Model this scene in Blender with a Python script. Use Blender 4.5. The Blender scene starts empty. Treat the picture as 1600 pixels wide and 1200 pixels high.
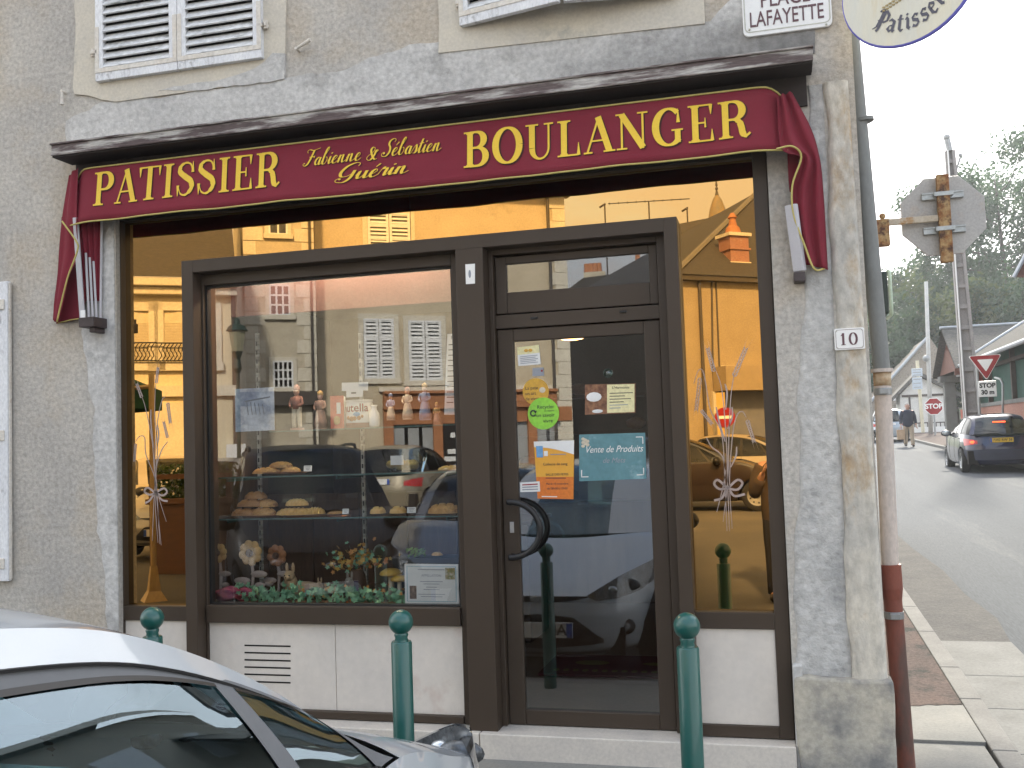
import bpy, bmesh, math, random
from mathutils import Vector, Matrix
from math import sin, cos, pi, radians, sqrt
random.seed(7)
S = bpy.context.scene
COL = S.collection
# ------------------------------------------------------------------ camera
RX = ((0.96557294, -0.04799103, -0.25566728), (0.25796309, 0.04998458, 0.96486092), (-0.03352525, -0.99759631, 0.06064367))
CAM = Vector((0.0, -5.2, 1.65)); FPX = 1555.6
cd = bpy.data.cameras.new('camera'); co = bpy.data.objects.new('camera', cd); COL.objects.link(co)
cd.sensor_width = 36.0; cd.lens = 35.0; cd.clip_start = 0.05; cd.clip_end = 2000
m4 = Matrix.Identity(4)
for i in range(3):
    m4[i][0] = RX[i][0]; m4[i][1] = -RX[i][1]; m4[i][2] = -RX[i][2]; m4[i][3] = CAM[i]
co.matrix_world = m4
S.camera = co
# ------------------------------------------------------------------ world, sun, exposure
SUN_AZ, SUN_EL = radians(10), radians(36)      # azimuth from +Y towards +X
SKY_STRENGTH, SUN_STRENGTH, EXPOSURE = 0.15, 2.9, 1.80
w = bpy.data.worlds.new('World'); S.world = w; w.use_nodes = True
nt = w.node_tree; nt.nodes.clear()
N = nt.nodes.new; LK = nt.links.new
out = N('ShaderNodeOutputWorld'); bg = N('ShaderNodeBackground'); bg.inputs[1].default_value = SKY_STRENGTH
sky = N('ShaderNodeTexSky'); sky.sky_type = 'NISHITA'; sky.sun_disc = False
sky.sun_elevation = SUN_EL; sky.sun_rotation = SUN_AZ; sky.dust_density = 2.5; sky.air_density = 1.2
tc = N('ShaderNodeTexCoord'); mp = N('ShaderNodeMapping'); mp.inputs['Scale'].default_value = (1.6, 1.6, 3.2)
nz = N('ShaderNodeTexNoise'); nz.inputs['Scale'].default_value = 1.5; nz.inputs['Detail'].default_value = 7; nz.inputs['Roughness'].default_value = .58
LK(tc.outputs['Generated'], mp.inputs[0]); LK(mp.outputs[0], nz.inputs[0])
rmp = N('ShaderNodeValToRGB'); rmp.color_ramp.elements[0].position = .40; rmp.color_ramp.elements[1].position = .60
LK(nz.outputs[0], rmp.inputs[0])
sx = N('ShaderNodeSeparateXYZ'); LK(tc.outputs['Generated'], sx.inputs[0])
# clouds thicken towards the horizon and towards the sun (+Y)
el = N('ShaderNodeMapRange'); el.inputs[1].default_value = .02; el.inputs[2].default_value = .42; el.inputs[3].default_value = .75; el.inputs[4].default_value = 0
LK(sx.outputs['Z'], el.inputs[0])
ad = N('ShaderNodeMath'); ad.operation = 'ADD'; ad.use_clamp = True; LK(rmp.outputs[0], ad.inputs[0])
yy = N('ShaderNodeMapRange'); yy.inputs[1].default_value = .2; yy.inputs[2].default_value = 1; yy.inputs[4].default_value = .6; LK(sx.outputs['Y'], yy.inputs[0])
a2 = N('ShaderNodeMath'); a2.operation = 'ADD'; LK(el.outputs[0], a2.inputs[0]); LK(yy.outputs[0], a2.inputs[1]); LK(a2.outputs[0], ad.inputs[1])
cs = N('ShaderNodeMapRange'); cs.inputs[1].default_value = -1; cs.inputs[2].default_value = 1; cs.inputs[3].default_value = 3.2; cs.inputs[4].default_value = 7.2
LK(sx.outputs['Y'], cs.inputs[0])
cm = N('ShaderNodeVectorMath'); cm.operation = 'SCALE'; cm.inputs[0].default_value = (1.0, .985, .97); LK(cs.outputs[0], cm.inputs['Scale'])
mx = N('ShaderNodeMixRGB'); LK(ad.outputs[0], mx.inputs[0]); LK(sky.outputs[0], mx.inputs[1]); LK(cm.outputs[0], mx.inputs[2])
LK(mx.outputs[0], bg.inputs[0]); LK(bg.outputs[0], out.inputs[0])
sl = bpy.data.lights.new('sun', 'SUN'); sl.energy = SUN_STRENGTH; sl.angle = radians(5); sl.color = (1, .93, .80)
so = bpy.data.objects.new('sun', sl); COL.objects.link(so)
sdir = Vector((sin(SUN_AZ)*cos(SUN_EL), cos(SUN_AZ)*cos(SUN_EL), sin(SUN_EL)))
so.rotation_euler = sdir.to_track_quat('Z', 'Y').to_euler(); so.location = (0, 30, 40)
S.view_settings.view_transform = 'Standard'; S.view_settings.look = 'None'; S.view_settings.exposure = EXPOSURE; S.view_settings.gamma = 1
S.render.engine = 'CYCLES'
S.cycles.caustics_reflective = False; S.cycles.caustics_refractive = False
S.cycles.max_bounces = 8; S.cycles.transparent_max_bounces = 24; S.cycles.glossy_bounces = 4
S.cycles.use_denoising = True
# ------------------------------------------------------------------ pixel helpers (photo 1600x1200 -> metres in the place)
def ray(px, py):
    c = (px-800.0, py-600.0, FPX)
    return Vector([sum(RX[i][k]*c[k] for k in range(3)) for i in range(3)])
def at(px, py, Y=0.0):
    r = ray(px, py); return CAM + r*((Y-CAM[1])/r[1])
def atx(px, py, X):
    r = ray(px, py); return CAM + r*((X-CAM[0])/r[0])
def atd(px, py, d):
    return CAM + ray(px, py)*(d/FPX)
def atg(px, py, sl=.028, z0=0.0):
    r = ray(px, py); t = (z0+sl*CAM[1]-CAM[2])/(r[2]-sl*r[1]); return CAM + r*t
GLASS_Y = .10
# ------------------------------------------------------------------ materials
MATS = {}
def mat(name, c1, c2=None, scale=4.0, rough=.75, bump=0.0, bscale=60.0, metal=0.0, spec=.4, stretch=None, c3=None, s3=1.2, t3=.58, fine=.12, coat=0.0, emis=None, emis_s=0.0, sheen=0, bdist=.004, stain=None):
    if name in MATS: return MATS[name]
    m = bpy.data.materials.new(name); m.use_nodes = True; t = m.node_tree; P = t.nodes['Principled BSDF']
    P.inputs['Roughness'].default_value = rough; P.inputs['Metallic'].default_value = metal
    P.inputs['Specular IOR Level'].default_value = spec
    if coat: P.inputs['Coat Weight'].default_value = coat; P.inputs['Coat Roughness'].default_value = .04
    tcn = t.nodes.new('ShaderNodeTexCoord'); src = tcn.outputs['Object']
    if stretch:
        mpn = t.nodes.new('ShaderNodeMapping'); mpn.inputs['Scale'].default_value = stretch; t.links.new(src, mpn.inputs[0]); src = mpn.outputs[0]
    def noise(sc, det=5, ro=.6):
        n = t.nodes.new('ShaderNodeTexNoise'); n.inputs['Scale'].default_value = sc; n.inputs['Detail'].default_value = det; n.inputs['Roughness'].default_value = ro
        t.links.new(src, n.inputs[0]); return n.outputs[0]
    def ramp(o, a, b):
        r = t.nodes.new('ShaderNodeMapRange'); r.inputs[1].default_value = a; r.inputs[2].default_value = b; r.clamp = True; t.links.new(o, r.inputs[0]); return r.outputs[0]
    def mix(f, a, b, mode='MIX'):
        n = t.nodes.new('ShaderNodeMixRGB'); n.blend_type = mode
        for i, v in enumerate((f, a, b)):
            if isinstance(v, bpy.types.NodeSocket): t.links.new(v, n.inputs[i])
            else: n.inputs[i].default_value = v if i == 0 else (*v, 1)
        return n.outputs[0]
    if c2 is None: c2 = tuple(v*.85 for v in c1)
    o = mix(ramp(noise(scale), .35, .65), c1, c2)
    if c3: o = mix(ramp(noise(s3, 8, .65), t3, t3+.12), o, c3)
    if fine:
        f = ramp(noise(bscale, 3), .3, .7)
        g = t.nodes.new('ShaderNodeMapRange'); g.inputs[3].default_value = 1-fine; g.inputs[4].default_value = 1+fine; t.links.new(f, g.inputs[0])
        vm = t.nodes.new('ShaderNodeVectorMath'); vm.operation = 'SCALE'; t.links.new(o, vm.inputs[0]); t.links.new(g.outputs[0], vm.inputs['Scale']); o = vm.outputs[0]
    if stain:      # soot mark of its own: centre (x,z), radius, colour
        (sx_, sz_), sr_, sc_ = stain
        vd = t.nodes.new('ShaderNodeVectorMath'); vd.operation = 'SUBTRACT'; tcw = t.nodes.new('ShaderNodeNewGeometry'); t.links.new(tcw.outputs['Position'], vd.inputs[0]); vd.inputs[1].default_value = (sx_, 0, sz_)
        vs_ = t.nodes.new('ShaderNodeVectorMath'); vs_.operation = 'MULTIPLY'; t.links.new(vd.outputs[0], vs_.inputs[0]); vs_.inputs[1].default_value = (.75, 0, 2.6)
        vl = t.nodes.new('ShaderNodeVectorMath'); vl.operation = 'LENGTH'; t.links.new(vs_.outputs[0], vl.inputs[0])
        aa = t.nodes.new('ShaderNodeMath'); aa.operation = 'MULTIPLY_ADD'; t.links.new(noise(5, 8, .65), aa.inputs[0]); aa.inputs[1].default_value = .9; t.links.new(vl.outputs['Value'], aa.inputs[2])
        rr_ = t.nodes.new('ShaderNodeMapRange'); rr_.inputs[1].default_value = sr_+.75; rr_.inputs[2].default_value = sr_+.05; rr_.inputs[4].default_value = .85; t.links.new(aa.outputs[0], rr_.inputs[0])
        o = mix(rr_.outputs[0], o, sc_)
    t.links.new(o, P.inputs['Base Color'])
    if bump:
        b = t.nodes.new('ShaderNodeBump'); b.inputs['Strength'].default_value = bump; b.inputs['Distance'].default_value = bdist
        t.links.new(noise(bscale*.6, 6, .7), b.inputs['Height']); t.links.new(b.outputs[0], P.inputs['Normal'])
    if emis:
        P.inputs['Emission Color'].default_value = (*emis, 1); P.inputs['Emission Strength'].default_value = emis_s
    MATS[name] = m; return m
def glass(name, tint, base=.10, gain=1.6, rough=0.0, refl=(1, 1, 1)):
    if name in MATS: return MATS[name]
    m = bpy.data.materials.new(name); m.use_nodes = True; t = m.node_tree; t.nodes.clear()
    o = t.nodes.new('ShaderNodeOutputMaterial'); mxs = t.nodes.new('ShaderNodeMixShader'); tr = t.nodes.new('ShaderNodeBsdfTransparent'); gl = t.nodes.new('ShaderNodeBsdfGlossy')
    tr.inputs[0].default_value = (*tint, 1); gl.inputs['Roughness'].default_value = rough; gl.inputs[0].default_value = (*refl, 1)
    fr = t.nodes.new('ShaderNodeFresnel'); fr.inputs[0].default_value = 1.5
    ma = t.nodes.new('ShaderNodeMath'); ma.operation = 'MULTIPLY_ADD'; ma.use_clamp = True; ma.inputs[1].default_value = gain; ma.inputs[2].default_value = base
    # Fresnel node flips on back faces of thin panes: use the geometry's facing-safe layer weight instead
    lw = t.nodes.new('ShaderNodeLayerWeight'); lw.inputs[0].default_value = .12
    t.links.new(lw.outputs['Fresnel'], ma.inputs[0]); t.links.new(ma.outputs[0], mxs.inputs[0]); t.links.new(tr.outputs[0], mxs.inputs[1]); t.links.new(gl.outputs[0], mxs.inputs[2])
    t.links.new(mxs.outputs[0], o.inputs[0]); t.nodes.remove(fr)
    MATS[name] = m; return m
# ------------------------------------------------------------------ mesh builder
class MB:
    def __init__(s): s.bm = bmesh.new()
    def vs(s, pts): return [s.bm.verts.new(p) for p in pts]
    def face(s, pts):
        v = s.vs(pts)
        try: return s.bm.faces.new(v)
        except ValueError: return None
    def box(s, x0, x1, y0, y1, z0, z1, bev=0):
        v = s.vs([(x0,y0,z0),(x1,y0,z0),(x1,y1,z0),(x0,y1,z0),(x0,y0,z1),(x1,y0,z1),(x1,y1,z1),(x0,y1,z1)])
        fs = [s.bm.faces.new([v[i] for i in q]) for q in ((3,2,1,0),(4,5,6,7),(0,1,5,4),(1,2,6,5),(2,3,7,6),(3,0,4,7))]
        if bev:
            es = list({e for f in fs for e in f.edges})
            bmesh.ops.bevel(s.bm, geom=es, offset=bev, segments=2, affect='EDGES', profile=.5)
        return s
    def xbox(s, M, sx, sy, sz, bev=0):       # box centred, transformed by matrix M
        n0 = set(s.bm.verts); s.box(-sx/2, sx/2, -sy/2, sy/2, -sz/2, sz/2, bev)
        for v in s.bm.verts:
            if v not in n0: v.co = M @ v.co
        return s
    def prism(s, poly, y0, y1):              # polygon in (x,z) extruded along y
        a = s.vs([(p[0], y0, p[1]) for p in poly]); b = s.vs([(p[0], y1, p[1]) for p in poly]); n = len(poly)
        s.bm.faces.new(a); s.bm.faces.new(b[::-1])
        for i in range(n): s.bm.faces.new([a[i], b[i], b[(i+1) % n], a[(i+1) % n]])
        return s
    def prismz(s, poly, z0, z1):
        a = s.vs([(p[0], p[1], z0) for p in poly]); b = s.vs([(p[0], p[1], z1) for p in poly]); n = len(poly)
        s.bm.faces.new(a[::-1]); s.bm.faces.new(b)
        for i in range(n): s.bm.faces.new([a[i], a[(i+1) % n], b[(i+1) % n], b[i]])
        return s
    def grid(s, P):                          # P[i][j] points
        V = [s.vs(r) for r in P]
        for i in range(len(V)-1):
            for j in range(len(V[0])-1):
                try: s.bm.faces.new([V[i][j], V[i][j+1], V[i+1][j+1], V[i+1][j]])
                except ValueError: pass
        return s
    def tube(s, pts, r, n=8, cap=True):
        pts = [Vector(p) for p in pts]; rs = r if isinstance(r, (list, tuple)) else [r]*len(pts); rings = []; up = None
        for i, p in enumerate(pts):
            d = (pts[min(i+1, len(pts)-1)]-pts[max(i-1, 0)])
            if d.length < 1e-9: d = Vector((0, 0, 1))
            d.normalize()
            if up is None: up = Vector((0, 0, 1)) if abs(d.z) < .9 else Vector((1, 0, 0))
            a = d.cross(up); a.normalize(); b = a.cross(d); up = b
            rings.append(s.vs([p+(a*cos(2*pi*k/n)+b*sin(2*pi*k/n))*rs[i] for k in range(n)]))
        for A, B in zip(rings, rings[1:]):
            for k in range(n): s.bm.faces.new([A[k], A[(k+1) % n], B[(k+1) % n], B[k]])
        if cap: s.bm.faces.new(rings[0][::-1]); s.bm.faces.new(rings[-1])
        return s
    def lathe(s, prof, c=(0,0,0), n=20, M=None, cap=True):   # prof: (r,z)
        rings = []
        for r, z in prof:
            ps = [Vector((max(r, 1e-4)*cos(2*pi*k/n), max(r, 1e-4)*sin(2*pi*k/n), z)) for k in range(n)]
            rings.append(s.vs([(M @ p if M else p)+Vector(c) for p in ps]))
        for A, B in zip(rings, rings[1:]):
            for k in range(n): s.bm.faces.new([A[k], A[(k+1) % n], B[(k+1) % n], B[k]])
        if cap: s.bm.faces.new(rings[0][::-1]); s.bm.faces.new(rings[-1])
        return s
    def ball(s, c, r, u=16, v=10):
        rx, ry, rz = r if isinstance(r, (tuple, list)) else (r, r, r)
        bmesh.ops.create_uvsphere(s.bm, u_segments=u, v_segments=v, radius=1, matrix=Matrix.Translation(c) @ Matrix.Diagonal((rx, ry, rz, 1)))
        return s
    def blob(s, c, r, k=.15, seed=0, sub=3):
        rr = random.Random(seed); rx, ry, rz = r if isinstance(r, (tuple, list)) else (r, r, r)
        g = bmesh.ops.create_icosphere(s.bm, subdivisions=sub, radius=1); ph = [rr.uniform(0, 6) for _ in range(9)]
        for v in g['verts']:
            q = v.co; f = 1+k*(sin(3*q.x+ph[0])*cos(4*q.y+ph[1])+.6*sin(7*q.z+ph[2]+3*q.x)+.4*sin(11*q.y+ph[3]))
            v.co = Vector((c[0]+q.x*rx*f, c[1]+q.y*ry*f, c[2]+q.z*rz*f))
        return s
    def build(s, name, m, parent=None, smooth=False, auto=None, bevel=0, local=False, sub=0, recalc=True):
        if recalc: bmesh.ops.recalc_face_normals(s.bm, faces=s.bm.faces)
        me = bpy.data.meshes.new(name); s.bm.to_mesh(me); s.bm.free()
        for k in (m if isinstance(m, (list, tuple)) else [m]): me.materials.append(k)
        o = bpy.data.objects.new(name, me); COL.objects.link(o)
        if smooth or auto:
            me.polygons.foreach_set('use_smooth', [True]*len(me.polygons))
        if auto:
            try: me.set_sharp_from_angle(angle=radians(auto))
            except Exception: pass
        if bevel:
            b = o.modifiers.new('bevel', 'BEVEL'); b.width = bevel; b.segments = 2; b.limit_method = 'ANGLE'
        if sub:
            b = o.modifiers.new('sub', 'SUBSURF'); b.levels = b.render_levels = sub
        if parent:
            o.parent = parent
            if not local:
                q = parent; off = Vector((0, 0, 0))
                while q: off += Vector(q.location); q = q.parent
                o.location = -off
        return o
def tag(o, label=None, cat=None, group=None, kind=None):
    if label: o['label'] = label
    if cat: o['category'] = cat
    if group: o['group'] = group
    if kind: o['kind'] = kind
    return o
def thing(name, label, cat, loc=(0,0,0), rz=0, group=None):
    o = bpy.data.objects.new(name, None); COL.objects.link(o); o.location = loc; o.rotation_euler = (0, 0, rz); o.empty_display_size = .1
    return tag(o, label, cat, group)
def rel(parent, o):          # parent an object built in world coordinates
    o.parent = parent; off = Vector((0,0,0)); q = parent
    while q: off += Vector(q.location); q = q.parent
    o.location = -off; return o
def text_mesh(name, body, size, M, m, parent=None, align='CENTER', ext=.0006, shear=0, bold=0, spacing=1.0, group=None, local=False):
    cu = bpy.data.curves.new(name, 'FONT'); cu.body = body; cu.size = size; cu.align_x = align; cu.align_y = 'CENTER'; cu.extrude = ext; cu.shear = shear; cu.offset = bold; cu.space_character = spacing
    cu.resolution_u = 4
    tmp = bpy.data.objects.new(name+'_curve', cu); COL.objects.link(tmp)
    dg = bpy.context.evaluated_depsgraph_get(); dg.update()
    me = bpy.data.meshes.new_from_object(tmp.evaluated_get(dg)); bpy.data.objects.remove(tmp); bpy.data.curves.remove(cu)
    me.transform(M); me.materials.clear(); me.materials.append(m); me.name = name
    o = bpy.data.objects.new(name, me); COL.objects.link(o)
    if parent:
        if local: o.parent = parent
        else: rel(parent, o)
    return o
def facing(pos, right=(1,0,0), up=(0,0,1)):       # text plane: x along right, y along up
    r = Vector(right).normalized(); u = Vector(up); u = (u-r*u.dot(r)).normalized(); n = r.cross(u)
    M = Matrix.Identity(4)
    for i in range(3): M[i][0] = r[i]; M[i][1] = u[i]; M[i][2] = n[i]; M[i][3] = pos[i]
    return M
def crom(P, n=8):
    P = [Vector(p) for p in P]; Q = [P[0]*2-P[1]]+P+[P[-1]*2-P[-2]]; o = []
    for i in range(1, len(Q)-2):
        a, b, c, d = Q[i-1:i+3]
        for k in range(n):
            t = k/n; o.append(.5*((2*b)+(c-a)*t+(2*a-5*b+4*c-d)*t*t+(3*b-a-3*c+d)*t**3))
    return o+[P[-1]]
def interp(tab, x):
    if x <= tab[0][0]: return tab[0][1]
    for (a, b), (c, d) in zip(tab, tab[1:]):
        if x <= c:
            t = (x-a)/(c-a); return b+(d-b)*t
    return tab[-1][1]
# ================================================================== materials
m_render = mat('rough_render', (.49,.46,.41), (.40,.378,.345), 2.0, .95, .75, 40, c3=(.45,.395,.32), s3=.9, t3=.49, fine=.20, bdist=.014)
m_cement = mat('grey_cement', (.56,.55,.525), (.45,.442,.425), 2.4, .95, .8, 36, c3=(.31,.30,.285), s3=1.9, t3=.55, fine=.18, bdist=.012, stain=((.02,3.52),.62,(.085,.083,.08)))
m_mortar = mat('pier_mortar', (.52,.51,.485), (.44,.435,.42), 2.6, .95, .9, 24, c3=(.28,.28,.275), s3=2.6, t3=.55, fine=.19, bdist=.022)
m_stone = mat('cream_stone', (.60,.55,.45), (.52,.485,.42), 3.0, .9, .5, 60, c3=(.36,.35,.31), s3=2.5, t3=.60, fine=.08, bdist=.005)
m_quoin = mat('weathered_quoin', (.58,.535,.45), (.42,.405,.37), 4.0, .92, 1.0, 26, c3=(.38,.275,.165), s3=3.2, t3=.54, fine=.2, stretch=(1,1,.55), bdist=.012)
m_plinth = mat('stained_plinth', (.46,.42,.34), (.38,.36,.31), 3.5, .9, .6, 40, c3=(.19,.187,.18), s3=2.0, t3=.48, fine=.12, bdist=.006)
m_stonedark = mat('sooty_stone', (.17,.165,.16), (.24,.235,.23), 7, .95, .8, 40, fine=.2, bdist=.008)
m_brown = mat('bronze_aluminium', (.056,.040,.028), (.050,.036,.025), 2, .45, 0, 300, spec=.3, fine=.05)
m_browndk = mat('shade_strip_black', (.012,.012,.012), rough=.5, fine=0)
m_marble = mat('cream_marble', (.66,.605,.535), (.60,.555,.50), 3.5, .35, .08, 30, c3=(.56,.47,.41), s3=4.0, t3=.62, fine=.04)
m_step = mat('step_stone', (.60,.55,.48), (.52,.48,.43), 5, .6, .15, 60, c3=(.40,.37,.33), s3=5, t3=.62, fine=.08)
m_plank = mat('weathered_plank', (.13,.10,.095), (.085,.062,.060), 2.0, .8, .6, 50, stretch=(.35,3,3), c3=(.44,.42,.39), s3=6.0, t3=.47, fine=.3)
m_plankdk = mat('shade_dark_board', (.035,.028,.026), rough=.85, bump=.3)  # near-black colour that holds the shade under the cover plank
m_white = mat('weathered_white_paint', (.74,.75,.76), (.66,.67,.69), 6, .7, .5, 80, stretch=(1,1,.5), c3=(.36,.36,.36), s3=14, t3=.58, fine=.12)
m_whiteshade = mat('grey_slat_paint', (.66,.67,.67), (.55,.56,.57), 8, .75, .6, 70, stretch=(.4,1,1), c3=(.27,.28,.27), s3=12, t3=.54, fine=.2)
m_iron = mat('white_ironwork', (.66,.63,.57), (.58,.53,.46), 14, .6, .3, 60, c3=(.33,.21,.12), s3=12, t3=.64)
m_black = mat('black_plastic', (.012,.012,.013), rough=.35, fine=0)
m_dark = mat('dark_void', (.012,.011,.010), rough=.9, fine=0)
m_green = mat('green_paint', (.004,.082,.068), (.004,.074,.062), 5, .32, .05, 60, spec=.5, fine=.04, coat=.3)
m_whiteen = mat('white_enamel', (.80,.80,.78), (.77,.77,.75), 6, .25, 0, 40, fine=.02)
m_clear = glass('clear_window_glass', (.92,.93,.92), .175, 1.2)
m_doorglass = glass('door_glass', (.84,.86,.85), .19, 1.2)
if 'bronze_mirror_glass' not in MATS:
    mm = bpy.data.materials.new('bronze_mirror_glass'); mm.use_nodes = True; P = mm.node_tree.nodes['Principled BSDF']
    P.inputs['Base Color'].default_value = (.54,.325,.12,1); P.inputs['Metallic'].default_value = 1; P.inputs['Roughness'].default_value = 0.0
    MATS['bronze_mirror_glass'] = mm
m_mirror = MATS['bronze_mirror_glass']
def ragged(poly, step=.05, amp=.012, seed=1, keep=()):
    rr = random.Random(seed); o = []; n = len(poly)
    for i in range(n):
        a, b = Vector(poly[i]), Vector(poly[(i+1) % n]); L = (b-a).length; k = max(1, int(L/step))
        if i in keep: o.append(a); continue
        nrm = Vector((-(b-a).y, (b-a).x)).normalized()
        ph = rr.uniform(0, 6)
        for j in range(k):
            t = j/k; o.append(a+(b-a)*t+nrm*(amp*(rr.uniform(-1, 1)*.6+sin(t*L*9+ph)) if j else 0))
    return [tuple(v) for v in o]
def px_poly(pts, Y=0): return [(at(x, y, Y).x, at(x, y, Y).z) for x, y in pts]
# ================================================================== corner building
bld = thing('corner_building', 'old rendered corner building with brown shopfront, louvred shutters and stone pier, the bakery', 'building', (-2, 0, 0))
def part(mb, name, m, parent=None, **k): return mb.build(name, m, parent or bld, **k)
XL, XR, ZT = -14.0, .455, 7.2
YM = .085; gzt = at(900,277,YM).z
FX0, FX1, FZ1 = at(183,600).x, at(1222,700).x+.0, gzt+.13     # shopfront opening
FX1 = -.0+.012
FZ0 = at(1000,1150,.0).z
mb = MB()
mb.box(XL, FX0, 0, .45, -.3, ZT); mb.box(FX0, FX1, 0, .45, FZ1, ZT); mb.box(FX1, .0-.0+XR, .001, .45, -.3, ZT)
part(mb, 'wall', m_render)
# side wall on the street and back, roof
mb = MB(); mb.box(XR-.45, XR-.004, .45, 11, -.3, ZT); mb.box(XL, XR, 10.6, 11, -.3, ZT); mb.box(XL, XL+.4, .45, 10.6, -.3, ZT)
part(mb, 'side_wall', m_render)
mb = MB(); mb.face([(XL-.2,-.35,ZT+.0),(XR+.3,-.35,ZT),(XR+.3,5.5,ZT+2.6),(XL-.2,5.5,ZT+2.6)]); mb.face([(XR+.3,11.3,ZT),(XL-.2,11.3,ZT),(XL-.2,5.5,ZT+2.6),(XR+.3,5.5,ZT+2.6)])
mb.face([(XR,0,ZT),(XR,11,ZT),(XR,5.5,ZT+2.5)])
part(mb, 'roof', mat('slate_roof', (.10,.10,.11), (.13,.12,.12), 8, .7, .4, 30))
# patches of other render, slabs a few mm proud with ragged edges
def patch(name, pts, th, m, seed, amp=.012, step=.05, keep=(), Y=0):
    mb = MB(); mb.prism(ragged(px_poly(pts, 0), step, amp, seed, keep), -th+Y, .003+Y); return part(mb, name, m)
patch('cement_band', [(106,226),(104,190),(150,164),(330,140),(400,125),(470,118),(540,110),(640,70),(690,66),(760,62),(1110,34),(1152,-10),(1274,-10),(1273,84),(1270,84),(82,236)], .006, m_cement, 3, keep=(9,11,12,13,14))
patch('window_surround', [(119,-60),(118,148),(182,160),(446,124),(450,-60)], .013, m_stone, 5, .006, keep=(2,3,4))
patch('window_surround', [(684,-60),(686,84),(1102,38),(1097,-60)], .013, m_stone, 6, .006, keep=(1,2,3))
patch('surround_repair', [(330,141),(446,124),(447,85),(428,84),(400,108),(360,122),(250,143)], .0155, m_cement, 8, .006)
patch('cement_strip', [(178,340),(130,470),(128,520),(136,560),(139,610),(150,640),(146,700),(150,760),(152,830),(166,900),(170,985),(186,985)], .007, m_cement, 9, .010, keep=(11,10))
# pier: mortar strip, quoin column, plinth
def pier_strip(name, x0t, x1t, x0b, x1b, z0, z1, th, m, seed, wob=.008, nx=8, nz=80, y0=0):
    mb = MB(); rr = random.Random(seed); P = []
    off = [[rr.uniform(-1, 1) for _ in range(nx+1)] for _ in range(nz+1)]
    for i in range(nz+1):
        t = i/nz; z = z0+(z1-z0)*t; a = x0b+(x0t-x0b)*t; b = x1b+(x1t-x1b)*t; row = []
        a += wob*.7*(sin(z*7+seed)+.5*sin(z*19+seed*2)); bb = b
        for j in range(nx+1):
            s = j/nx; e = 1-max(0, (abs(s-.5)-.38)/.12)**2
            row.append((a+(bb-a)*s, y0-th*max(.15, e)-.004*off[i][j]*e, z))
        P.append([(row[0][0], .02, z)]+row+[(row[-1][0]+.002, .03+y0, z)])
    mb.grid(P); return part(mb, name, m, smooth=True)
xq0 = at(1290,600).x; 
pier_strip('mortar_strip', at(1262,150).x, at(1283,150).x+.01, .012, at(1322,900).x, .40, 3.42, .005, m_mortar, 4, .016)
pier_strip('corner_stone', at(1286,110).x, .425, at(1326,1000).x, .458, .40, 3.42, .028, m_quoin, 11, .012, nx=7)
mb = MB(); zp = at(1300,1060,-.05).z
mb.prism(ragged([(.02,-.3),(.475,-.3),(.475,zp),(.02,zp)], .06, .006, 4), -.07, .06); part(mb, 'plinth', m_plinth, bevel=.012)
mb = MB(); mb.box(.012, .06, -.045, .05, -.3, .52); part(mb, 'plinth_return', m_cement, bevel=.008)
# ------------------------------------------------------------------ shopfront frame
YF, YM, YP, YW, YG = .035, .085, -.02, .07, .105
zs = lambda py, Y=0: at(700, py, Y).z
gz0 = at(1140,954,YM).z     # mirror glass bottom and top
PX0, PX1, PZ1 = at(283,407,YP).x, at(1057,338,YP).x, at(1057,338,YP).z
mlx0, mlx1 = at(198,600,YM).x, at(288,700,YM).x
mrx0, mrx1 = at(1066,600,YM).x, at(1197,700,YM).x
zb = .135
fr = MB()
e1 = FX1; e0 = FX0
fr.box(e0, mlx0, YF, .16, zb, FZ1-.002)         # outer posts
fr2 = MB(); fr2.box(mrx1, e1-.002, YF, .16, zb, FZ1-.002)
hd_ = MB(); hd_.box(mlx0, mrx1, YF+.001, .16, gzt, FZ1-.002); part(hd_, 'shopfront_head', mat('shaded_head_frame', (.030,.026,.022), rough=.6, fine=.05))  # darker than the other frame parts: awning shade put into its colour
rz0, rz1 = at(1140,983,YF).z, gz0
fr.box(mlx0, PX0+.03, YF, .155, rz0, rz1); fr2.box(PX1-.03, mrx1, YF, .155, rz0, rz1)        # sill rails of the side panels
fr.box(mlx0, PX0+.03, YF, .155, zb, at(1140,1133,YF).z); fr2.box(PX1-.03, mrx1, YF, .155, zb, at(1140,1133,YF).z)
part(fr2, 'shopfront_frame', m_brown, bevel=.004)
part(fr, 'shopfront_frame', m_brown, bevel=.004)
# lip of the head, a black strip standing in for shade under the awning
mb = MB(); mb.box(e0+.02, e1-.02, -.03, YF-.002, gzt+.035, FZ1+.05); part(mb, 'shade_fascia', m_browndk, bevel=.003)
# portal of bay window and door, proud of the bronze glass
pf = MB(); pw = .075
pf.box(PX0, PX0+pw, YP, .16, zb-.003, PZ1); pf.box(PX1-pw+.005, PX1, YP, .16, zb-.0, PZ1)
pf.box(PX0+pw, PX1-pw+.005, YP, .16, PZ1-pw, PZ1)
bx0, bx1 = at(718,600,YP).x, at(761,600,YP).x
pf.box(bx0, bx1, YP-.006, .16, zb-.02, PZ1-pw)
part(pf, 'portal_frame', m_brown, bevel=.003)
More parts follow.
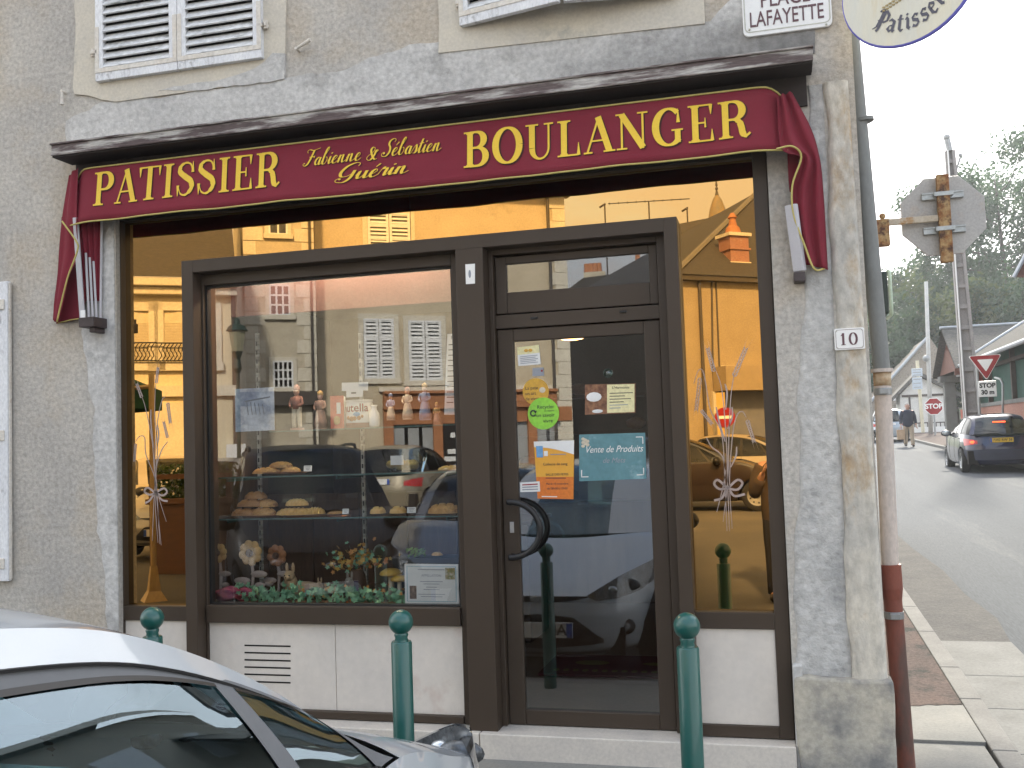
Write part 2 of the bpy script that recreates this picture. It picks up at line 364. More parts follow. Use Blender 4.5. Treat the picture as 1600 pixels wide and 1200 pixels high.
# bay window frame
wx0, wx1, wz0, wz1 = PX0+pw, bx0, at(525,975,YW).z, PZ1-pw
gx0, gx1 = at(326,700,YG).x, at(716,700,YG).x
ggz0, ggz1 = at(540,946,YG).z, at(500,433,YG).z
wf = MB(); wf.box(wx0, gx0, YW, .15, zb, wz1); wf.box(gx1, wx1, YW, .15, zb, wz1); wf.box(gx0, gx1, YW, .15, ggz1, wz1); wf.box(gx0, gx1, YW-.02, .15, wz0, ggz0)
wf.box(gx0, gx1, YW-.01, .15, zb, at(620,1115,YW).z)
part(wf, 'window_frame', m_brown, bevel=.004)
sl_ = MB()
for a in ((gx0, gx0+.012, ggz0, ggz1), (gx1-.012, gx1, ggz0, ggz1), (gx0+.012, gx1-.012, ggz1-.012, ggz1), (gx0+.012, gx1-.012, ggz0, ggz0+.010)): sl_.box(a[0], a[1], YG-.012, YG+.03, a[2], a[3])
part(sl_, 'window_seal', m_browndk)
def pane(name, x0, x1, z0, z1, Y, m, th=.0): 
    mb = MB(); mb.face([(x0,Y,z0),(x1,Y,z0),(x1,Y,z1),(x0,Y,z1)]); return part(mb, name, m, recalc=False)
big = pane('window_pane', gx0, gx1, ggz0, ggz1, YG, m_clear)
# bronze mirror glass: left, right, two head lights with a joint
jx = at(641,340,YM).x
ml = pane('mirror_panel', mlx0-.01, PX0+.03, gz0, gzt+.01, YM, m_mirror)
mr = pane('mirror_panel', PX1-.03, mrx1+.01, gz0, gzt+.01, YM, m_mirror)
pane('mirror_panel', PX0+.03, jx-.0015, PZ1-.03, gzt+.01, YM, m_mirror); pane('mirror_panel', jx+.0015, PX1-.03, PZ1-.03, gzt+.01, YM, m_mirror)
mb = MB(); mb.box(mlx0-.02, mrx1+.02, YM+.006, YM+.02, PZ1-.05, gzt+.03); mb.box(mlx0-.02, PX0+.04, YM+.006, YM+.02, gz0-.01, PZ1-.051); mb.box(PX1-.04, mrx1+.02, YM+.006, YM+.02, gz0-.01, PZ1-.051); part(mb, 'backing_board', m_dark)
# marble panels under the glass
def marble(x0, x1, z0, z1, Y=.05): 
    mb = MB(); mb.box(x0, x1, Y, .15, z0, z1); return part(mb, 'marble_panel', m_marble, bevel=.002)
z_m0, z_m1 = at(1140,1133,YF).z, rz0
marble(mlx0, PX0+.02, z_m0, z_m1); marble(PX1-.02, mrx1, z_m0, z_m1)
jm = at(523,1040,.07).x; zm0 = at(620,1115,YW).z
marble(gx0, jm-.0015, zm0, wz0, .085); marble(jm+.0015, gx1, zm0, wz0, .085)
mb = MB()
for k in range(6):
    a = at(382, 1008+11.4*k, .084); b = at(454, 1009.5+11.4*k, .084); mb.box(a.x, b.x, .0835, .0845, b.z-.006, b.z+.003)
part(mb, 'vent_slots', m_dark)
# ------------------------------------------------------------------ door bay
dx0, dx1 = bx1, PX1-pw+.005
YD, YL, YDG = .10, .108, .125
jw = MB()
ox0, ox1 = at(781,700,YD).x, at(1040,700,YD).x      # clear opening of the leaf (edges)
lz0, lz1 = at(900,1137,YL).z, at(900,507,YL).z
jw.box(dx0, ox0, YD-.03, .17, zb, wz1); jw.box(ox1, dx1, YD-.03, .17, zb, wz1)
tz0, tz1 = at(900,484,YL).z, at(900,391,YL).z       # transom sash
jw.box(ox0, ox1, YD-.03, .17, tz1+.002, wz1); jw.box(ox0, ox1, YD-.004, .17, lz1+.002, tz0-.004)
part(jw, 'door_frame', m_brown, bevel=.003)
def sash(x0, x1, z0, z1, gx0_, gx1_, gz0_, gz1_, y0, y1):
    mb = MB(); mb.box(x0, gx0_, y0, y1, z0, z1); mb.box(gx1_, x1, y0, y1, z0, z1); mb.box(gx0_, gx1_, y0, y1, z0, gz0_); mb.box(gx0_, gx1_, y0, y1, gz1_, z1); return mb
g = .004
tgx0, tgx1, tgz0, tgz1 = at(792,430,YDG).x, at(1015,430,YDG).x, at(900,450,YDG).z, at(900,405,YDG).z
trs = part(sash(ox0+g, ox1-g, tz0+g, tz1-g, tgx0, tgx1, tgz0, tgz1, YL, .16), 'transom_sash', m_brown, bevel=.004)
pm = MB(); pm.face([(tgx0,YDG,tgz0),(tgx1,YDG,tgz0),(tgx1,YDG,tgz1),(tgx0,YDG,tgz1)]); pm.build('pane', m_clear, trs, recalc=False)
lgx0, lgx1, lgz0, lgz1 = at(812,800,YDG).x, at(1018,800,YDG).x, at(925,1111,YDG).z, at(905,528,YDG).z
door = part(sash(ox0+g, ox1-g, lz0+g, lz1-g, lgx0, lgx1, lgz0, lgz1, YL, .16), 'door', m_brown, bevel=.005)
pm = MB(); pm.face([(lgx0,YDG,lgz0),(lgx1,YDG,lgz0),(lgx1,YDG,lgz1),(lgx0,YDG,lgz1)]); pm.build('pane', m_doorglass, door, recalc=False)
hm = MB()
for dxx, yy in ((0, .035), (.0, .20)):
    hp = []
    for k in range(25):
        a = radians(100-200*k/24); c = at(800,826,YL)
        hp.append((c.x+.01+.165*max(cos(a), -.06), yy, c.z+.150*sin(a)/sin(radians(100))*.98))
    hm.tube(hp, .017, 10)
    for e in (hp[0], hp[-1]): hm.tube([(e[0]+.004, e[1], e[2]), (e[0]+.004, .14, e[2])], .014, 8)
hh = hm.build('door_handle', m_black, door, smooth=True); rel(door, hh)
c = at(800,824,YL); mb = MB(); mb.box(c.x-.012, c.x+.012, YL-.004, YL, c.z-.03, c.z+.03); lk = mb.build('lock_plate', mat('steel', (.45,.45,.45), rough=.3, metal=1, fine=0), door, bevel=.003)
for px, py in ((835,497),(974,487)):
    mb = MB(); c = at(px, py, YD); mb.box(c.x-.02, c.x+.02, YD-.012, YD+.005, c.z-.006, c.z+.006)
    part(mb, 'drain_cap', m_browndk, bevel=.002)
# step
mb = MB(); st = at(970,1152,-.05).z; jst = at(750,1160,-.06).x
mb.box(FX0+.02, jst-.002, -.07, .2, -.2, zb-.004); mb.box(jst+.002, .012, -.07, .2, -.2, zb-.004); mb.box(FX0+.02, .012, .2, 1.0, -.2, zb-.008); part(mb, 'door_step', m_step, bevel=.006)
# ------------------------------------------------------------------ cover plank above the awning
pl = MB(); yP = -.20
zt, z0_ = at(680,150,yP).z, at(680,166,yP).z
lx, rx = at(80,245,yP).x, at(1271,95,yP).x
pl.box(lx, rx, yP, .0, z0_, zt)
pl.box(lx-.006, rx+.004, yP-.010, .0, zt, zt+.012); pl.box(lx, rx, yP-.008, yP, z0_-.010, z0_+.006)
part(pl, 'cover_board', m_plank, bevel=.005)
mb = MB(); mb.box(lx+.005, rx-.005, yP+.004, -.021, z0_-.018, z0_-.001); part(mb, 'shade_soffit', m_plankdk)  # thin dark layer painting the shade under the board
mb = MB(); mb.box(lx+.03, rx-.03, -.020, .0, z0_-.17, z0_-.001); part(mb, 'shade_backboard', m_plankdk)  # dark board added to blacken the gap above the awning
# ------------------------------------------------------------------ shutters of the upper windows
def leaf(x0, x1, z0, z1, name='shutter', flip=False, nsl=None, hinge=None):
    """a louvred leaf in local coordinates, hinge at x=0, width w to +x (or -x)"""
    w_ = x1-x0; h = z1-z0
    f = MB(); st_ = .055; th = .034
    f.box(0, st_, -th, 0, 0, h); f.box(w_-st_, w_, -th, 0, 0, h); f.box(st_, w_-st_, -th, 0, 0, .085); f.box(st_, w_-st_, -th, 0, h-.08, h)
    for zr in (h*.34, h*.67): f.box(st_, w_-st_, -th, 0, zr, zr+.075)
    fo = f.build('shutter', m_white, None, bevel=.003)
    s = MB(); p = .056; n = int((h-.085)/p)
    for k in range(n):
        z = .085+k*p+.018
        if any(zr-.012 < z < zr+.08 for zr in (h*.34, h*.67)) or z > h-.085: continue
        M = Matrix.Translation(((w_)/2, -th/2-.001, z)) @ Matrix.Rotation(radians(55), 4, 'X'); s.xbox(M, w_-2*st_-.002, .060, .009)
    s.build('slat_panel', m_whiteshade, fo, local=True)
    b = MB(); b.box(st_+.002, w_-st_-.002, -.004, -.001, .08, h-.08); b.build('backing', m_dark, fo, local=True)
    i = MB()   # flat iron corner straps
    for sx in (0, w_-.028): i.box(sx, sx+.028, -th-.004, -th, .05, .34)
    i.box(.028, w_-.028, -th-.004, -th, .05, .078); i.build('iron_strap', m_iron, fo, local=True, bevel=.001)
    return fo
sx0, sxm, sx1 = at(153,100,-.02).x, at(281,100,-.02).x, at(412,92,-.02).x; sz0 = at(280,110,-.03).z
H1 = 1.75
for a, b in ((sx0, sxm-.002), (sxm+.002, sx1)):
    lf = leaf(a, b, sz0, sz0+H1); lf.parent = bld; lf.location = Vector((a, -.012, sz0))-Vector(bld.location)
s2z = at(722,42,-.03).z; rx0 = at(721,40,-.03).x; rx1 = rx0+.60
lf = leaf(0, .60, 0, H1); lf.parent = bld; lf.location = Vector((rx0, -.014, s2z))-Vector(bld.location); lf.rotation_euler = (0, 0, -radians(12))
lf = leaf(0, .60, 0, H1); lf.parent = bld; lf.location = Vector((rx0+.602, -.13, s2z))-Vector(bld.location); lf.rotation_euler = (0, 0, radians(10))
# hinge pins and shutter stays
for px, py in ((146,84),(415,40),(716,6)):
    mb = MB(); c = at(px, py, -.03); mb.tube([c+Vector((0,0,-.02)), c+Vector((0,0,.03))], .014, 8); mb.box(c.x-.012, c.x+.04 if px != 415 else c.x+.012, -.05, .0, c.z-.008, c.z+.012)
    if px == 415: mb.box(c.x-.05, c.x, -.05, 0, c.z-.008, c.z+.012)
    part(mb, 'hinge_pin', m_iron, bevel=.002)
mb = MB()
c = at(97,150,-.04); mb.tube([c+Vector((0,0,.03)), c+Vector((.002,-.005,-.055))], [.007,.011], 8); mb.tube([c+Vector((0,.05,.03)), c+Vector((0,-.01,.03))], .009, 8)
part(mb, 'shutter_stay', m_iron)
mb = MB(); c = at(463,76,-.04); mb.tube([c, at(485,62,-.06)], [.008,.012], 8); mb.tube([c+Vector((0,.05,0)), c+Vector((0,-.01,0))], .009, 8); part(mb, 'shutter_stay', m_iron)
# ground-floor shutter of the neighbouring window, folded back on the wall
nx0, nx1 = at(-170,600,-.03).x, at(14,600,-.03).x; nz0, nz1 = at(5,908,-.03).z, at(5,440,-.03).z
mb = MB()
for k in range(7):
    a = nx0+(nx1-nx0)*k/7; mb.box(a+.0015, nx0+(nx1-nx0)*(k+1)/7-.0015, -.04, -.008, nz0, nz1)
sh = part(mb, 'plank_shutter', m_white, bevel=.004)
mb = MB(); 
for py in (475,680,880):
    c = at(5, py, -.04); mb.box(c.x-.5, c.x+.012, -.048, -.04, c.z-.035, c.z+.03)
mb.box(nx1-.001, nx1+.008, -.034, -.012, nz0+.01, nz1-.01)
mb.build('strap_hinge', m_iron, sh, bevel=.004); rel(sh, sh.children[0])
# ================================================================== lettering drawn with a broad nib
def stroke_quads(pts, w, T=.17, t=.05):
    """pts (x,y); w: 'nib' (thick verticals), number, or list per point"""
    P = [Vector(p) for p in pts]; n = len(P); L = []; R = []
    for i in range(n):
        d = P[min(i+1, n-1)]-P[max(i-1, 0)]
        if d.length < 1e-9: d = Vector((1, 0))
        d.normalize(); nr = Vector((-d.y, d.x))
        if w == 'nib': wi = t+(T-t)*abs(d.y)**1.5
        elif w == 'pen': wi = t+(T-t)*abs(d.x*.80+d.y*-.60) if False else t+(T-t)*max(0, (-d.y*.9+abs(d.y)*.1))
        elif w == 'goth': wi = t+(T-t)*abs(d.x*.64-d.y*.77)
        elif isinstance(w, (list, tuple)): wi = w[min(i, len(w)-1)]
        else: wi = w
        L.append(P[i]+nr*wi/2); R.append(P[i]-nr*wi/2)
    return L, R
def ell(cx, cy, rx, ry, a0, a1, n=14): return [(cx+rx*cos(radians(a0+(a1-a0)*k/n)), cy+ry*sin(radians(a0+(a1-a0)*k/n))) for k in range(n+1)]
def cr2(P, n=6): return [(v.x, v.y) for v in crom([(p[0], p[1], 0) for p in P], n)]
ST, TH = .165, .045
def stem(x, y0=0, y1=1, sb=1, stp=1, w=ST, sw=.36):
    o = [([(x, y0), (x, y1)], w)]
    if sb: o.append(([(x-sw/2, y0+TH/2), (x+sw/2, y0+TH/2)], TH))
    if stp: o.append(([(x-sw/2, y1-TH/2), (x+sw/2, y1-TH/2)], TH))
    for (yy, sg, on) in ((y0, 1, sb), (y1, -1, stp)):
        if on: o.append(([(x, yy+sg*.03), (x, yy+sg*.075)], w+.05))
    return o
def tick(x, y0, y1): return ([(x, y0), (x, y1)], [.10, .015] )
def NB(p): return (p, 'nib')
CAPS = {
 'P': (.72, stem(.20)+[NB([(.20,.977),(.40,.977)]+ell(.40,.725,.24,.252,88,-88)+[(.20,.473)])]),
 'A': (.82, [([(.10,.02),(.42,1.0)], .055), ([(.40,1.0),(.70,.02)], .17), ([(.22,.34),(.60,.34)], TH), ([(0,TH/2),(.24,TH/2)], TH), ([(.54,TH/2),(.86,TH/2)], TH)]),
 'T': (.76, stem(.38, stp=0)+[([(.02,.975),(.74,.975)], TH), tick(.035,.99,.70), tick(.725,.99,.70)]),
 'I': (.44, stem(.22)),
 'S': (.66, [(cr2([(.55,.74),(.49,.92),(.32,.975),(.15,.89),(.13,.72),(.32,.56),(.52,.41),(.545,.20),(.36,.025),(.18,.07),(.09,.27)]), [.03]*4+[.05]*6+[.06]*5+[.09]*4+[.13]*4+[.165]*6+[.175]*7+[.165]*5+[.12]*5+[.07]*4+[.05]*5+[.03]*9), tick(.57,.68,1.0), tick(.075,.32,0.0)]),
 'E': (.72, stem(.20)+[([(.20,.977),(.62,.977)], TH), ([(.20,.51),(.46,.51)], TH), ([(.20,.023),(.64,.023)], TH), tick(.61,.99,.72), tick(.63,.01,.32), ([(.46,.64),(.46,.38)], [.02,.05])]),
 'R': (.84, stem(.20)+[NB([(.20,.977),(.40,.977)]+ell(.40,.735,.235,.242,88,-88)+[(.20,.493)]), (cr2([(.40,.49),(.54,.43),(.60,.27),(.63,.10),(.72,.03),(.82,.10)]), [.06]*3+[.13]*5+[.165]*13+[.13]*4+[.06]*9)]),
 'B': (.78, stem(.20)+[NB([(.20,.977),(.38,.977)]+ell(.38,.755,.22,.222,88,-88)+[(.20,.533)]), NB([(.20,.533),(.40,.533)]+ell(.40,.278,.255,.255,88,-88)+[(.20,.023)])]),
 'O': (.88, [NB(ell(.44,.5,.34,.49,0,360,32))]),
 'U': (.84, [([(.20,1),(.20,.34)], ST), (ell(.435,.33,.235,.305,180,360,16), [.165,.16,.15,.13,.11,.09,.075,.06]+[.055]*9), ([(.67,1),(.67,.32)], .055), ([(.02,.977),(.38,.977)], TH), ([(.54,.977),(.80,.977)], TH)]),
 'L': (.68, stem(.20)+[([(.20,.023),(.60,.023)], TH), tick(.60,.01,.36)]),
 'N': (.90, [([(.16,0),(.16,1)], .055), ([(.16,.98),(.72,.02)], .17), ([(.72,0),(.72,1)], .055), ([(.02,.023),(.30,.023)], TH), ([(.58,.977),(.86,.977)], TH), ([(.0,.977),(.2,.977)], TH)]),
 'G': (.88, [NB(ell(.45,.5,.35,.49,48,318,26)), ([(.68,.40),(.68,.06)], .15), ([(.52,.40),(.82,.40)], TH), tick(.70,.60,.97)]),
}
# joined hand: x-height .46, ascender 1, pen thickens on the way down
def PN(p, n=6): return (cr2(p, n), 'pen')
o_ = lambda x: PN([(x+.30,.40),(x+.20,.46),(x+.08,.34),(x+.05,.14),(x+.14,.01),(x+.25,.10),(x+.31,.40)])
HAND = {
 'a': (.42, [o_(.02), PN([(.33,.45),(.30,.12),(.36,.01),(.46,.10)])]),
 'b': (.40, [PN([(.0,.12),(.14,.55),(.28,.92),(.24,1.02),(.15,.85),(.09,.30),(.11,.06),(.22,.01),(.33,.20),(.30,.40),(.22,.42)])]),
 'i': (.24, [PN([(.0,.14),(.10,.44),(.09,.10),(.14,.0),(.26,.12)]), ([(.13,.66),(.15,.60)], .09)]),
 'e': (.36, [PN([(.0,.14),(.16,.22),(.27,.36),(.21,.46),(.10,.36),(.06,.14),(.14,.0),(.26,.03),(.38,.14)])]),
 'n': (.50, [PN([(.0,.20),(.10,.45),(.08,.2),(.06,.0)]), PN([(.07,.22),(.20,.43),(.28,.42),(.27,.16),(.31,.01),(.38,.02),(.52,.14)])]),
 's': (.34, [PN([(.0,.12),(.18,.50),(.25,.26),(.22,.04),(.10,.02)]), PN([(.2,.02),(.36,.14)])]),
 't': (.28, [PN([(.0,.14),(.12,.60),(.16,.80),(.10,.20),(.15,.0),(.30,.14)]), ([(.02,.55),(.28,.57)], .045)]),
 'u': (.50, [PN([(.0,.20),(.10,.45),(.08,.12),(.15,.0),(.27,.16),(.36,.45)]), PN([(.36,.45),(.34,.10),(.40,.0),(.52,.12)])]),
 'r': (.36, [PN([(.0,.14),(.12,.52),(.17,.42),(.27,.43),(.24,.10),(.28,.0),(.38,.12)])]),
 'F': (.66, [PN([(.12,.78),(.06,.90),(.16,.99),(.40,.93),(.62,.98),(.80,1.04)]), PN([(.46,.94),(.40,.55),(.30,.14),(.16,.0),(.03,.06),(.05,.16),(.12,.14)]), ([(.28,.52),(.58,.54)], .045), ([(.58,.60),(.57,.46)], [.02,.06])]),
 'S': (.62, [PN([(.62,.80),(.66,.94),(.52,1.02),(.34,.90),(.32,.70),(.44,.50),(.46,.24),(.32,.02),(.10,.02),(.02,.16),(.12,.24),(.18,.14)])]),
 'G': (.72, [PN([(.66,.80),(.68,.96),(.50,1.02),(.24,.84),(.10,.48),(.18,.22),(.40,.22),(.58,.40)]), PN([(.60,.56),(.54,.10),(.36,-.14),(.10,-.12),(.02,.0),(.10,.10),(.20,.04)])]),
 '&': (.62, [PN([(.52,.50),(.60,.60),(.50,.60),(.42,.26),(.26,.0),(.08,.08),(.10,.28),(.34,.52),(.40,.74),(.28,.84),(.20,.66),(.32,.30),(.50,.02),(.62,.06)])]),
 "'": (0, [([(-.20,.60),(-.08,.78)], [.03,.08])]), ' ': (.30, []),
}
GOTH = {
 'P': (.74, [(cr2([(.02,.84),(.10,.98),(.22,.90),(.22,.20),(.14,.02),(.02,-.10)],4), 'goth'), ([(.34,.92),(.34,.0),(.28,-.14)], .15), ([(.22,.86),(.40,1.0),(.62,.84),(.64,.56),(.48,.42),(.32,.48)], 'goth'), ([(.10,.42),(.26,.36)], .05)]),
 'a': (.52, [([(.06,.54),(.20,.64),(.38,.54),(.38,.10),(.48,.02)], 'goth'), ([(.36,.34),(.16,.30),(.08,.14),(.20,.02),(.38,.12)], 'goth')]),
 't': (.38, [([(.20,.86),(.16,.70),(.16,.12),(.26,.0),(.38,.08)], 'goth'), ([(.02,.62),(.36,.62)], .07)]),
 'i': (.30, [([(.04,.54),(.14,.64),(.18,.54),(.16,.10),(.28,.02)], 'goth'), ([(.12,.84),(.20,.76)], .12)]),
 's': (.46, [([(.40,.56),(.26,.66),(.10,.52),(.14,.38),(.32,.30),(.38,.14),(.22,.0),(.04,.10)], 'goth')]),
 'e': (.46, [([(.10,.34),(.36,.42),(.36,.54),(.22,.66),(.10,.54),(.10,.12),(.22,.0),(.40,.10)], 'goth')]),
 'r': (.42, [([(.04,.54),(.14,.62),(.16,.52),(.14,.10),(.24,.02)], 'goth'), ([(.16,.48),(.30,.64),(.42,.54)], 'goth')]),
}
class Ink:
    def __init__(s): s.mb = MB(); s.k = 0
    def put(s, strokes, fn, T=.17, t=.05):
        for p, w_ in strokes:
            L, R = stroke_quads(p, w_, T, t); s.k += 1; off = .00012*(s.k % 7)
            s.mb.grid([[fn(a.x, a.y, off), fn(b.x, b.y, off)] for a, b in zip(L, R)])
# ================================================================== awning
m_cloth = mat('burgundy_canvas', (.20,.026,.040), (.178,.022,.035), 3, .85, .35, 220, spec=.2, fine=.07, bdist=.002)
m_gold = mat('gold_lettering', (.78,.53,.04), (.72,.47,.035), 5, .6, 0, 100, fine=.04)
m_piping = mat('gold_piping', (.50,.42,.14), (.42,.36,.11), 30, .7, 0, 200)
m_shadow = mat('letter_outline', (.05,.012,.012), rough=.8, fine=0)
m_alu = mat('grey_aluminium', (.52,.51,.53), (.47,.46,.49), 6, .45, 0, 100, metal=0, fine=.03)
awn = thing('awning', 'folded burgundy canvas awning with gold lettering over the bakery window', 'awning', at(660,300,-.2))
AYT, AYB = -.12, -.16; FK = .58
xa0, xa1 = at(113,268,AYT).x, at(1222,133,AYT).x
zt_, zb_ = at(660,201,AYT).z, at(660,292,AYB).z
def sag(u): return .0
def vpt(u, v):      # v 0 top .. 1 bottom
    x = xa0+(xa1-xa0)*u
    e = max(0, 1-u/.035)**2+max(0, (u-.965)/.035)**2
    y = AYT+(AYB-AYT)*v+.006*sin(u*31)*v*v+.003*sin(u*83+1)*v + .05*e
    wob = .003*sin(u*40+.6)*v + (.004*sin(u*9)*v*v)
    z = zt_+(zb_-zt_)*v + wob*.6
    return Vector((x, y, z))
mb = MB(); NU, NV = 160, 8
rows = []
for j in range(NV+1):
    v = j/NV; r = []
    for i in range(NU+1):
        u = i/NU; p = vpt(u, v); du = min(u, 1-u)*(xa1-xa0)
        if du < .09: p.z -= (.09-du)**2/.09*.55*(1-v); p.x += (1 if u > .5 else -1)*v*.035*(1-du/.09)
        r.append(p)
    rows.append(r)
# small roll over the top edge back to the wall
top = [[Vector((p.x,.0,p.z-.06)) for p in rows[0]], [p+Vector((0,.08,-.015)) for p in rows[0]], [p+Vector((0,.04,.006)) for p in rows[0]]]
mb.grid(top+rows)
val = mb.build('valance', m_cloth, awn, smooth=True); sm_ = val.modifiers.new('solid', 'SOLIDIFY'); sm_.thickness = .003
mb = MB(); mb.tube([p+Vector((0,-.003,.003)) for p in rows[0]], .005, 6); mb.tube([p+Vector((0,-.002,0)) for p in rows[-1]], .005, 6); mb.build('piping', m_piping, awn, smooth=True)
# lettering on the valance: (word, left px, right px, baseline, cap)
def surf(x, z, off):
    u = (x-xa0)/(xa1-xa0); v = (z-zt_)/(zb_-zt_); p = vpt(u, v); return Vector((x, p.y-.0045-off, z+ (.003*sin(u*40+.6)*v+.004*sin(u*9)*v*v)*.6))
def word_width(tab, word, sp): return sum(tab[c][0]+sp for c in word)-sp
def write(tab, word, x0, x1, z0, h, ink, sp=.06, shear=0, T=.17, t=.05, dx=0, dz=0, dy=0):
    W = word_width(tab, word, sp); k = (x1-x0)/W; x = 0
    for c in word:
        ink.put(tab[c][1], lambda a, b, off, x=x: surf(x0+dx+k*(x+a+shear*b), z0+dz+h*b, off+dy), T, t)
        x += tab[c][0]+sp
ya = (AYT+AYB)/2
words = [('PATISSIER', CAPS, 146,439, (300,312,245), .05, 0, .17,.05)]
def place(tab, word, pxl, pxr, pym, pyt, pyb, sp, shear, T, t, name):
    """baseline pixel pyb and cap-line pixel pyt measured at pixel column pym"""
    x0, x1 = at(pxl, (pyt+pyb)/2, ya).x, at(pxr, (pyt+pyb)/2, ya).x
    z0, z1 = at(pym, pyb, ya).z, at(pym, pyt, ya).z
    sh = Ink(); write(tab, word, x0, x1, z0, z1-z0, sh, sp, shear, T+.035 if tab is CAPS else T, t+.03 if tab is CAPS else t, dx=.006, dz=-.005, dy=-.0022)
    sh.mb.build('lettering_outline', m_shadow, val, recalc=False); rel(val, val.children[-1])
    ik = Ink(); write(tab, word, x0, x1, z0, z1-z0, ik, sp, shear, T, t)
    ik.mb.build('lettering', m_gold, val, recalc=False); rel(val, val.children[-1])
place(CAPS, 'PATISSIER', 146, 439, 292, 252, 307, .06, 0, .19, .06, 'p')
place(CAPS, 'BOULANGER', 723, 1174, 948, 180, 239, .06, 0, .19, .06, 'b')
place(HAND, 'Fabienne', 472, 562, 517, 229, 255, .0, .28, .11, .03, 'f')
place(HAND, '&', 570, 588, 579, 226, 250, .0, .2, .11, .03, 'f')
place(HAND, 'Sébastien'.replace('é', "e'"), 594, 688, 641, 213, 240, .0, .28, .11, .03, 'f')
place(HAND, "Gue'rin", 524, 637, 580, 252, 277, .0, .28, .12, .03, 'f')
# side cloths, defined as strips between an inner and an outer edge (px, py, Y)
def strip(A, B, n=6, folds=0, amp=0, rows_=10):
    a = crom([Vector(at(p[0], p[1], p[2]*FK)) for p in A], n); b = crom([Vector(at(p[0], p[1], p[2]*FK)) for p in B], n); P = []
    for p, q in zip(a, b):
        P.append([p+(q-p)*(k/rows_)+Vector((0, amp*sin(folds*2*pi*k/rows_), 0)) for k in range(rows_+1)])
    return P, a
P, e_in = strip([(122,262,-.20),(120,345,-.24),(122,398,-.16),(108,432,-.17),(100,470,-.16),(90,505,-.15)],
          [(108,274,-.12),(98,335,-.14),(93,385,-.10),(90,430,-.08),(85,470,-.06),(83,500,-.05)], 6, 1.5, .010)
mb = MB(); mb.grid(P)
P2, e2 = strip([(118,300,-.10),(122,345,-.10),(130,400,-.08),(134,450,-.07),(130,497,-.06)], [(96,340,-.05),(94,385,-.05),(90,430,-.04),(87,470,-.03),(88,506,-.03)], 6, .5, .005)
mb.grid(P2)
sf = mb.build('side_flap', m_cloth, awn, smooth=True); q = sf.modifiers.new('solid', 'SOLIDIFY'); q.thickness = .003
mb = MB(); mb.tube(crom([Vector(at(p[0], p[1], p[2]*FK))+Vector((0,-.006,0)) for p in [(98,346,-.25),(120,377,-.25),(122,392,-.23),(108,430,-.22),(98,468,-.20),(90,503,-.18)]], 5), .005, 6)
mb.tube([at(90,505,-.10*FK), at(110,500,-.08*FK), at(130,497,-.07*FK)], .004, 6)
mb.build('piping', m_piping, awn, smooth=True)
# right: flap hanging in folds
P, _ = strip([(1215,150,-.24),(1221,230,-.27),(1252,246,-.25),(1238,290,-.20),(1238,335,-.17),(1246,378,-.15),(1256,412,-.13)],
             [(1238,143,-.14),(1268,200,-.11),(1282,250,-.10),(1287,300,-.09),(1290,345,-.08),(1292,385,-.07),(1294,421,-.06)], 6, 2.2, .018, 16)
mb = MB(); mb.grid(P)
P, _ = strip([(1222,150,-.16),(1240,200,-.14),(1250,250,-.10),(1262,290,-.07),(1272,325,-.05)], [(1246,165,-.02),(1261,200,-.02),(1270,240,-.02),(1279,270,-.02),(1276,330,-.02)], 6, 3.0, .016, 16)
mb.grid(P)
P, _ = strip([(1230,232,-.10),(1232,280,-.10),(1234,300,-.08)], [(1250,240,-.09),(1245,280,-.09),(1243,300,-.07)], 6); mb.grid(P)
sf = mb.build('side_flap', m_cloth, awn, smooth=True); q = sf.modifiers.new('solid', 'SOLIDIFY'); q.thickness = .003
mb = MB(); mb.tube(crom([Vector(at(p[0], p[1], p[2]*FK))+Vector((0,-.004,0)) for p in [(1213,233,-.30),(1238,229,-.29),(1252,246,-.26),(1238,290,-.22),(1240,335,-.19),(1257,383,-.17),(1272,420,-.15),(1288,420,-.07)]], 5), .005, 6); mb.build('piping', m_piping, awn, smooth=True)
# folded stays and their brackets
for k, (xt, yt, xb, yt_, wk) in enumerate(((118,340,129,-.22,.034),(134,395,139,-.12,.012),(140,402,145,-.10,.012),(146,408,151,-.08,.012),(159,340,157,-.05,.012))):
    mb = MB(); a, b = at(xt, yt, yt_*FK), at(xb, 499, (-.11+.018*k)*FK)
    d = (a-b); Mx = Matrix.Translation((a+b)/2) @ d.to_track_quat('Z', 'Y').to_matrix().to_4x4(); mb.xbox(Mx, wk, .012, d.length); mb.build('folding_stay', m_alu, awn, bevel=.003)
P, _ = strip([(119,335,-.16),(124,370,-.13),(129,410,-.10),(134,470,-.07)], [(160,335,-.03),(160,370,-.03),(159,410,-.03),(158,470,-.03)], 6, 4, .012, 24)
mb = MB(); mb.grid(P); mb.build('folded_canvas', m_cloth, awn, smooth=True)
mb = MB(); c = at(146,505,-.06); mb.box(c.x-.05, c.x+.055, -.13, .0, c.z-.03, c.z+.03); mb.box(c.x+.0, c.x+.04, -.10, 0, c.z-.06, c.z-.03); mb.build('pivot_bracket', mat('dark_bracket', (.06,.045,.045), rough=.5), awn, bevel=.004)
mb = MB(); a, b = at(1236,320,-.10), at(1250,424,-.06); d = a-b; mb.xbox(Matrix.Translation((a+b)/2) @ d.to_track_quat('Z', 'Y').to_matrix().to_4x4(), .06, .03, d.length); mb.build('folding_stay', m_alu, awn, bevel=.004)
mb = MB(); c = at(1250,432,-.06); mb.box(c.x-.03, c.x+.025, -.09, 0, c.z-.028, c.z+.02); mb.build('pivot_bracket', MATS['dark_bracket'], awn, bevel=.004)
mb = MB(); c = at(133,491,-.14); mb.box(c.x-.016, c.x+.016, c.y-.022, c.y-.018, c.z-.022, c.z+.022); mb.build('maker_label', m_whiteen, awn)
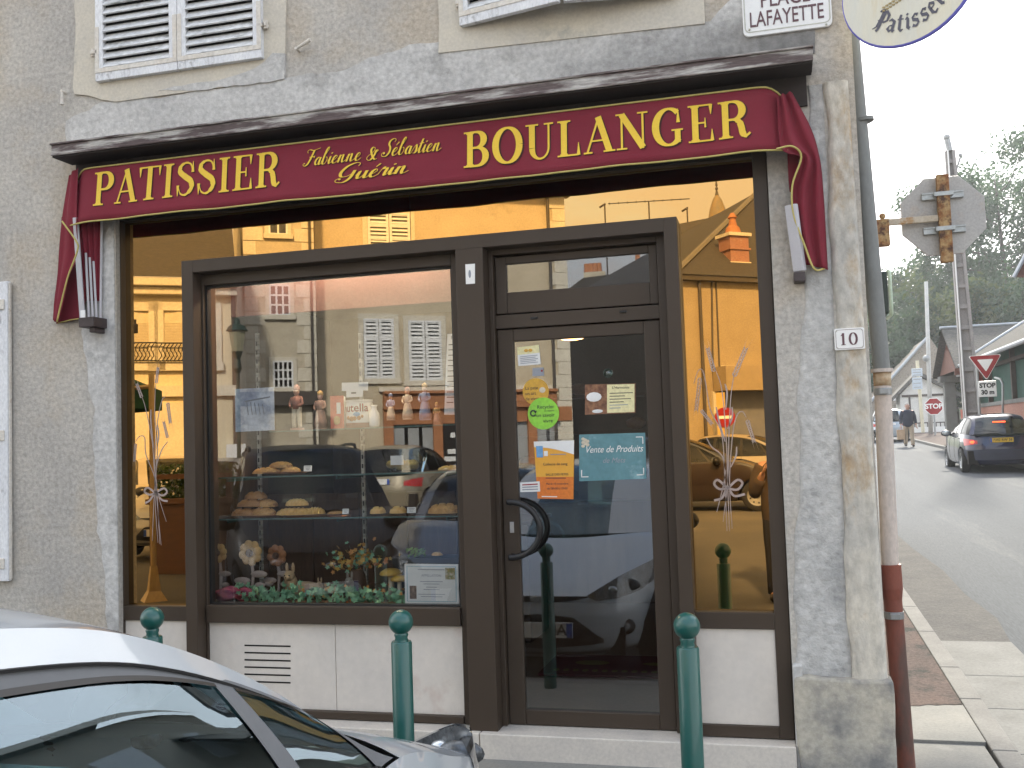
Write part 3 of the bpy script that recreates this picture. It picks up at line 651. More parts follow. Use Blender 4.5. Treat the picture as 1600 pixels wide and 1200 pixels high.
# ================================================================== street plaque and house number
m_ink = mat('purple_brown_ink', (.13,.065,.075), rough=.5, fine=0)
def plate(name, label, cat, TL, BR, Y, extra_top=0, rim=.012, r=.02):
    x0, x1 = at(*TL, Y).x, at(*BR, Y).x; z1, z0 = at(*TL, Y).z+extra_top, at(*BR, Y).z
    root = thing(name, label, cat, ((x0+x1)/2, 0, z0))
    def rr(a0, a1, b0, b1, rad): return [p for cx, cz, s in ((a1-rad,b0+rad,-90),(a1-rad,b1-rad,0),(a0+rad,b1-rad,90),(a0+rad,b0+rad,180)) for p in ell(cx, cz, rad, rad, s, s+90, 5)]
    mb = MB(); mb.prism(rr(x0,x1,z0,z1,r), Y, -.005); mb.build('panel', m_whiteen, root, bevel=.003)
    return root, x0, x1, z0, z1, rr
m_rim = mat('enamel_rim', (.50,.50,.42), rough=.35)
root, x0, x1, z0, z1, rr = plate('street_sign', 'white enamel street name plaque reading PLACE LAFAYETTE on the wall', 'street sign', (1158,-20), (1301,40), -.022, .09, r=.03)
z0 = at(1230,46,-.022).z
mb = MB()
ring_o, ring_i = rr(x0+.008,x1-.008,z0+.008,z1-.008,.026), rr(x0+.013,x1-.013,z0+.013,z1-.013,.022)
mb.grid([[Vector((p[0],-.0235,p[1])), Vector((q[0],-.0235,q[1]))] for p, q in zip(ring_o+ring_o[:1], ring_i+ring_i[:1])]); mb.build('border', m_rim, root, recalc=False)
def text_fit(body, TLx, TRx, py_mid, pxm, cap_px, Y, m, parent, name='lettering', bold=.002):
    a, b = at(TLx, py_mid, Y), at(TRx, py_mid, Y); c = at(pxm, py_mid, Y); h = cap_px*(c-CAM).length/FPX*1.0/.70
    o = text_mesh(name, body, h, Matrix.Identity(4), m, None, bold=bold); wd = o.dimensions.x
    vs = [v.co.x for v in o.data.vertices]; wd = max(vs)-min(vs); s = abs(b.x-a.x)/wd
    o.data.transform(facing(((a.x+b.x)/2, Y-.0008, c.z)) @ Matrix.Diagonal((s,1,1,1)))
    rel(parent, o); return o
text_fit('LAFAYETTE', 1171, 1287, 25, 1230, 22, -.023, m_ink, root, bold=.0005)
text_fit('PLACE', 1188, 1265, -4, 1228, 22, -.023, m_ink, root, bold=.0005)
for px, py in ((1171,46),(1291,38)): mb = MB(); mb.ball(at(px, py, -.024), .006, 8, 6); mb.build('screw', m_rim, root)
root, x0, x1, z0, z1, rr = plate('house_number_plate', 'small white enamel plate with number 10 on the stone pier', 'number plate', (1303,514), (1352,545), -.042, r=.008)
mb = MB()
ro, ri = rr(x0+.006,x1-.006,z0+.006,z1-.006,.012), rr(x0+.008,x1-.008,z0+.008,z1-.008,.010)
mb.grid([[Vector((p[0],-.0428,p[1])), Vector((q[0],-.0428,q[1]))] for p, q in zip(ro+ro[:1], ri+ri[:1])]); mb.build('border', m_ink, root, recalc=False)
ik = Ink(); h = (z1-z0)*.56; zb2 = (z0+z1)/2-h/2; cx = (x0+x1)/2
fn = lambda x0_: (lambda a, b, off: Vector((x0_+a*h*.9, -.0432-off, zb2+b*h)))
ik.put([([(.25,0),(.25,1)], .2), ([(.05,.03),(.45,.03)], .06), ([(.06,.78),(.25,.97)], .07)], fn(cx-.043)); ik.put([NB(ell(.36,.5,.30,.48,0,360,28))], fn(cx-.002), .2, .06)
ik.mb.build('lettering', m_ink, root, recalc=False)
for a, b in ((x0+.012,z0+.012),(x1-.012,z0+.012),(x1-.012,z1-.012),(x0+.012,z1-.012)): mb = MB(); mb.ball((a,-.043,b), .003, 8, 6); mb.build('screw', m_rim, root)
# ================================================================== hanging oval sign at the corner
m_signface = mat('cream_sign_face', (.62,.62,.55), (.68,.64,.50), 3, .4, 0, 40, stretch=(3,3,.6), c3=(.60,.52,.34), s3=2.2, t3=.56, fine=.03)
m_signblue = mat('blue_sign_rim', (.16,.16,.60), rough=.4, fine=0)
m_signink = mat('slate_ink', (.10,.10,.13), rough=.6, fine=0)
a35 = radians(-35); u_ = Vector((cos(a35), sin(a35), 0)); nrm = Vector((sin(a35), -cos(a35), 0))     # right direction, towards the viewer
cB = at(1425,66,-.30); RXs, RZs = .335, .30
cS = Vector((cB.x, -.30, cB.z+RZs))
def onsign(a, b, off=0): return cS+u_*a+Vector((0,0,b))+nrm*(.012+off)
root = thing('hanging_sign', 'cream oval hanging sign with blue rim and gothic lettering at the corner', 'sign', cS)
mb = MB(); E_ = ell(0,0,RXs,RZs,0,360,48)[:-1]
f_ = [mb.bm.verts.new(onsign(p[0],p[1],0)) for p in E_]; b_ = [mb.bm.verts.new(onsign(p[0],p[1],-.024)) for p in E_]
mb.bm.faces.new(f_); mb.bm.faces.new(b_[::-1])
for i in range(48): mb.bm.faces.new([f_[i], b_[i], b_[(i+1) % 48], f_[(i+1) % 48]])
mb.build('panel', m_signface, root)
mb = MB(); mb.tube([onsign(RXs*cos(2*pi*k/48), RZs*sin(2*pi*k/48), -.012) for k in range(49)], .011, 8, cap=False); mb.build('rim', m_signblue, root, smooth=True)
ik = Ink(); word = 'Patisserie'; hs = .088; Ra, Rb = RXs-.085, RZs-.075
ang = 222
for c_ in word:
    wd = GOTH[c_][0]; arc = hs*(wd+.10)*1.0
    dang = math.degrees(arc/((Ra+Rb)/2)); am = radians(ang+dang/2)
    bx, bz = Ra*cos(am), Rb*sin(am)-.012; tx, tz = -sin(am)*Ra, cos(am)*Rb; L_ = sqrt(tx*tx+tz*tz); tx, tz = tx/L_, tz/L_
    ik.put(GOTH[c_][1], lambda a, b, off: onsign(bx+tx*(a-wd/2)*hs-tz*b*hs, bz+tz*(a-wd/2)*hs+tx*b*hs, .002+off), .19, .045)
    ang += dang
ik.mb.build('lettering', m_signink, root, recalc=False)
mb = MB()
base = onsign(-.12,-.10,.002); up_ = Vector((0,0,1))
for k in range(9):
    p = base+u_*(.016*k)+up_*(.004*k)
    for sg in (1,-1): mb.ball(p+up_*sg*.008, (.010,.003,.005), 8, 5)
mb.tube([base+u_*.13+up_*.03, base+u_*.27+up_*.045], .003, 6); mb.tube([base+u_*.26+up_*.01, base+u_*.27+up_*.10], .004, 6)
mb.build('wheat_emblem', mat('ochre_ink', (.42,.33,.16), rough=.6), root)
mb = MB(); mb.tube([cS+Vector((0,0,RZs)), cS+Vector((0,0,RZs+.25))], .008, 8); mb.tube([Vector((XR-.05,.02,cS.z+RZs+.25)), cS+u_*.3+Vector((0,0,RZs+.25))], .014, 8); mb.build('iron_bracket', m_black, root)
# ================================================================== downpipe
m_zinc = mat('grey_green_zinc', (.16,.165,.157), (.19,.196,.187), 6, .55, .1, 60, spec=.4, stretch=(1,1,.4), fine=.08)
m_pvc = mat('pale_cast_pipe', (.52,.44,.38), (.46,.41,.37), 5, .6, .1, 60, stretch=(1,1,.5), c3=(.34,.22,.13), s3=5, t3=.62)
m_rust = mat('rust_patch', (.33,.17,.06), (.50,.42,.30), 12, .8, .2, 60)
m_redpvc = mat('red_iron_pipe', (.20,.052,.030), (.15,.045,.030), 4, .5, .1, 60, stretch=(1,1,.4), c3=(.085,.045,.035), s3=3, t3=.52)
def pip(px, py): v = at(px, py, .10); return v
A0, A1, A2, A3 = pip(1319,-60), pip(1378,580), pip(1391,888), pip(1404,1165)
A3 = Vector((A2.x+.022, A2.y+.0, .005))
root = thing('drainpipe', 'drainpipe at the pier corner, grey above, pale in the middle and red at the foot', 'drainpipe', (A3.x, A3.y, 0))
mb = MB(); mb.tube([A0+(A0-A1)*.6, A1], .041, 18); mb.tube([pip(1349,186), pip(1350,191)], .050, 18); mb.build('upper_pipe', m_zinc, root, smooth=True, auto=40)
mb = MB(); mb.tube([A1, A2], .041, 18); mb.tube([A1+Vector((0,0,-.006)), A1+Vector((0,0,.012))], .053, 18); mb.build('middle_pipe', m_pvc, root, auto=40)
mb = MB(); q = A1+(A2-A1)*.075; mb.tube([A1+Vector((0,0,-.007)), q], .0425, 18); mb.build('rust_collar', m_rust, root, smooth=True)
mb = MB(); mb.tube([A2+Vector((0,0,.02)), A2+(A3-A2)*.10], .052, 18); mb.tube([A2+(A3-A2)*.10, A2+(A3-A2)*.16], [.052,.044], 18); mb.tube([A2+(A3-A2)*.12, A3], .044, 18); mb.build('lower_pipe', m_redpvc, root, auto=40)
m_clampm = mat('zinc_clamp', (.30,.31,.31), rough=.4, metal=.6, fine=.05)
for q, r_ in ((A1+(A2-A1)*.105, .044), (A2+(A3-A2)*.235, .047)):
    mb = MB(); mb.tube([q+Vector((0,0,.018)), q+Vector((0,0,-.018))], r_, 18); mb.box(q.x-.022, q.x+.022, q.y-r_-.02, q.y-r_+.006, q.z-.013, q.z+.013); mb.build('pipe_clamp', m_clampm, root, bevel=.002)
# ================================================================== bollards
def bollard(x, y, label):
    root = thing('bollard', label, 'bollard', (x, y, 0), 0, 'green ball-topped bollards along the kerb')
    mb = MB(); mb.lathe([(.044,-.1),(.044,.835),(.040,.842),(.0,.842)], n=24); mb.build('post', m_green, root, auto=40, local=True)
    mb = MB(); mb.lathe([(.030,.84),(.026,.856),(.030,.868)]+[(.052*sin(pi*(k+2.4)/14), .921-.052*cos(pi*(k+2.4)/14)) for k in range(12)], n=24); mb.build('ball_cap', m_green, root, auto=50, local=True)
    return root
b0 = bollard(-.380, -1.23, 'green bollard standing in front of the white panel right of the bakery door')
for x, l in ((-1.570, 'green bollard standing in front of the marble panel beside the silver bonnet'), (-2.768, 'green bollard half hidden behind the silver car roof')):
    c_ = b0.copy(); COL.objects.link(c_); c_.location.x = x; c_['label'] = l
    for ch in b0.children: d = ch.copy(); COL.objects.link(d); d.parent = c_
# ================================================================== cars
m_tyre = mat('tyre_rubber', (.018,.018,.019), rough=.8, bump=.2, fine=.1)
m_rimm = mat('wheel_silver', (.42,.43,.44), rough=.35, metal=.8, fine=.03)
m_trim = mat('dark_trim', (.022,.023,.025), rough=.55, fine=.05)
m_doorframe = mat('shaded_door_frame', (.13,.135,.14), rough=.6, fine=.03)  # silver frame in shade: the shade is put into this grey
m_seat = mat('seat_fabric', (.13,.165,.17), rough=.9, bump=.3)
m_cabin = mat('cabin_plastic', (.20,.27,.28), rough=.7)
m_lamp = mat('lamp_reflector', (.55,.58,.60), (.30,.33,.35), 25, .12, metal=.7, fine=.1)
m_lampbase = mat('lamp_housing', (.035,.038,.04), (.16,.17,.18), 22, .2, metal=.3, fine=.1)
m_lampglass = glass('lamp_glass', (.85,.88,.90), .10, 1.0)
m_red = mat('red_lamp', (.42,.012,.010), rough=.2, fine=.03, coat=.5)
m_amber = mat('lit_brake_lamp', (.6,.05,.01), rough=.3, emis=(1,.09,.02), emis_s=1.2)
m_cglass = glass('car_glass', (.58,.84,.86), .13, 1.3, 0, (.70,.87,1))
m_cglassd = glass('dark_car_glass', (.10,.14,.14), .05, 1.0)
m_plate_w = mat('white_plate', (.75,.75,.73), rough=.4, fine=0)
m_plate_y = mat('yellow_plate', (.72,.47,.03), rough=.4, fine=0)
m_eu = mat('plate_blue_band', (.03,.09,.42), rough=.4, fine=0)
m_plateink = mat('plate_ink', (.01,.01,.01), rough=.5, fine=0)
def paint(name, c, metal=.35, rough=.28): return mat(name, c, tuple(v*.96 for v in c), 3, rough, 0, 400, metal=metal, fine=.02, coat=.8)
HATCH = dict(xf=1.98, xr=-1.95, hw=.855, nf=2.7, nr=3.6, wf=1.25, wr=-1.24, wr_r=.305,
  zt=[(-1.95,.90),(-1.5,.96),(-.6,.96),(.3,.96),(.63,.985),(.85,.955),(1.12,.86),(1.5,.75),(1.8,.66),(1.98,.60)],
  rail=[(.63,.69,.985),(.28,.655,1.19),(-.07,.61,1.345),(-.37,.58,1.415),(-.77,.565,1.455),(-1.17,.555,1.45),(-1.50,.54,1.40),(-1.66,.58,1.24),(-1.82,.66,.97)],
  iw=3, ir=6, bow=.20, cow=.33)
def P_side(c, x): # outline half width at mid height
    if x > .4: a = c['xf']-.4; t = min(1, max(0, (x-.4)/a)); return c['hw']*(1-t**(c['nf']*1.35))**(1/c['nf'])
    a = .4-c['xr']; t = min(1, max(0, (.4-x)/a)); return c['hw']*(1-t**(c['nr']*2.0))**(1/c['nr'])
def inset(z): return interp([(.17,.13),(.24,.05),(.34,.018),(.50,0),(.62,.003),(.72,.012),(.80,.022),(.90,.040),(1.0,.062)], z)
def car(name, label, cat, cfg, loc, yaw, m_body, group=None, res=1.0, glass_m=None, cabin=True, lit=False, plate=None, plate_m=None, front=True, rails=False, frame_m=None, rim_holes=True, z=0.0):
    c = dict(HATCH); c.update(cfg); gm = glass_m or m_cglassd; fm = frame_m or m_trim
    root = thing(name, label, cat, (loc[0], loc[1], z), pi/2-yaw, group)
    xf, xr, hw = c['xf'], c['xr'], c['hw']; zt = lambda x: interp(c['zt'], x)
    ztc = crom([(a, 0, b) for a, b in c['zt']], 6); tab = [(v.x, v.z) for v in ztc]; zt = lambda x: interp(tab, x)
    # ---- plan outline, right side rear centre -> front centre, then mirrored
    raw = []
    n = 400
    for k in range(n+1):
        t = k/n; x = xr+(xf-xr)*(.5-.5*cos(pi*t)); raw.append((x, P_side(c, x)))
    raw = [(xr, 0)]+raw if raw[0][1] > .01 else raw
    raw = raw if raw[-1][1] < .01 else raw+[(xf, 0)]
    # resample by arc length
    L = [0]
    for p, q in zip(raw, raw[1:]): L.append(L[-1]+math.hypot(q[0]-p[0], q[1]-p[1]))
    M_ = int(90*res); pts = []; j = 0
    for k in range(M_+1):
        s = L[-1]*k/M_
        while j < len(L)-2 and L[j+1] < s: j += 1
        t = (s-L[j])/max(1e-9, L[j+1]-L[j]); pts.append((raw[j][0]+(raw[j+1][0]-raw[j][0])*t, raw[j][1]+(raw[j+1][1]-raw[j][1])*t))
    def pt(x, y, z):
        d = inset(z); nose = max(0, (x-1.2)/(xf-1.2)); extra = nose*max(0, z-.50)*.32+(nose*max(0, .36-z)*.25)
        tail = max(0, (xr*.75-x)/(-xr*.25)); extra2 = tail*max(0, z-.62)*.22
        return Vector((x*(1-d*.5/2)-extra+extra2, y*(1-d/hw), z))
    ar = c['wr_r']+.045
    def zlow(x, y):
        b = .20
        for xw in (c['wf'], c['wr']):
            if abs(x-xw) < ar and y > hw*.72: b = max(b, c['wr_r']+sqrt(ar*ar-(x-xw)**2))
        return b
    lv = [0,.06,.14,.24,.36,.48,.6,.70,.78,.85,.91,.96,1.0]
    ring = [(x, -y) for x, y in pts]+[(x, y) for x, y in pts[-2:0:-1]]
    mb = MB(); rows = []
    for t in lv:
        r = []
        for x, y in ring:
            zb_ = zlow(x, abs(y)); z = zb_+(zt(x)-zb_)*t
            r.append(pt(x, y, z))
        r.append(r[0].copy()); rows.append(r)
    mb.grid(rows)
    # arch lips and lower closing
    bot = [v+Vector((0, -.05*(1 if v.y > 0 else -1) if abs(v.y) > .5 else 0, .02)) for v in rows[0]]; mb.grid([rows[0], bot])
    # bonnet / deck from the top ring
    top = rows[-1]
    half = [(k, top[k]) for k in range(len(pts))]
    def deckrow(x):
        # interpolate the top edge half width at x
        best = None
        for (k, a), (k2, b) in zip(half, half[1:]):
            if min(a.x, b.x) <= x <= max(a.x, b.x) and abs(b.x-a.x) > 1e-6:
                t = (x-a.x)/(b.x-a.x); v = a+(b-a)*t
                if best is None or abs(v.y) > abs(best.y): best = v
        return best
    xfe = max(v.x for v in top)-.002; xc = c['rail'][0][0]
    nx = int(26*res); ny = int(16*res); deck = []
    for i in range(nx+1):
        t = i/nx; x = xc-.0+(xfe-xc)*(1-(1-t)**1.6); e = deckrow(x) or top[len(pts)-1]
        hwy = abs(e.y); cr_ = .03*min(1, (xfe-x)/.35+.12); row = []
        for jx in range(ny+1):
            s = -1+2*jx/ny; xx = x+(c['cow'])*(1-s*s)*(1-t)*.9
            row.append(Vector((xx, hwy*s, e.z+cr_*(1-s*s)**.8+ (zt(xx)-zt(x))*.6*(1-s*s))))
        deck.append(row)
    mb.grid(deck)
    body = mb.build('body', m_body, root, auto=32, local=True)
    bmx = bmesh.new(); bmx.from_mesh(body.data); bmesh.ops.remove_doubles(bmx, verts=bmx.verts, dist=.004); bmesh.ops.recalc_face_normals(bmx, faces=bmx.faces); bmx.to_mesh(body.data); bmx.free()
    # ---- greenhouse
    rail = crom([(a, -b, z) for a, b, z in c['rail']], 6); iw, ir = c['iw']*6, c['ir']*6
    NU_ = int(18*res); surfrows = []
    for i, p in enumerate(rail):
        if i <= iw: t = i/iw; f = c['bow']*(1-t)**1.2+.05*t; bow = Vector((f, 0, 0+c.get('crown',.065)*t))
        elif i <= ir: t = (i-iw)/(ir-iw); bow = Vector((.05*(1-t)-.06*t, 0, c.get('crown',.065)))
        else: t = (i-ir)/(len(rail)-1-ir); bow = Vector((-.06-.05*t, 0, c.get('crown',.065)*(1-t)))
        row = []
        for k in range(NU_+1):
            s = -1+2*k/NU_; row.append(Vector((p.x, p.y*-s, p.z))+Vector((bow.x*(1-abs(s)**1.6), 0, bow.z*(1-abs(s)**3.5))))
        surfrows.append(row)
    e_ = max(1, int(NU_*c.get('pil',.11)))
    mb = MB(); mb.grid(surfrows[iw-1:ir+2]); 
    for rg in (surfrows[:iw], surfrows[ir+1:]):
        mb.grid([r[:e_+1] for r in rg]); mb.grid([r[NU_-e_:] for r in rg])
    roof = mb.build('roof', m_body, root, smooth=True, local=True)
    mb = MB(); mb.grid([r[e_:NU_-e_+1] for r in surfrows[:iw]]); mb.build('windscreen', gm, root, smooth=True, local=True)
    mb = MB(); mb.grid([r[e_:NU_-e_+1] for r in surfrows[ir+1:]]); mb.build('rear_window', gm, root, smooth=True, local=True)
    # sides
    rx = [p.x for p in rail]
    def railat(x):
        for a, b in zip(rail, rail[1:]):
            if b.x <= x <= a.x: t = (a.x-x)/max(1e-9, a.x-b.x); return a+(b-a)*t
        return rail[0] if x > rail[0].x else rail[-1]
    def belt(x):
        v = pt(x, -P_side(c, x), zt(x)); return Vector((x, v.y+.012, v.z+.002))
    wins = c.get('wins') or [((.60,.40),(.40,.12)),((.34,-.28),(.06,-.34)),((-.36,-1.00),(-.40,-1.02)),((-1.10,-1.52),(-1.10,-1.42))]
    sp = lambda xb, xrl, t, o=0: (lambda a, b: a+(b-a)*t+Vector((0, -(.020*sin(pi*t)+o), 0)))(belt(xb), railat(xrl))
    for sd in (-1, 1):
        F = MB(); G = MB(); K = MB(); H_ = MB()
        fl = lambda v: v if sd < 0 else Vector((v.x, -v.y, v.z))
        segs = []; cur = (c['rail'][0][0]-.01, c['rail'][0][0]-.01)
        for (b0_, b1_), (r0_, r1_) in wins:
            segs.append(('f', cur[0], b0_, cur[1], r0_)); segs.append(('w', b0_, b1_, r0_, r1_)); cur = (b1_, r1_)
        segs.append(('f', cur[0], c['rail'][-1][0]+.02, cur[1], c['rail'][-1][0]+.02))
        gk = c.get('gut') or 1.0; ts = [0,.04,.07,.2,.35,.5*gk,.65*gk,.80*gk,.925*gk,.94*gk,gk]
        for kind, xb0, xb1, xr0, xr1 in segs:
            nn = max(2, int(abs(xb1-xb0)/.07*res)) if kind == 'w' else 2
            g = [[fl(sp(xb0+(xb1-xb0)*k/nn, xr0+(xr1-xr0)*k/nn, t)) for k in range(nn+1)] for t in ts]
            if kind == 'f': F.grid(g[:])
            else:
                G.grid([[fl(sp(xb0+(xb1-xb0)*k/nn, xr0+(xr1-xr0)*k/nn, t, -.004)) for k in range(nn+1)] for t in ts[1:9]])
                F.grid(g[9:]); K.grid(g[0:2])
                K.grid([[fl(sp(xb0+(xb1-xb0)*k/nn, xr0+(xr1-xr0)*k/nn, t, .003)) for k in range(nn+1)] for t in (.922*gk,.944*gk)])
        gut = c.get('gut')
        if gut:
            Pn = MB(); xs_ = [c['rail'][0][0]-.01-(c['rail'][0][0]-c['rail'][-1][0])*k/60 for k in range(61)]
            Pn.grid([[fl(sp(x, x, t, .004)) for x in xs_] for t in (gut, gut+.02, (gut+1)/2, 1.0)]); Pn.build('pillar_panel', m_body, root, smooth=True, local=True)
        F.build('door_frame', fm, root, smooth=True, local=True); G.build('side_window', gm, root, smooth=True, local=True); K.build('window_seal', m_black, root, local=True)
        # gutter line between frame and roof
        D_ = MB(); D_.tube(([fl(p+Vector((0, -.002, .001))) for p in rail[2:ir+2]] if not gut else [fl(sp(x, x, gut, .006)) for x in xs_[1:-4]]), .0035, 5); D_.build('roof_gutter', m_black, root, local=True)
        # mirror
        mv = Vector((c.get('mx', c['rail'][0][0]-.12), belt(.5).y-.13, c.get('mz', 1.0)))
        mbm = MB(); mbm.blob(fl(mv), (.075, .125, .085), .03, 3, 3); mr_ = mbm.build('wing_mirror', c.get('mm', m_black), root, smooth=True, local=True)
        mbm = MB(); mbm.tube([fl(mv+Vector((.0,.06,-.03))), fl(Vector((c['rail'][0][0]-.10, belt(.5).y+.01, mv.z-.07)))], .025, 8); mbm.build('mirror_arm', m_black, mr_, local=True)
        mbm = MB(); q = fl(mv+Vector((-.072,0,0))); mbm.ball(q, (.012,.105,.066), 14, 8); mbm.build('mirror_glass', m_lamp, mr_, smooth=True, local=True)
        # handles
        for xh in (-.12, -.95)[:2]:
            h = MB(); v = pt(xh, -P_side(c, xh), zt(xh)-.10); h.ball(fl(Vector((xh, v.y-.008, v.z))), (.085,.018,.016), 12, 6); h.build('door_handle', m_body, root, smooth=True, local=True)
        if rails:
            r_ = MB(); pr = [railat(x)+Vector((0,.05,.055)) for x in (-.25,-.5,-.9,-1.3,-1.55)]; pr = [railat(-.18)+Vector((0,.05,.01))]+pr+[railat(-1.62)+Vector((0,.05,.005))]; r_.tube([fl(v) for v in pr], .018, 8); r_.build('roof_rail', m_black, root, smooth=True, local=True)
        # shut line
        for xs_ in ((.50, -.32, -1.12) if res > .7 else (-.32,)):
            r_ = MB(); r_.tube([fl(pt(xs_, -P_side(c, xs_), z_)+Vector((0,-.001,0))) for z_ in (.26,.4,.55,.7,.85,zt(xs_)-.005)], .004, 4); r_.build('shut_line', m_black, root, local=True)
    # ---- wheels
    for xw in (c['wf'], c['wr']):
        for sd in (-1, 1):
            R_ = c['wr_r']; yc = sd*(hw-.105); Mr = Matrix.Rotation(radians(90), 4, 'X')
            t_ = MB(); t_.lathe([(R_*.64,-.095),(R_*.90,-.098),(R_*.985,-.08),(R_,-.05),(R_,.05),(R_*.985,.08),(R_*.90,.098),(R_*.64,.095)], (0,0,0), int(28*res)+6, Mr, False)
            o = t_.build('wheel', m_tyre, root, auto=45, local=True); o.location = (xw, yc, R_)
            r_ = MB(); r_.lathe([(.001,.072*sd*-1),(R_*.14,.078*sd*-1),(R_*.20,.060*sd*-1),(R_*.58,.074*sd*-1),(R_*.67,.096*sd*-1),(R_*.67,.05*sd*-1)], (0,0,0), int(28*res)+6, Mr); r_.build('rim', m_rimm, o, auto=30, local=True)
            if rim_holes:
                h = MB()
                for k in range(9):
                    a = 2*pi*k/9; h.ball((R_*.46*cos(a), sd*.074, R_*.46*sin(a)), (R_*.06, .008, R_*.06), 8, 5)
                h.build('rim_slots', m_black, o, local=True)
    u = MB(); u.box(xr+.12, xf-.18, -.60, .60, .20, .40); u.box(xr+.1, c['wr']-.40, -hw*.88, hw*.88, .22, .55); u.box(c['wr']+.40, c['wf']-.40, -hw*.90, hw*.90, .21, .42); u.box(c['wf']+.38, xf-.22, -.58, .58, .22, .55); u.build('underbody', m_dark, root, local=True)
    # wheel-arch liners
    for xw in (c['wf'], c['wr']):
        for sd in (-1, 1):
            l = MB(); arc = [(xw+(ar)*cos(radians(a)), c['wr_r']+ar*sin(radians(a))) for a in range(-15, 196, 15)]
            l.grid([[Vector((a, sd*(hw-.03), b)), Vector((a, sd*.55, b))] for a, b in arc]); l.build('arch_liner', m_dark, root, local=True)
    # ---- cabin
    if cabin:
        d = MB(); d.box(.22, .78, -.62, .62, .62, .90, .05); d.box(-.05, .35, -.10, .10, .40, .66, .03); d.build('dashboard', m_cabin, root, local=True)
        for yy in (-.34, .34):
            s_ = MB(); s_.box(-.62,-.10, yy-.24, yy+.24, .36,.56,.05); s_.xbox(Matrix.Translation((-.66, yy, .80)) @ Matrix.Rotation(radians(-14),4,'Y'), .14,.46,.62,.06); s_.xbox(Matrix.Translation((-.76, yy, 1.19)) @ Matrix.Rotation(radians(-10),4,'Y'), .10,.26,.17,.045); s_.build('seat', m_seat, root, smooth=True, local=True)
        s_ = MB(); s_.box(-1.45,-1.0,-.60,.60,.36,.55,.05); s_.xbox(Matrix.Translation((-1.5, 0, .80)) @ Matrix.Rotation(radians(-16),4,'Y'), .14,1.2,.56,.06); s_.build('rear_bench', m_seat, root, smooth=True, local=True)
        s_ = MB(); Mx = Matrix.Translation((.12,.36,.86)) @ Matrix.Rotation(radians(65),4,'Y'); s_.tube([Mx @ Vector((.18*cos(2*pi*k/24), .18*sin(2*pi*k/24), 0)) for k in range(25)], .014, 8); s_.tube([Mx @ Vector((0,0,0)), Vector((.3,.36,.80))], .03, 8); s_.build('steering_wheel', m_cabin, root, smooth=True, local=True)
    # ---- face
    def fx(y, z):   # surface x at the nose for (y,z)
        y = abs(y); lo, hi = .2, xf
        for _ in range(40):
            m = (lo+hi)/2
            v = pt(m, P_side(c, m), z)
            if v.y > y: lo = m
            else: hi = m
        return pt(lo, y, z).x
    def rxx(y, z):
        y = abs(y); lo, hi = xr, -.2
        for _ in range(40):
            m = (lo+hi)/2; v = pt(m, P_side(c, m), z)
            if v.y > y: hi = m
            else: lo = m
        return pt(hi, y, z).x
    def panel(name, ys, zlo, zhi, m, off, n=14, k=6, back=False, parent=None, sgn=1):
        P = []
        for i in range(n+1):
            y = ys[0]+(ys[1]-ys[0])*i/n; a, b = zlo(i/n), zhi(i/n)
            P.append([Vector(((rxx(y, a+(b-a)*j/k)-off) if back else (fx(y, a+(b-a)*j/k)+off), y*sgn, a+(b-a)*j/k)) for j in range(k+1)])
        q = MB(); q.grid(P); return q.build(name, m, parent or root, smooth=True, local=True)
    I = lambda *t: (lambda s: interp(list(t), s))
    if front:
        for sg in (-1, 1):
            hl = panel('headlight', (c.get('hl0', .36), hw*.925), I((0,.63),(.15,.60),(.5,.61),(.8,.645),(1,.70)), I((0,.645),(.15,.68),(.5,.765),(.8,.815),(1,.842)), m_lampbase, .004, 18, 6, sgn=sg)
            bw = MB(); bw.ball((fx(.63,.69)-.012, .63*sg, .69), (.03,.085,.045), 14, 8); bw.build('bulb_bowl', m_lampbase, hl, smooth=True, local=True)
            bw = MB(); bw.ball((fx(.52,.665)-.006, .52*sg, .67), (.025,.045,.028), 14, 8); bw.build('bulb', m_lamp, hl, smooth=True, local=True)
            hc = panel('headlight_cover', (c.get('hl0', .36), hw*.93), I((0,.625),(.15,.595),(.5,.605),(.8,.64),(1,.695)), I((0,.65),(.15,.685),(.5,.77),(.8,.82),(1,.847)), m_lampglass, .022, 18, 6, parent=hl, sgn=sg)
            fg_ = MB(); fg_.ball((fx(.60,.40)-.030, .60*sg, .40), (.035,.075,.06), 14, 8); fo = fg_.build('fog_lamp', m_trim, root, smooth=True, local=True)
            fg_ = MB(); fg_.ball((fx(.60,.40)-.010, .60*sg, .40), (.02,.04,.035), 12, 8); fg_.build('lens', m_lamp, fo, smooth=True, local=True)
        panel('upper_grille', (-.36,.36), I((0,.625),(.2,.605),(.5,.60),(.8,.605),(1,.625)), I((0,.637),(.2,.640),(.5,.645),(.8,.640),(1,.637)), m_black, .004, 18, 3)
        panel('lower_grille', (-.46,.46), I((0,.30),(.5,.27),(1,.30)), I((0,.33),(.22,.50),(.5,.52),(.78,.50),(1,.33)), m_black, .006, 24, 6)
        panel('splitter', (-.70,.70), I((0,.225),(1,.225)), I((0,.245),(1,.245)), m_trim, .012, 20, 2)
        bd = MB(); bd.ball((fx(0,.625)+.008, 0, .622), (.012,.062,.026), 16, 8); bd.build('badge', m_lamp, root, smooth=True, local=True)
        pb = MB(); X_ = fx(0,.41)+.010; pb.box(X_, X_+.012, -.26,.26,.355,.465,.004); pp = pb.build('number_plate', m_plate_w, root, local=True)
        pb = MB(); pb.box(X_+.0121, X_+.0135, -.258,-.215,.358,.462); pb.box(X_+.0121, X_+.0135, .215,.258,.358,.462); pb.build('blue_band', m_eu, pp, local=True)
        if c.get('ftext'): text_mesh('plate_lettering', c['ftext'], .105, facing((X_+.014, -.15, .41), (0,1,0)), m_plateink, pp, local=True, ext=.0004, bold=.002)
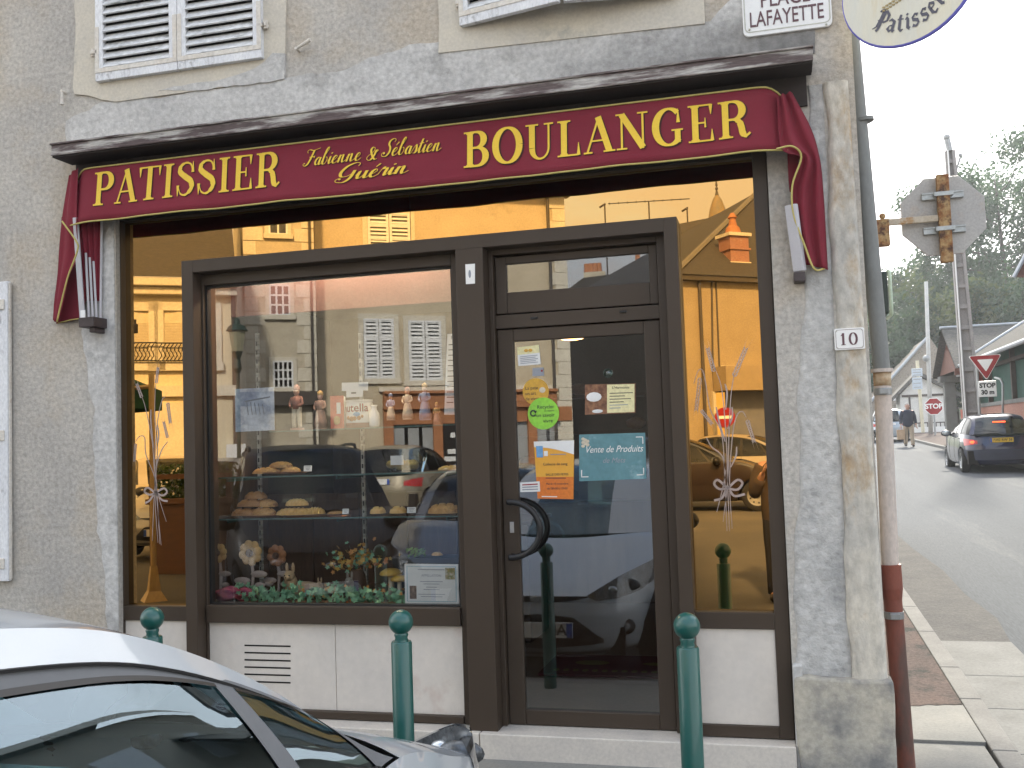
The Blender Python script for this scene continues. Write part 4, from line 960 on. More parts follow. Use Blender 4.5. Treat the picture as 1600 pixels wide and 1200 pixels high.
    # ---- tail
    for sg in (-1, 1):
        tl = panel('taillight', (hw*.62, hw*.92), I((0,.72),(1,.68)), I((0,.80),(.5,.83),(1,.86)), m_red, .008, 12, 5, back=True, sgn=sg)
        if lit:
            q = MB(); X_ = rxx(.62,.76)-.018; q.ball((X_+.01, .64*sg, .765), (.02,.055,.035), 12, 8); q.build('lit_bulb', m_amber, tl, smooth=True, local=True)
    X_ = rxx(0,.76)-.012; pb = MB(); pb.box(X_-.012, X_, -.26,.26,.745,.855,.004); pp = pb.build('number_plate', plate_m or m_plate_w, root, local=True)
    pb = MB(); pb.box(X_-.0135, X_-.0121, .215,.258,.748,.852); pb.build('blue_band', m_eu, pp, local=True)
    if plate: text_mesh('plate_lettering', plate, .082, facing((X_-.0135, -.02, .80), (0,-1,0)), m_plateink, pp, local=True, ext=.0004, bold=.002)
    panel('rear_bumper', (-hw*.96, hw*.93), I((0,.32),(1,.32)), I((0,.58),(1,.58)), c.get('bump', m_body), .030, 24, 5, back=True)
    if lit:
        q = MB(); v = surfrows[-8][NU_//2]; q.box(v.x-.035, v.x-.015, -.14, .14, v.z-.02, v.z+.01); q.build('high_brake_lamp', m_amber, root, local=True)
    w_ = MB(); v = surfrows[-2][NU_//2]; w_.tube([(v.x-.03, .05, v.z), (v.x-.0, .42, v.z+.05)], .010, 6); w_.build('rear_wiper', m_black, root, local=True)
    return root
m_silver = paint('silver_paint', (.42,.455,.48), .2, .34)
fg = car('parked_car', 'silver hatchback parked nose to the bakery, seen along its roof at the lower left', 'car', dict(ftext='AB', mm=m_black, mx=.19, mz=1.04, gut=.885, pil=.26, crown=.045, rail=[(.70,.69,.985),(.33,.645,1.235),(-.05,.60,1.415),(-.37,.57,1.49),(-.77,.555,1.53),(-1.17,.545,1.525),(-1.50,.54,1.43),(-1.66,.58,1.25),(-1.82,.66,.97)], wins=[((.60,.34),(.42,.13)),((.27,-.80),(.07,-.78)),((-.90,-1.5),(-.88,-1.4))]), (-1.735,-3.56), .0, m_silver, group='cars parked on the square', res=1.6, glass_m=m_cglass, frame_m=m_doorframe, z=-.092)
# ================================================================== ground, pavement and the side street
SLP = .028
m_ground = mat('square_asphalt', (.125,.12,.112), (.095,.093,.09), .5, .9, .5, 60, spec=.1, c3=(.15,.14,.12), s3=.25, t3=.5, fine=.2)
m_pav = mat('pavement_concrete', (.24,.235,.215), (.20,.20,.188), 2.5, .92, .4, 60, spec=.1, c3=(.29,.285,.265), s3=3, t3=.6, fine=.1)
m_redasph = mat('red_asphalt', (.115,.085,.074), (.085,.069,.063), 3, .95, .8, 50, spec=.1, c3=(.045,.045,.042), s3=4.0, t3=.52, fine=.3, bdist=.01)
m_kerb = mat('granite_kerb', (.19,.187,.176), (.155,.152,.145), 5, .85, .3, 70, spec=.1, fine=.12)
m_road = mat('street_asphalt', (.098,.106,.115), (.082,.089,.097), .7, .85, .6, 70, spec=.06, stretch=(1.4,.10,1), c3=(.128,.134,.138), s3=.9, t3=.54, fine=.18, bdist=.006)
m_gutter = mat('gutter_concrete', (.195,.195,.186), (.16,.16,.152), 3, .9, .4, 50, spec=.1, c3=(.15,.145,.135), s3=3, t3=.6, fine=.12)
m_chip = mat('patched_tarmac', (.118,.114,.108), (.096,.094,.092), 4, .95, .9, 40, spec=.1, fine=.18, bdist=.012)
def sheet(name, poly, m, z=0.0, slope=True, y0=0.0, sub=0):
    mb = MB(); mb.face([(x, y, z+(SLP*max(0, y-y0) if slope else 0)) for x, y in poly]); o = mb.build(name, m, None); return tag(o, kind='structure')
def gz(y): return interp([(-90,.30),(-14,.20),(-6,-.09),(1,-.09)], y)
mb = MB(); mb.grid([[(x, y, gz(y)) for x in (-60,-30,-10,0,10,30,60)] for y in (-90,-40,-24,-14,-10,-6,.3)]); tag(mb.build('ground', m_ground), kind='structure')
mb = MB(); mb.face([(-60,.28,-.088),(60,.28,-.088),(60,200,-.1+SLP*70),(-60,200,-.1+SLP*70)]); tag(mb.build('far_ground', m_ground), kind='structure')
# sloping street sheet
mb = MB(); ys = [-.6,0,2,6,12,20,30,45,60,90,140]; mb.grid([[(x, y, -.035+SLP*max(0, y)-(.055 if y < -.3 else 0)) for x in (1.1,1.7,2.6,3.6,4.8,6.0,12)] for y in ys]); tag(mb.build('street', m_road), kind='structure')
# pavement round the corner
mb = MB(); mb.prismz([(-14,-1.36),(.96,-1.36),(.96,.55),(-14,.55)], -.3, 0); tag(mb.build('pavement', m_pav), kind='structure')
mb = MB(); mb.prismz([(-14,-1.50),(1.1,-1.50),(1.1,-1.362),(-14,-1.362)], -.3, .002); tag(mb.build('front_kerb', m_kerb, bevel=.012), kind='structure')
def ramp_slab(name, x0, x1, y0, y1, th, m, dz=0, bev=0, joints=None):
    mb = MB(); js = joints or [y0, y1]
    for a, b in zip(js, js[1:]):
        g_ = .004 if joints else 0
        p = [(x0,a+g_,SLP*max(0,a)+dz),(x1,a+g_,SLP*max(0,a)+dz),(x1,b-g_,SLP*max(0,b)+dz),(x0,b-g_,SLP*max(0,b)+dz)]
        q = [(x, y, z-th) for x, y, z in p]; v = mb.vs(p+q)
        for f in ((0,1,2,3),(7,6,5,4),(0,4,5,1),(1,5,6,2),(2,6,7,3),(3,7,4,0)): mb.bm.faces.new([v[i] for i in f])
    return tag(mb.build(name, m, bevel=bev), kind='structure')
ramp_slab('corner_pavement', .40, .972, .552, 1.22, .3, m_pav)
mb = MB(); rr_ = random.Random(3); edge = [(.30+.67*k/14, 1.225+rr_.uniform(-.02,.02)-.05*sin(pi*k/14)) for k in range(15)]
mb.face([(x, y, SLP*y+.003) for x, y in edge]+[(.968,45,SLP*45),(.30,45,SLP*45)]); tag(mb.build('side_pavement', m_redasph), kind='structure')
mb = MB(); mb.face([(.30,1.1,SLP*1.1-.0),(.972,1.1,SLP*1.1-.0),(.972,45,SLP*45-.02),(.30,45,SLP*45-.02)]); tag(mb.build('side_pavement_base', m_redasph), kind='structure')
ramp_slab('side_kerb', .975, 1.10, -1.36, 45, .3, m_kerb, .004, .008, [-1.36,-.45,.42,1.35,2.1,3.2,4.2,5.2,6.3,7.4,8.5]+[9.5+1.1*k for k in range(33)])
ramp_slab('gutter', 1.103, 1.60, -.6, 3.0, .1, m_gutter, -.022, .004, [-.6,.45,1.25,2.0,3.0])
mb = MB(); mb.face([(x, y, -.030+SLP*y) for x, y in [(1.103,3.0),(1.60,3.0),(1.68,3.9),(1.62,5),(1.64,6.4),(1.55,8),(1.50,10),(1.38,13),(1.103,16)]]); tag(mb.build('gutter_strip', m_chip), kind='structure')
ramp_slab('far_kerb', 5.92, 6.06, 14, 60, .3, m_kerb, .07, .01)
ramp_slab('far_pavement', 6.063, 9.5, 14, 60, .3, m_redasph, .068)
# iron cover plate on the square in front of the bollards
# ================================================================== back of an octagonal road sign on a bracket
m_signback = mat('sign_back_grey', (.44,.425,.40), (.38,.37,.36), 2, .5, .05, 50, metal=.2, c3=(.42,.36,.30), s3=2, t3=.6)
m_rusty = mat('rusty_steel', (.22,.085,.03), (.42,.29,.14), 16, .85, .4, 60, c3=(.08,.04,.028), s3=12, t3=.50, fine=.2)
m_palepaint = mat('peeling_beige_paint', (.50,.45,.37), (.44,.37,.28), 8, .7, .2, 50, c3=(.38,.20,.06), s3=7, t3=.60)
dO = 9.4; oc = atd(1475,335,dO)
pole_w = (atd(1480,330,dO)-atd(1462,330,dO)).length
root = thing('octagonal_sign', 'grey back of an octagonal stop sign on a rusty bracket beside the pier', 'road sign', (oc.x, oc.y, oc.z-.5))
R8 = (atd(1536,335,dO)-atd(1413,335,dO)).length/2/cos(radians(22.5))
mb = MB(); yaw8 = radians(4); o8 = [(oc.x+R8*cos(radians(22.5+45*k))*cos(yaw8), oc.z+R8*sin(radians(22.5+45*k))) for k in range(8)]
mb.prism(o8, oc.y+.055, oc.y+.075); mb.build('panel', m_signback, root, bevel=.004)
mb = MB(); mb.prism([(oc.x+(x-oc.x)*1.0, oc.z+(z-oc.z)*1.0) for x, z in o8], oc.y+.0755, oc.y+.0775); mb.build('front_face', m_red, root)
mb = MB(); a, b = atd(1473,273,dO), atd(1480,411,dO); hwp = pole_w/2
mb.box(oc.x-hwp, oc.x+hwp, oc.y-.05, oc.y+.02, b.z, a.z); mb.build('post', m_rusty, root, bevel=.006)
mb = MB()
arml = atd(1372,343,dO); mb.box(arml.x, oc.x-hwp-.001, oc.y-.035, oc.y+.012, oc.z-.065, oc.z-.005); mb.build('arm', m_palepaint, root, bevel=.005)
mb = MB(); c = atd(1380,368,dO); mb.box(c.x-.055, c.x+.055, c.y-.045, c.y+.06, oc.z-.28, oc.z-.03); mb.ball((c.x-.0, c.y-.02, oc.z-.0), .03); mb.box(XR-.01, c.x-.056, c.y-.02, c.y+.03, oc.z-.22, oc.z-.15); mb.build('wall_bracket', m_rusty, root, bevel=.005)
m_galv = mat('galvanised', (.40,.42,.42), (.33,.35,.35), 10, .4, 0, 50, metal=.6)
for dz, pxa, pxb in ((.19, 1443, 1504), (-.14, 1446, 1508)):
    mb = MB(); z_ = oc.z+dz; mb.box(oc.x-.185, oc.x+.185, oc.y+.021, oc.y+.054, z_-.035, z_+.03); mb.box(oc.x-.185, oc.x+.185, oc.y+.010, oc.y+.0205, z_-.035, z_-.015); mb.box(oc.x-.185, oc.x+.185, oc.y+.010, oc.y+.0205, z_+.015, z_+.03)
    mb.box(oc.x-hwp-.03, oc.x+hwp+.03, oc.y-.056, oc.y+.0, z_-.02, z_+.02); mb.build('clamp_rail', m_galv, root, bevel=.002)
# edge-on rounded box sign on the side wall
c = atd(1383,457,7.2); root = thing('wall_box', 'dark rounded box with pale green rim seen edge on behind the drainpipe', 'wall box', c)
hB = (atd(1383,422,7.2)-atd(1383,492,7.2)).length/2
mb = MB(); mb.prism([(p[0], p[1]) for p in [(c.x-.10,c.z-hB*.9),(c.x+.02,c.z-hB),(c.x+.02,c.z+hB),(c.x-.10,c.z+hB*.9)]], c.y-.02, c.y+.30); mb.build('case', mat('dark_green_case', (.02,.035,.03), rough=.4), root, bevel=.02)
mb = MB(); pts_ = [(c.x+.035, c.y-.02+.34*(.5-.5*cos(a_)) if False else c.y+.14+.17*cos(a_), c.z+hB*1.02*sin(a_)) for a_ in [2*pi*k/24 for k in range(25)]]; pts_ = [(x, c.y+.14+max(-.16, min(.16, (y-c.y-.14)*1.25)), c.z+max(-hB, min(hB, (z-c.z)*1.25))) for x, y, z in pts_]; mb.tube(pts_, .014, 6); mb.build('rim', mat('pale_green_rim', (.48,.58,.45), rough=.4), root, smooth=True)
mb = MB(); mb.box(XR-.01, c.x-.101, c.y+.10, c.y+.16, c.z-.03, c.z+.03); mb.build('bracket', m_black, root)
# ================================================================== blue car, pedestrian, further street things
m_navy = paint('navy_paint', (.008,.010,.040), .2, .22)
m_navybump = mat('navy_bumper', (.030,.036,.060), rough=.5, fine=.03)
cb = at(1566,700,21.4)
zc_ = SLP*21.4-.035
car('moving_car', 'dark blue hatchback with yellow plate driving up the side street', 'car', dict(hw=.86, bump=m_navybump, mm=m_black, rail=[(.63,.69,.985),(.28,.655,1.19),(-.07,.61,1.335),(-.37,.60,1.385),(-.77,.60,1.40),(-1.17,.59,1.38),(-1.45,.58,1.33),(-1.66,.62,1.18),(-1.90,.72,.95)]), (cb.x+.0, 21.2+1.95), radians(1.0), m_navy, res=.8, lit=True, plate='7342 RW 58', plate_m=m_plate_y, front=False, z=zc_, glass_m=m_cglassd)
cf = atg(1384,690)
m_pale = paint('pale_blue_silver', (.36,.41,.45), .3, .3)
car('distant_car', 'pale silver blue car at the far end of the street, half behind the drainpipe', 'car', {}, (5.0, 45), radians(2), m_pale, res=.4, front=False, z=SLP*44-.03, rim_holes=False, cabin=False)
def skin_person(name, label, loc, rz, joints, edges, m, H=1.0):
    root = thing(name, label, 'person', loc, rz); return root
m_skin = mat('skin', (.46,.27,.20), (.42,.24,.18), 10, .55, 0, 60, fine=.03)
m_jacket = mat('navy_jacket', (.020,.026,.050), (.016,.021,.042), 6, .9, .3, 60)
m_khaki = mat('khaki_cloth', (.40,.33,.25), (.34,.28,.21), 6, .9, .3, 60)
m_shoe = mat('dark_shoe', (.02,.017,.015), rough=.5)
m_hair = mat('grey_hair', (.35,.33,.31), rough=.8)
def limb(mb, pts, rs, n=12): mb.tube(crom(pts, 4), [interp([(i*4, r) for i, r in enumerate(rs)], k) for k in range((len(pts)-1)*4+1)], n)
def hand(mb, p, d, side, s=1.0):
    """palm with four fingers and a thumb hanging along d"""
    p = Vector(p); d = Vector(d).normalized(); o = d.cross(Vector((0,1,0))); o = Vector((1,0,0)) if o.length < .1 else o.normalized(); q = d.cross(o)
    c0 = p+d*.045*s; Mx = Matrix.Translation(c0) @ Matrix((( q.x,o.x,d.x,0),(q.y,o.y,d.y,0),(q.z,o.z,d.z,0),(0,0,0,1))); mb.xbox(Mx, .080*s, .030*s, .095*s, .012*s)
    for k, L_ in enumerate((.068,.078,.074,.058)):
        b_ = p+d*.088*s+q*(-.030+.020*k)*s; mb.tube([b_, b_+d*L_*.5*s+o*.012*s, b_+d*L_*.85*s+o*.034*s], [.0092*s,.0088*s,.007*s], 8)
    b_ = p+d*.03*s+q*side*.040*s; mb.tube([b_, b_+d*.035*s+q*side*.022*s+o*.008*s, b_+d*.065*s+q*side*.020*s+o*.02*s], [.011*s,.0105*s,.008*s], 8)
def body_mesh(root, pose, m_body, skinned=True):
    """one continuous skinned surface from a joint graph: pose = {name:(x,y,z,r)}, edges"""
    me = bpy.data.meshes.new('body'); names = list(pose['j'].keys()); me.from_pydata([pose['j'][k][:3] for k in names], [(names.index(a), names.index(b)) for a, b in pose['e']], []); o = bpy.data.objects.new('body', me); COL.objects.link(o)
    me.materials.append(m_body); o.modifiers.new('skin', 'SKIN')
    for k, v in zip(names, me.skin_vertices[0].data): r = pose['j'][k][3]; v.radius = (r if not isinstance(r, tuple) else r[0], r if not isinstance(r, tuple) else r[1]); v.use_root = (k == 'pelvis')
    sb = o.modifiers.new('sub', 'SUBSURF'); sb.levels = sb.render_levels = 2
    for p in me.polygons: p.use_smooth = True
    o.parent = root; o.location = (0,0,0); return o
def make_person(name, label, loc, rz, m_top, m_leg, hairm, stride=.16, arms=None, holding=None, group=None, bald=False):
    root = thing(name, label, 'person', loc, rz, group)     # local: faces -y, x to its left... z up
    s = stride
    A = arms or {}
    le, lw = A.get('L', ((.27,.02,1.10),(.29,-.06,.86))); re, rw = A.get('R', ((-.27,.02,1.10),(-.29,-.03,.86)))
    J = dict(pelvis=(0,0,.95,.155), waist=(0,0,1.10,(.16,.12)), chest=(0,.0,1.30,(.175,.125)), neck=(0,0,1.47,.06), headb=(0,-.02,1.55,.075), headm=(0,-.02,1.63,.092), headt=(0,-.01,1.72,.07),
      lhip=(.10,0,.90,.10), lknee=(.11,-s*.55,.50,.066), lank=(.11,-s*.9,.09,.045), ltoe=(.12,-s*.9-.15,.045,.042),
      rhip=(-.10,0,.90,.10), rknee=(-.11,s*.15,.50,.066), rank=(-.11,s*.9,.11,.045), rtoe=(-.12,s*.9-.14,.05,.042),
      lsh=(.19,0,1.41,.075), lel=(*le,.052), lwr=(*lw,.034), rsh=(-.19,0,1.41,.075), rel=(*re,.052), rwr=(*rw,.034))
    E_ = [('pelvis','waist'),('waist','chest'),('chest','neck'),('neck','headb'),('headb','headm'),('headm','headt'),('pelvis','lhip'),('lhip','lknee'),('lknee','lank'),('lank','ltoe'),('pelvis','rhip'),('rhip','rknee'),('rknee','rank'),('rank','rtoe'),('chest','lsh'),('lsh','lel'),('lel','lwr'),('chest','rsh'),('rsh','rel'),('rel','rwr')]
    b = body_mesh(root, dict(j=J, e=E_), m_skin)
    # hands and face features joined on as skin parts
    for sd, w_, e_ in ((1, lw, le), (-1, rw, re)):
        h = MB(); hand(h, w_, Vector(w_)-Vector(e_), -sd); h.build('hand', m_skin, root, smooth=True, local=True)
    f = MB(); f.ball((0,-.108,1.615), (.014,.022,.020), 8, 6); f.tube([(-.025,-.100,1.572),(0,-.108,1.570),(.025,-.100,1.572)], .006, 6)
    for sx_ in (-1, 1): f.ball((sx_*.090,-.005,1.625), (.012,.024,.034), 8, 6)
    f.build('face', m_skin, root, smooth=True, local=True)
    f = MB()
    for sx_ in (-1, 1): f.ball((sx_*.034,-.098,1.645), (.011,.008,.007), 8, 6)
    f.build('eyes', m_shoe, root, smooth=True, local=True)
    f = MB(); f.blob((0,.030,1.695), (.092,.092,.072), .03, 5, 3); f.build('hair', hairm, root, smooth=True, local=True)
    # coat: sleeves and body as one loose shell
    c_ = MB(); prof = [(.155,.80),(.185,.86),(.19,1.0),(.185,1.15),(.20,1.30),(.195,1.40),(.13,1.47),(.075,1.50),(.07,1.46)]
    rings = []
    for r, z in prof: rings.append([(r*1.12*cos(2*pi*k/24), r*.80*sin(2*pi*k/24), z) for k in range(25)])
    c_.grid(rings)
    for sh, el_, wr_ in (((.17,0,1.42), le, lw), ((-.17,0,1.42), re, rw)):
        limb(c_, [sh, tuple(Vector(sh)*.5+Vector(el_)*.5+Vector((.02*(1 if sh[0] > 0 else -1),0,0))), el_, tuple(Vector(el_)*.3+Vector(wr_)*.7)], [.088,.078,.066,.056])
    c_.build('coat', m_top, root, smooth=True, local=True)
    c_ = MB(); limb(c_, [(.09,0,.94),(.105,-s*.3,.68),(.11,-s*.55,.50),(.11,-s*.9,.08)], [.115,.098,.082,.072]); limb(c_, [(-.09,0,.94),(-.105,s*.08,.68),(-.11,s*.15,.50),(-.11,s*.9,.10)], [.115,.098,.082,.072]); c_.build('trousers', m_leg, root, smooth=True, local=True)
    for sd, yy, zz in ((1,-s*.9,.0),(-1,s*.9,.02)):
        c_ = MB(); c_.ball((sd*.115, yy-.07, .05+zz), (.052,.135,.05), 14, 8); c_.build('shoe', m_shoe, root, smooth=True, local=True)
    return root
pp = atg(1421,697); pp.z = SLP*pp.y-.03
make_person('pedestrian', 'man in dark blue jacket and beige trousers walking down the street with a bag', (pp.x, pp.y, pp.z), radians(4), m_jacket, m_khaki, m_hair)
root = thing('paper_bag', 'beige carrier bag in the walking man\'s hand', 'bag', (pp.x-.30, pp.y-.08, pp.z+.30))
mb = MB(); mb.prism([(-.15,.0),(.13,.0),(.15,.40),(-.16,.40)], -.05, .05); mb.build('bag_body', mat('kraft_paper', (.46,.33,.22), (.40,.28,.18), 6, .85, .3, 30), root, bevel=.01, local=True)
mb = MB(); mb.tube(crom([(-.07,0,.40),(-.05,0,.50),(0,0,.53),(.05,0,.50),(.07,0,.40)], 4), .008, 6); mb.build('bag_handle', m_khaki, root, local=True)
# ------------------------------------------------------------------ signs along the street
m_signred = mat('sign_red', (.30,.010,.016), rough=.35, fine=.02)
m_poleg = mat('galv_pole', (.34,.35,.35), rough=.5, metal=.5, fine=.05)
m_blk = mat('sign_black', (.015,.015,.015), rough=.5, fine=0)
dG = 27.0
tl, tr, bt = atd(1514,557,dG), atd(1561,555,dG), atd(1540,593,dG); gy = tl.y
gc = atd(1538,570,dG); root = thing('give_way_sign', 'red and white give way triangle above a STOP 30 m plate', 'road sign', (gc.x, gc.y, SLP*gc.y))
def tri(k, y, r=.04):
    c_ = Vector(((tl.x+tr.x+bt.x)/3, (tl.z+tr.z+bt.z)/3)); P3 = [Vector((bt.x,bt.z)), Vector((tr.x,tr.z)), Vector((tl.x,tl.z))]; P3 = [c_+(p-c_)*k for p in P3]; o = []
    for i in range(3):
        p, a_, b_ = P3[i], P3[i-1], P3[(i+1) % 3]; o += [p+(a_-p).normalized()*r*1.4, p+((a_-p).normalized()+(b_-p).normalized())*r*.42, p+(b_-p).normalized()*r*1.4]
    return [(v.x, v.y) for v in o]
mb = MB(); mb.prism(tri(1.06, gy), gy, gy+.03); mb.build('back_panel', m_whiteen, root)
mb = MB(); mb.prism(tri(1.0, gy), gy-.006, gy-.001); mb.build('red_border', m_signred, root)
mb = MB(); mb.prism(tri(.52, gy, .02), gy-.012, gy-.007); mb.build('white_field', m_whiteen, root)
a, b = atd(1527,596,dG), atd(1555,620,dG)
mb = MB(); mb.box(a.x, b.x, gy-.012, gy+.02, b.z, a.z); pl_ = mb.build('distance_plate', m_whiteen, root, bevel=.01)
o = text_mesh('plate_lettering', 'STOP', .165, facing(((a.x+b.x)/2, gy-.014, a.z*.70+b.z*.30)), m_blk, pl_, bold=.008); rel(pl_, o)
o = text_mesh('plate_lettering', '30 m', .16, facing(((a.x+b.x)/2, gy-.014, a.z*.28+b.z*.72)), m_blk, pl_, bold=.008); rel(pl_, o)
mb = MB(); p_ = atd(1527,590,dG); mb.tube([(p_.x, gy+.05, SLP*gy-.1), (p_.x, gy+.05, tl.z-.1)], .035, 10); mb.build('post', m_poleg, root)
# concrete power pole, ladder shaped
m_polec = mat('pole_concrete', (.34,.32,.31), (.28,.27,.26), 3, .9, .3, 40)
dP = 29.5; pb_, pt_ = atd(1521,655,dP), atd(1484,236,dP)
root = thing('power_pole', 'tapering grey concrete power pole behind the give way sign', 'utility pole', (pb_.x, pb_.y, SLP*pb_.y))
wb, wt = (atd(1534,650,dP)-atd(1509,650,dP)).length, .26
zg = SLP*pb_.y-.1; hp = pt_.z-zg; tp = Vector((pb_.x+(pt_.x-pb_.x)*1.0, pt_.y, pt_.z)); bp = Vector((pb_.x, pb_.y, zg))
mb = MB()
for sd in (-1, 1):
    mb.bm.faces.ensure_lookup_table()
    L8 = []
    for t, w_ in ((0, wb*1.05), (1, wt)):
        c_ = bp+(tp-bp)*t; x_ = c_.x+sd*(w_/2-.04); L8 += [(x_-.045,c_.y-.10,c_.z),(x_+.045,c_.y-.10,c_.z),(x_+.045,c_.y+.10,c_.z),(x_-.045,c_.y+.10,c_.z)]
    v = mb.vs(L8)
    for f in ((3,2,1,0),(4,5,6,7),(0,1,5,4),(1,2,6,5),(2,3,7,6),(3,0,4,7)): mb.bm.faces.new([v[i] for i in f])
k = 0
while k < 15:
    t = (k+.5)/15; c_ = bp+(tp-bp)*t; w_ = wb*1.05+(wt-wb*1.05)*t; mb.box(c_.x-w_/2+.03, c_.x+w_/2-.03, c_.y-.07, c_.y+.07, c_.z-.06, c_.z+.06); k += 1
t = 0
c_ = (bp+tp)/2; mb.box(c_.x-.015, c_.x+.015, c_.y-.0, c_.y+.02, zg, zg+.01)
v = []
for t, w_ in ((0, wb*1.0), (1, wt*.9)):
    q = bp+(tp-bp)*t; v += [(q.x-w_/2+.05,q.y+.0,q.z),(q.x+w_/2-.05,q.y+.0,q.z),(q.x+w_/2-.05,q.y+.03,q.z),(q.x-w_/2+.05,q.y+.03,q.z)]
v = mb.vs(v)
for f in ((3,2,1,0),(4,5,6,7),(0,1,5,4),(1,2,6,5),(2,3,7,6),(3,0,4,7)): mb.bm.faces.new([v[i] for i in f])
mb.build('shaft', m_polec, root)
mb = MB(); q = tp; mb.tube([q, q+Vector((-.05,0,.35))], .09, 8); mb.tube([q+Vector((.05,0,-.9)), q+Vector((.28,0,-.2))], .03, 6); mb.ball(q+Vector((.28,0,-.15)), .06, 8, 6); mb.ball(q+Vector((-.06,0,.42)), .10, 10, 8); mb.build('insulator', m_poleg, root)
mb = MB(); q0, q1 = bp+Vector((-wb*.45,-.13,0)), tp+Vector((-wt*.3,-.13,0)); mb.tube([q0, q1], .022, 6); mb.build('cable_conduit', m_whiteen, root)
# second, slim pole
pa, pb2 = atd(1447,440,52), atd(1452,640,52); root = thing('thin_pole', 'slim pale pole rising in front of the stone gable', 'utility pole', (pb2.x, pb2.y, SLP*pb2.y))
mb = MB(); mb.tube([(pb2.x, pb2.y, SLP*pb2.y-.2), pa], [.12,.09], 10); mb.build('shaft', mat('pale_pole', (.48,.48,.46), rough=.7), root, smooth=True)
mb = MB(); mb.ball(atd(1450,560,52)+Vector((-.1,-.1,0)), .18, 10, 8); mb.build('pole_box', m_poleg, root)
# stop sign beyond the hall
sc_ = atd(1459,635,50); root = thing('stop_sign', 'red octagonal stop sign half hidden by the brick pier of the hall', 'road sign', (sc_.x, sc_.y, SLP*sc_.y))
mb = MB(); R_ = .46; mb.prism([(sc_.x+R_*cos(radians(22.5+45*k)), sc_.z+R_*sin(radians(22.5+45*k))) for k in range(8)], sc_.y, sc_.y+.03); mb.build('back_panel', m_whiteen, root)
mb = MB(); R_ = .42; mb.prism([(sc_.x+R_*cos(radians(22.5+45*k)), sc_.z+R_*sin(radians(22.5+45*k))) for k in range(8)], sc_.y-.008, sc_.y-.001); pn_ = mb.build('red_face', m_signred, root)
o = text_mesh('lettering', 'STOP', .34, facing((sc_.x, sc_.y-.01, sc_.z)), m_whiteen, pn_, bold=.012); rel(pn_, o)
mb = MB(); mb.tube([(sc_.x, sc_.y+.05, SLP*sc_.y-.1), (sc_.x, sc_.y+.05, sc_.z+.3)], .05, 8); mb.build('post', m_poleg, root)
# direction boards on a cream post
db = atd(1434,586,54); root = thing('direction_sign', 'pale blue direction boards on a cream post in front of the white gable', 'road sign', (db.x+.3, db.y, SLP*db.y))
m_board = mat('pale_blue_board', (.50,.56,.62), (.44,.50,.56), 6, .5, 0, 30)
for a_, b_ in (((1424,576),(1441,588)), ((1425,590),(1441,608))):
    p, q = atd(*a_, 54), atd(*b_, 54); mb = MB(); mb.box(p.x, q.x, p.y, p.y+.04, q.z, p.z); bo = mb.build('board', m_board, root, bevel=.01)
    mb = MB(); n_ = 3
    for k in range(n_): z_ = q.z+(p.z-q.z)*(k+.5)/n_; mb.box(p.x+.06, q.x-.08, p.y-.004, p.y-.001, z_-.02, z_+.02)
    rel(bo, mb.build('text_lines', m_poleg, None))
mb = MB(); p = atd(1437,600,54); mb.tube([(p.x+.05, p.y+.08, SLP*p.y-.1), (p.x-.05, p.y+.08, atd(1436,563,54).z)], .09, 8); mb.build('post', mat('cream_post', (.62,.57,.42), rough=.6), root)
# ------------------------------------------------------------------ market hall on the right
m_slate = mat('hall_slates', (.085,.083,.08), (.115,.11,.10), 9, .85, .6, 12, spec=.1, c3=(.13,.125,.10), s3=5, t3=.56, fine=.25, stretch=(1,1,2.5))
m_zincr = mat('ridge_zinc', (.42,.45,.48), rough=.4, metal=.3, fine=.04)
m_brick = mat('hall_brick', (.34,.17,.125), (.27,.14,.11), 14, .9, .5, 30, c3=(.40,.33,.28), s3=9, t3=.6, fine=.2, stretch=(1,1,3.2))
m_net = mat('green_netting', (.022,.075,.055), (.018,.06,.05), 3, .85, .2, 60, fine=.1)
m_timber = mat('hall_timber', (.085,.068,.062), (.07,.055,.05), 5, .85, .2, 40)
m_barge = mat('rust_boards', (.16,.075,.055), (.13,.065,.05), 8, .85, .2, 40)
hall = thing('market_hall', 'open market hall with slate roofs, green netting and low brick wall', 'building', (8, 30, SLP*30))
hx, Ya, Yb = 6.75, 17.0, 33.2; zw = lambda y: SLP*y+.068
mb = MB()
def yz_slab(mb, x0, x1, y0, y1, z0a, z0b, z1a, z1b):
    v = mb.vs([(x0,y0,z0a),(x1,y0,z0a),(x1,y1,z0b),(x0,y1,z0b),(x0,y0,z1a),(x1,y0,z1a),(x1,y1,z1b),(x0,y1,z1b)])
    for q in ((3,2,1,0),(4,5,6,7),(0,1,5,4),(1,2,6,5),(2,3,7,6),(3,0,4,7)): mb.bm.faces.new([v[i] for i in q])
zbr = 2.36
yz_slab(mb, hx, hx+.3, Ya, Yb, zw(Ya)-.2, zw(Yb)-.2, zbr, zbr+.02); mb.build('brick_wall', m_brick, hall)
mb = MB(); yz_slab(mb, hx-.04, hx+.34, Ya, Yb, zbr+.001, zbr+.021, zbr+.12, zbr+.14); mb.build('coping', m_gutter, hall)
mb = MB(); yz_slab(mb, hx+.16, hx+.18, Ya, Yb, zbr+.12, zbr+.14, 4.3, 4.3); mb.build('netting', m_net, hall)
for y in (Ya, 20.4, 23.8, 27.2, 30.6, Yb): mb = MB(); mb.box(hx+.02, hx+.15, y-.07, y+.07, zbr+.1, 4.25); mb.build('timber_post', m_timber, hall)
mb = MB(); mb.box(hx+.0, hx+.155, Ya, Yb, 3.62, 3.72); mb.build('timber_rail', m_timber, hall)
mb = MB(); ex, ez = 6.22, 3.92
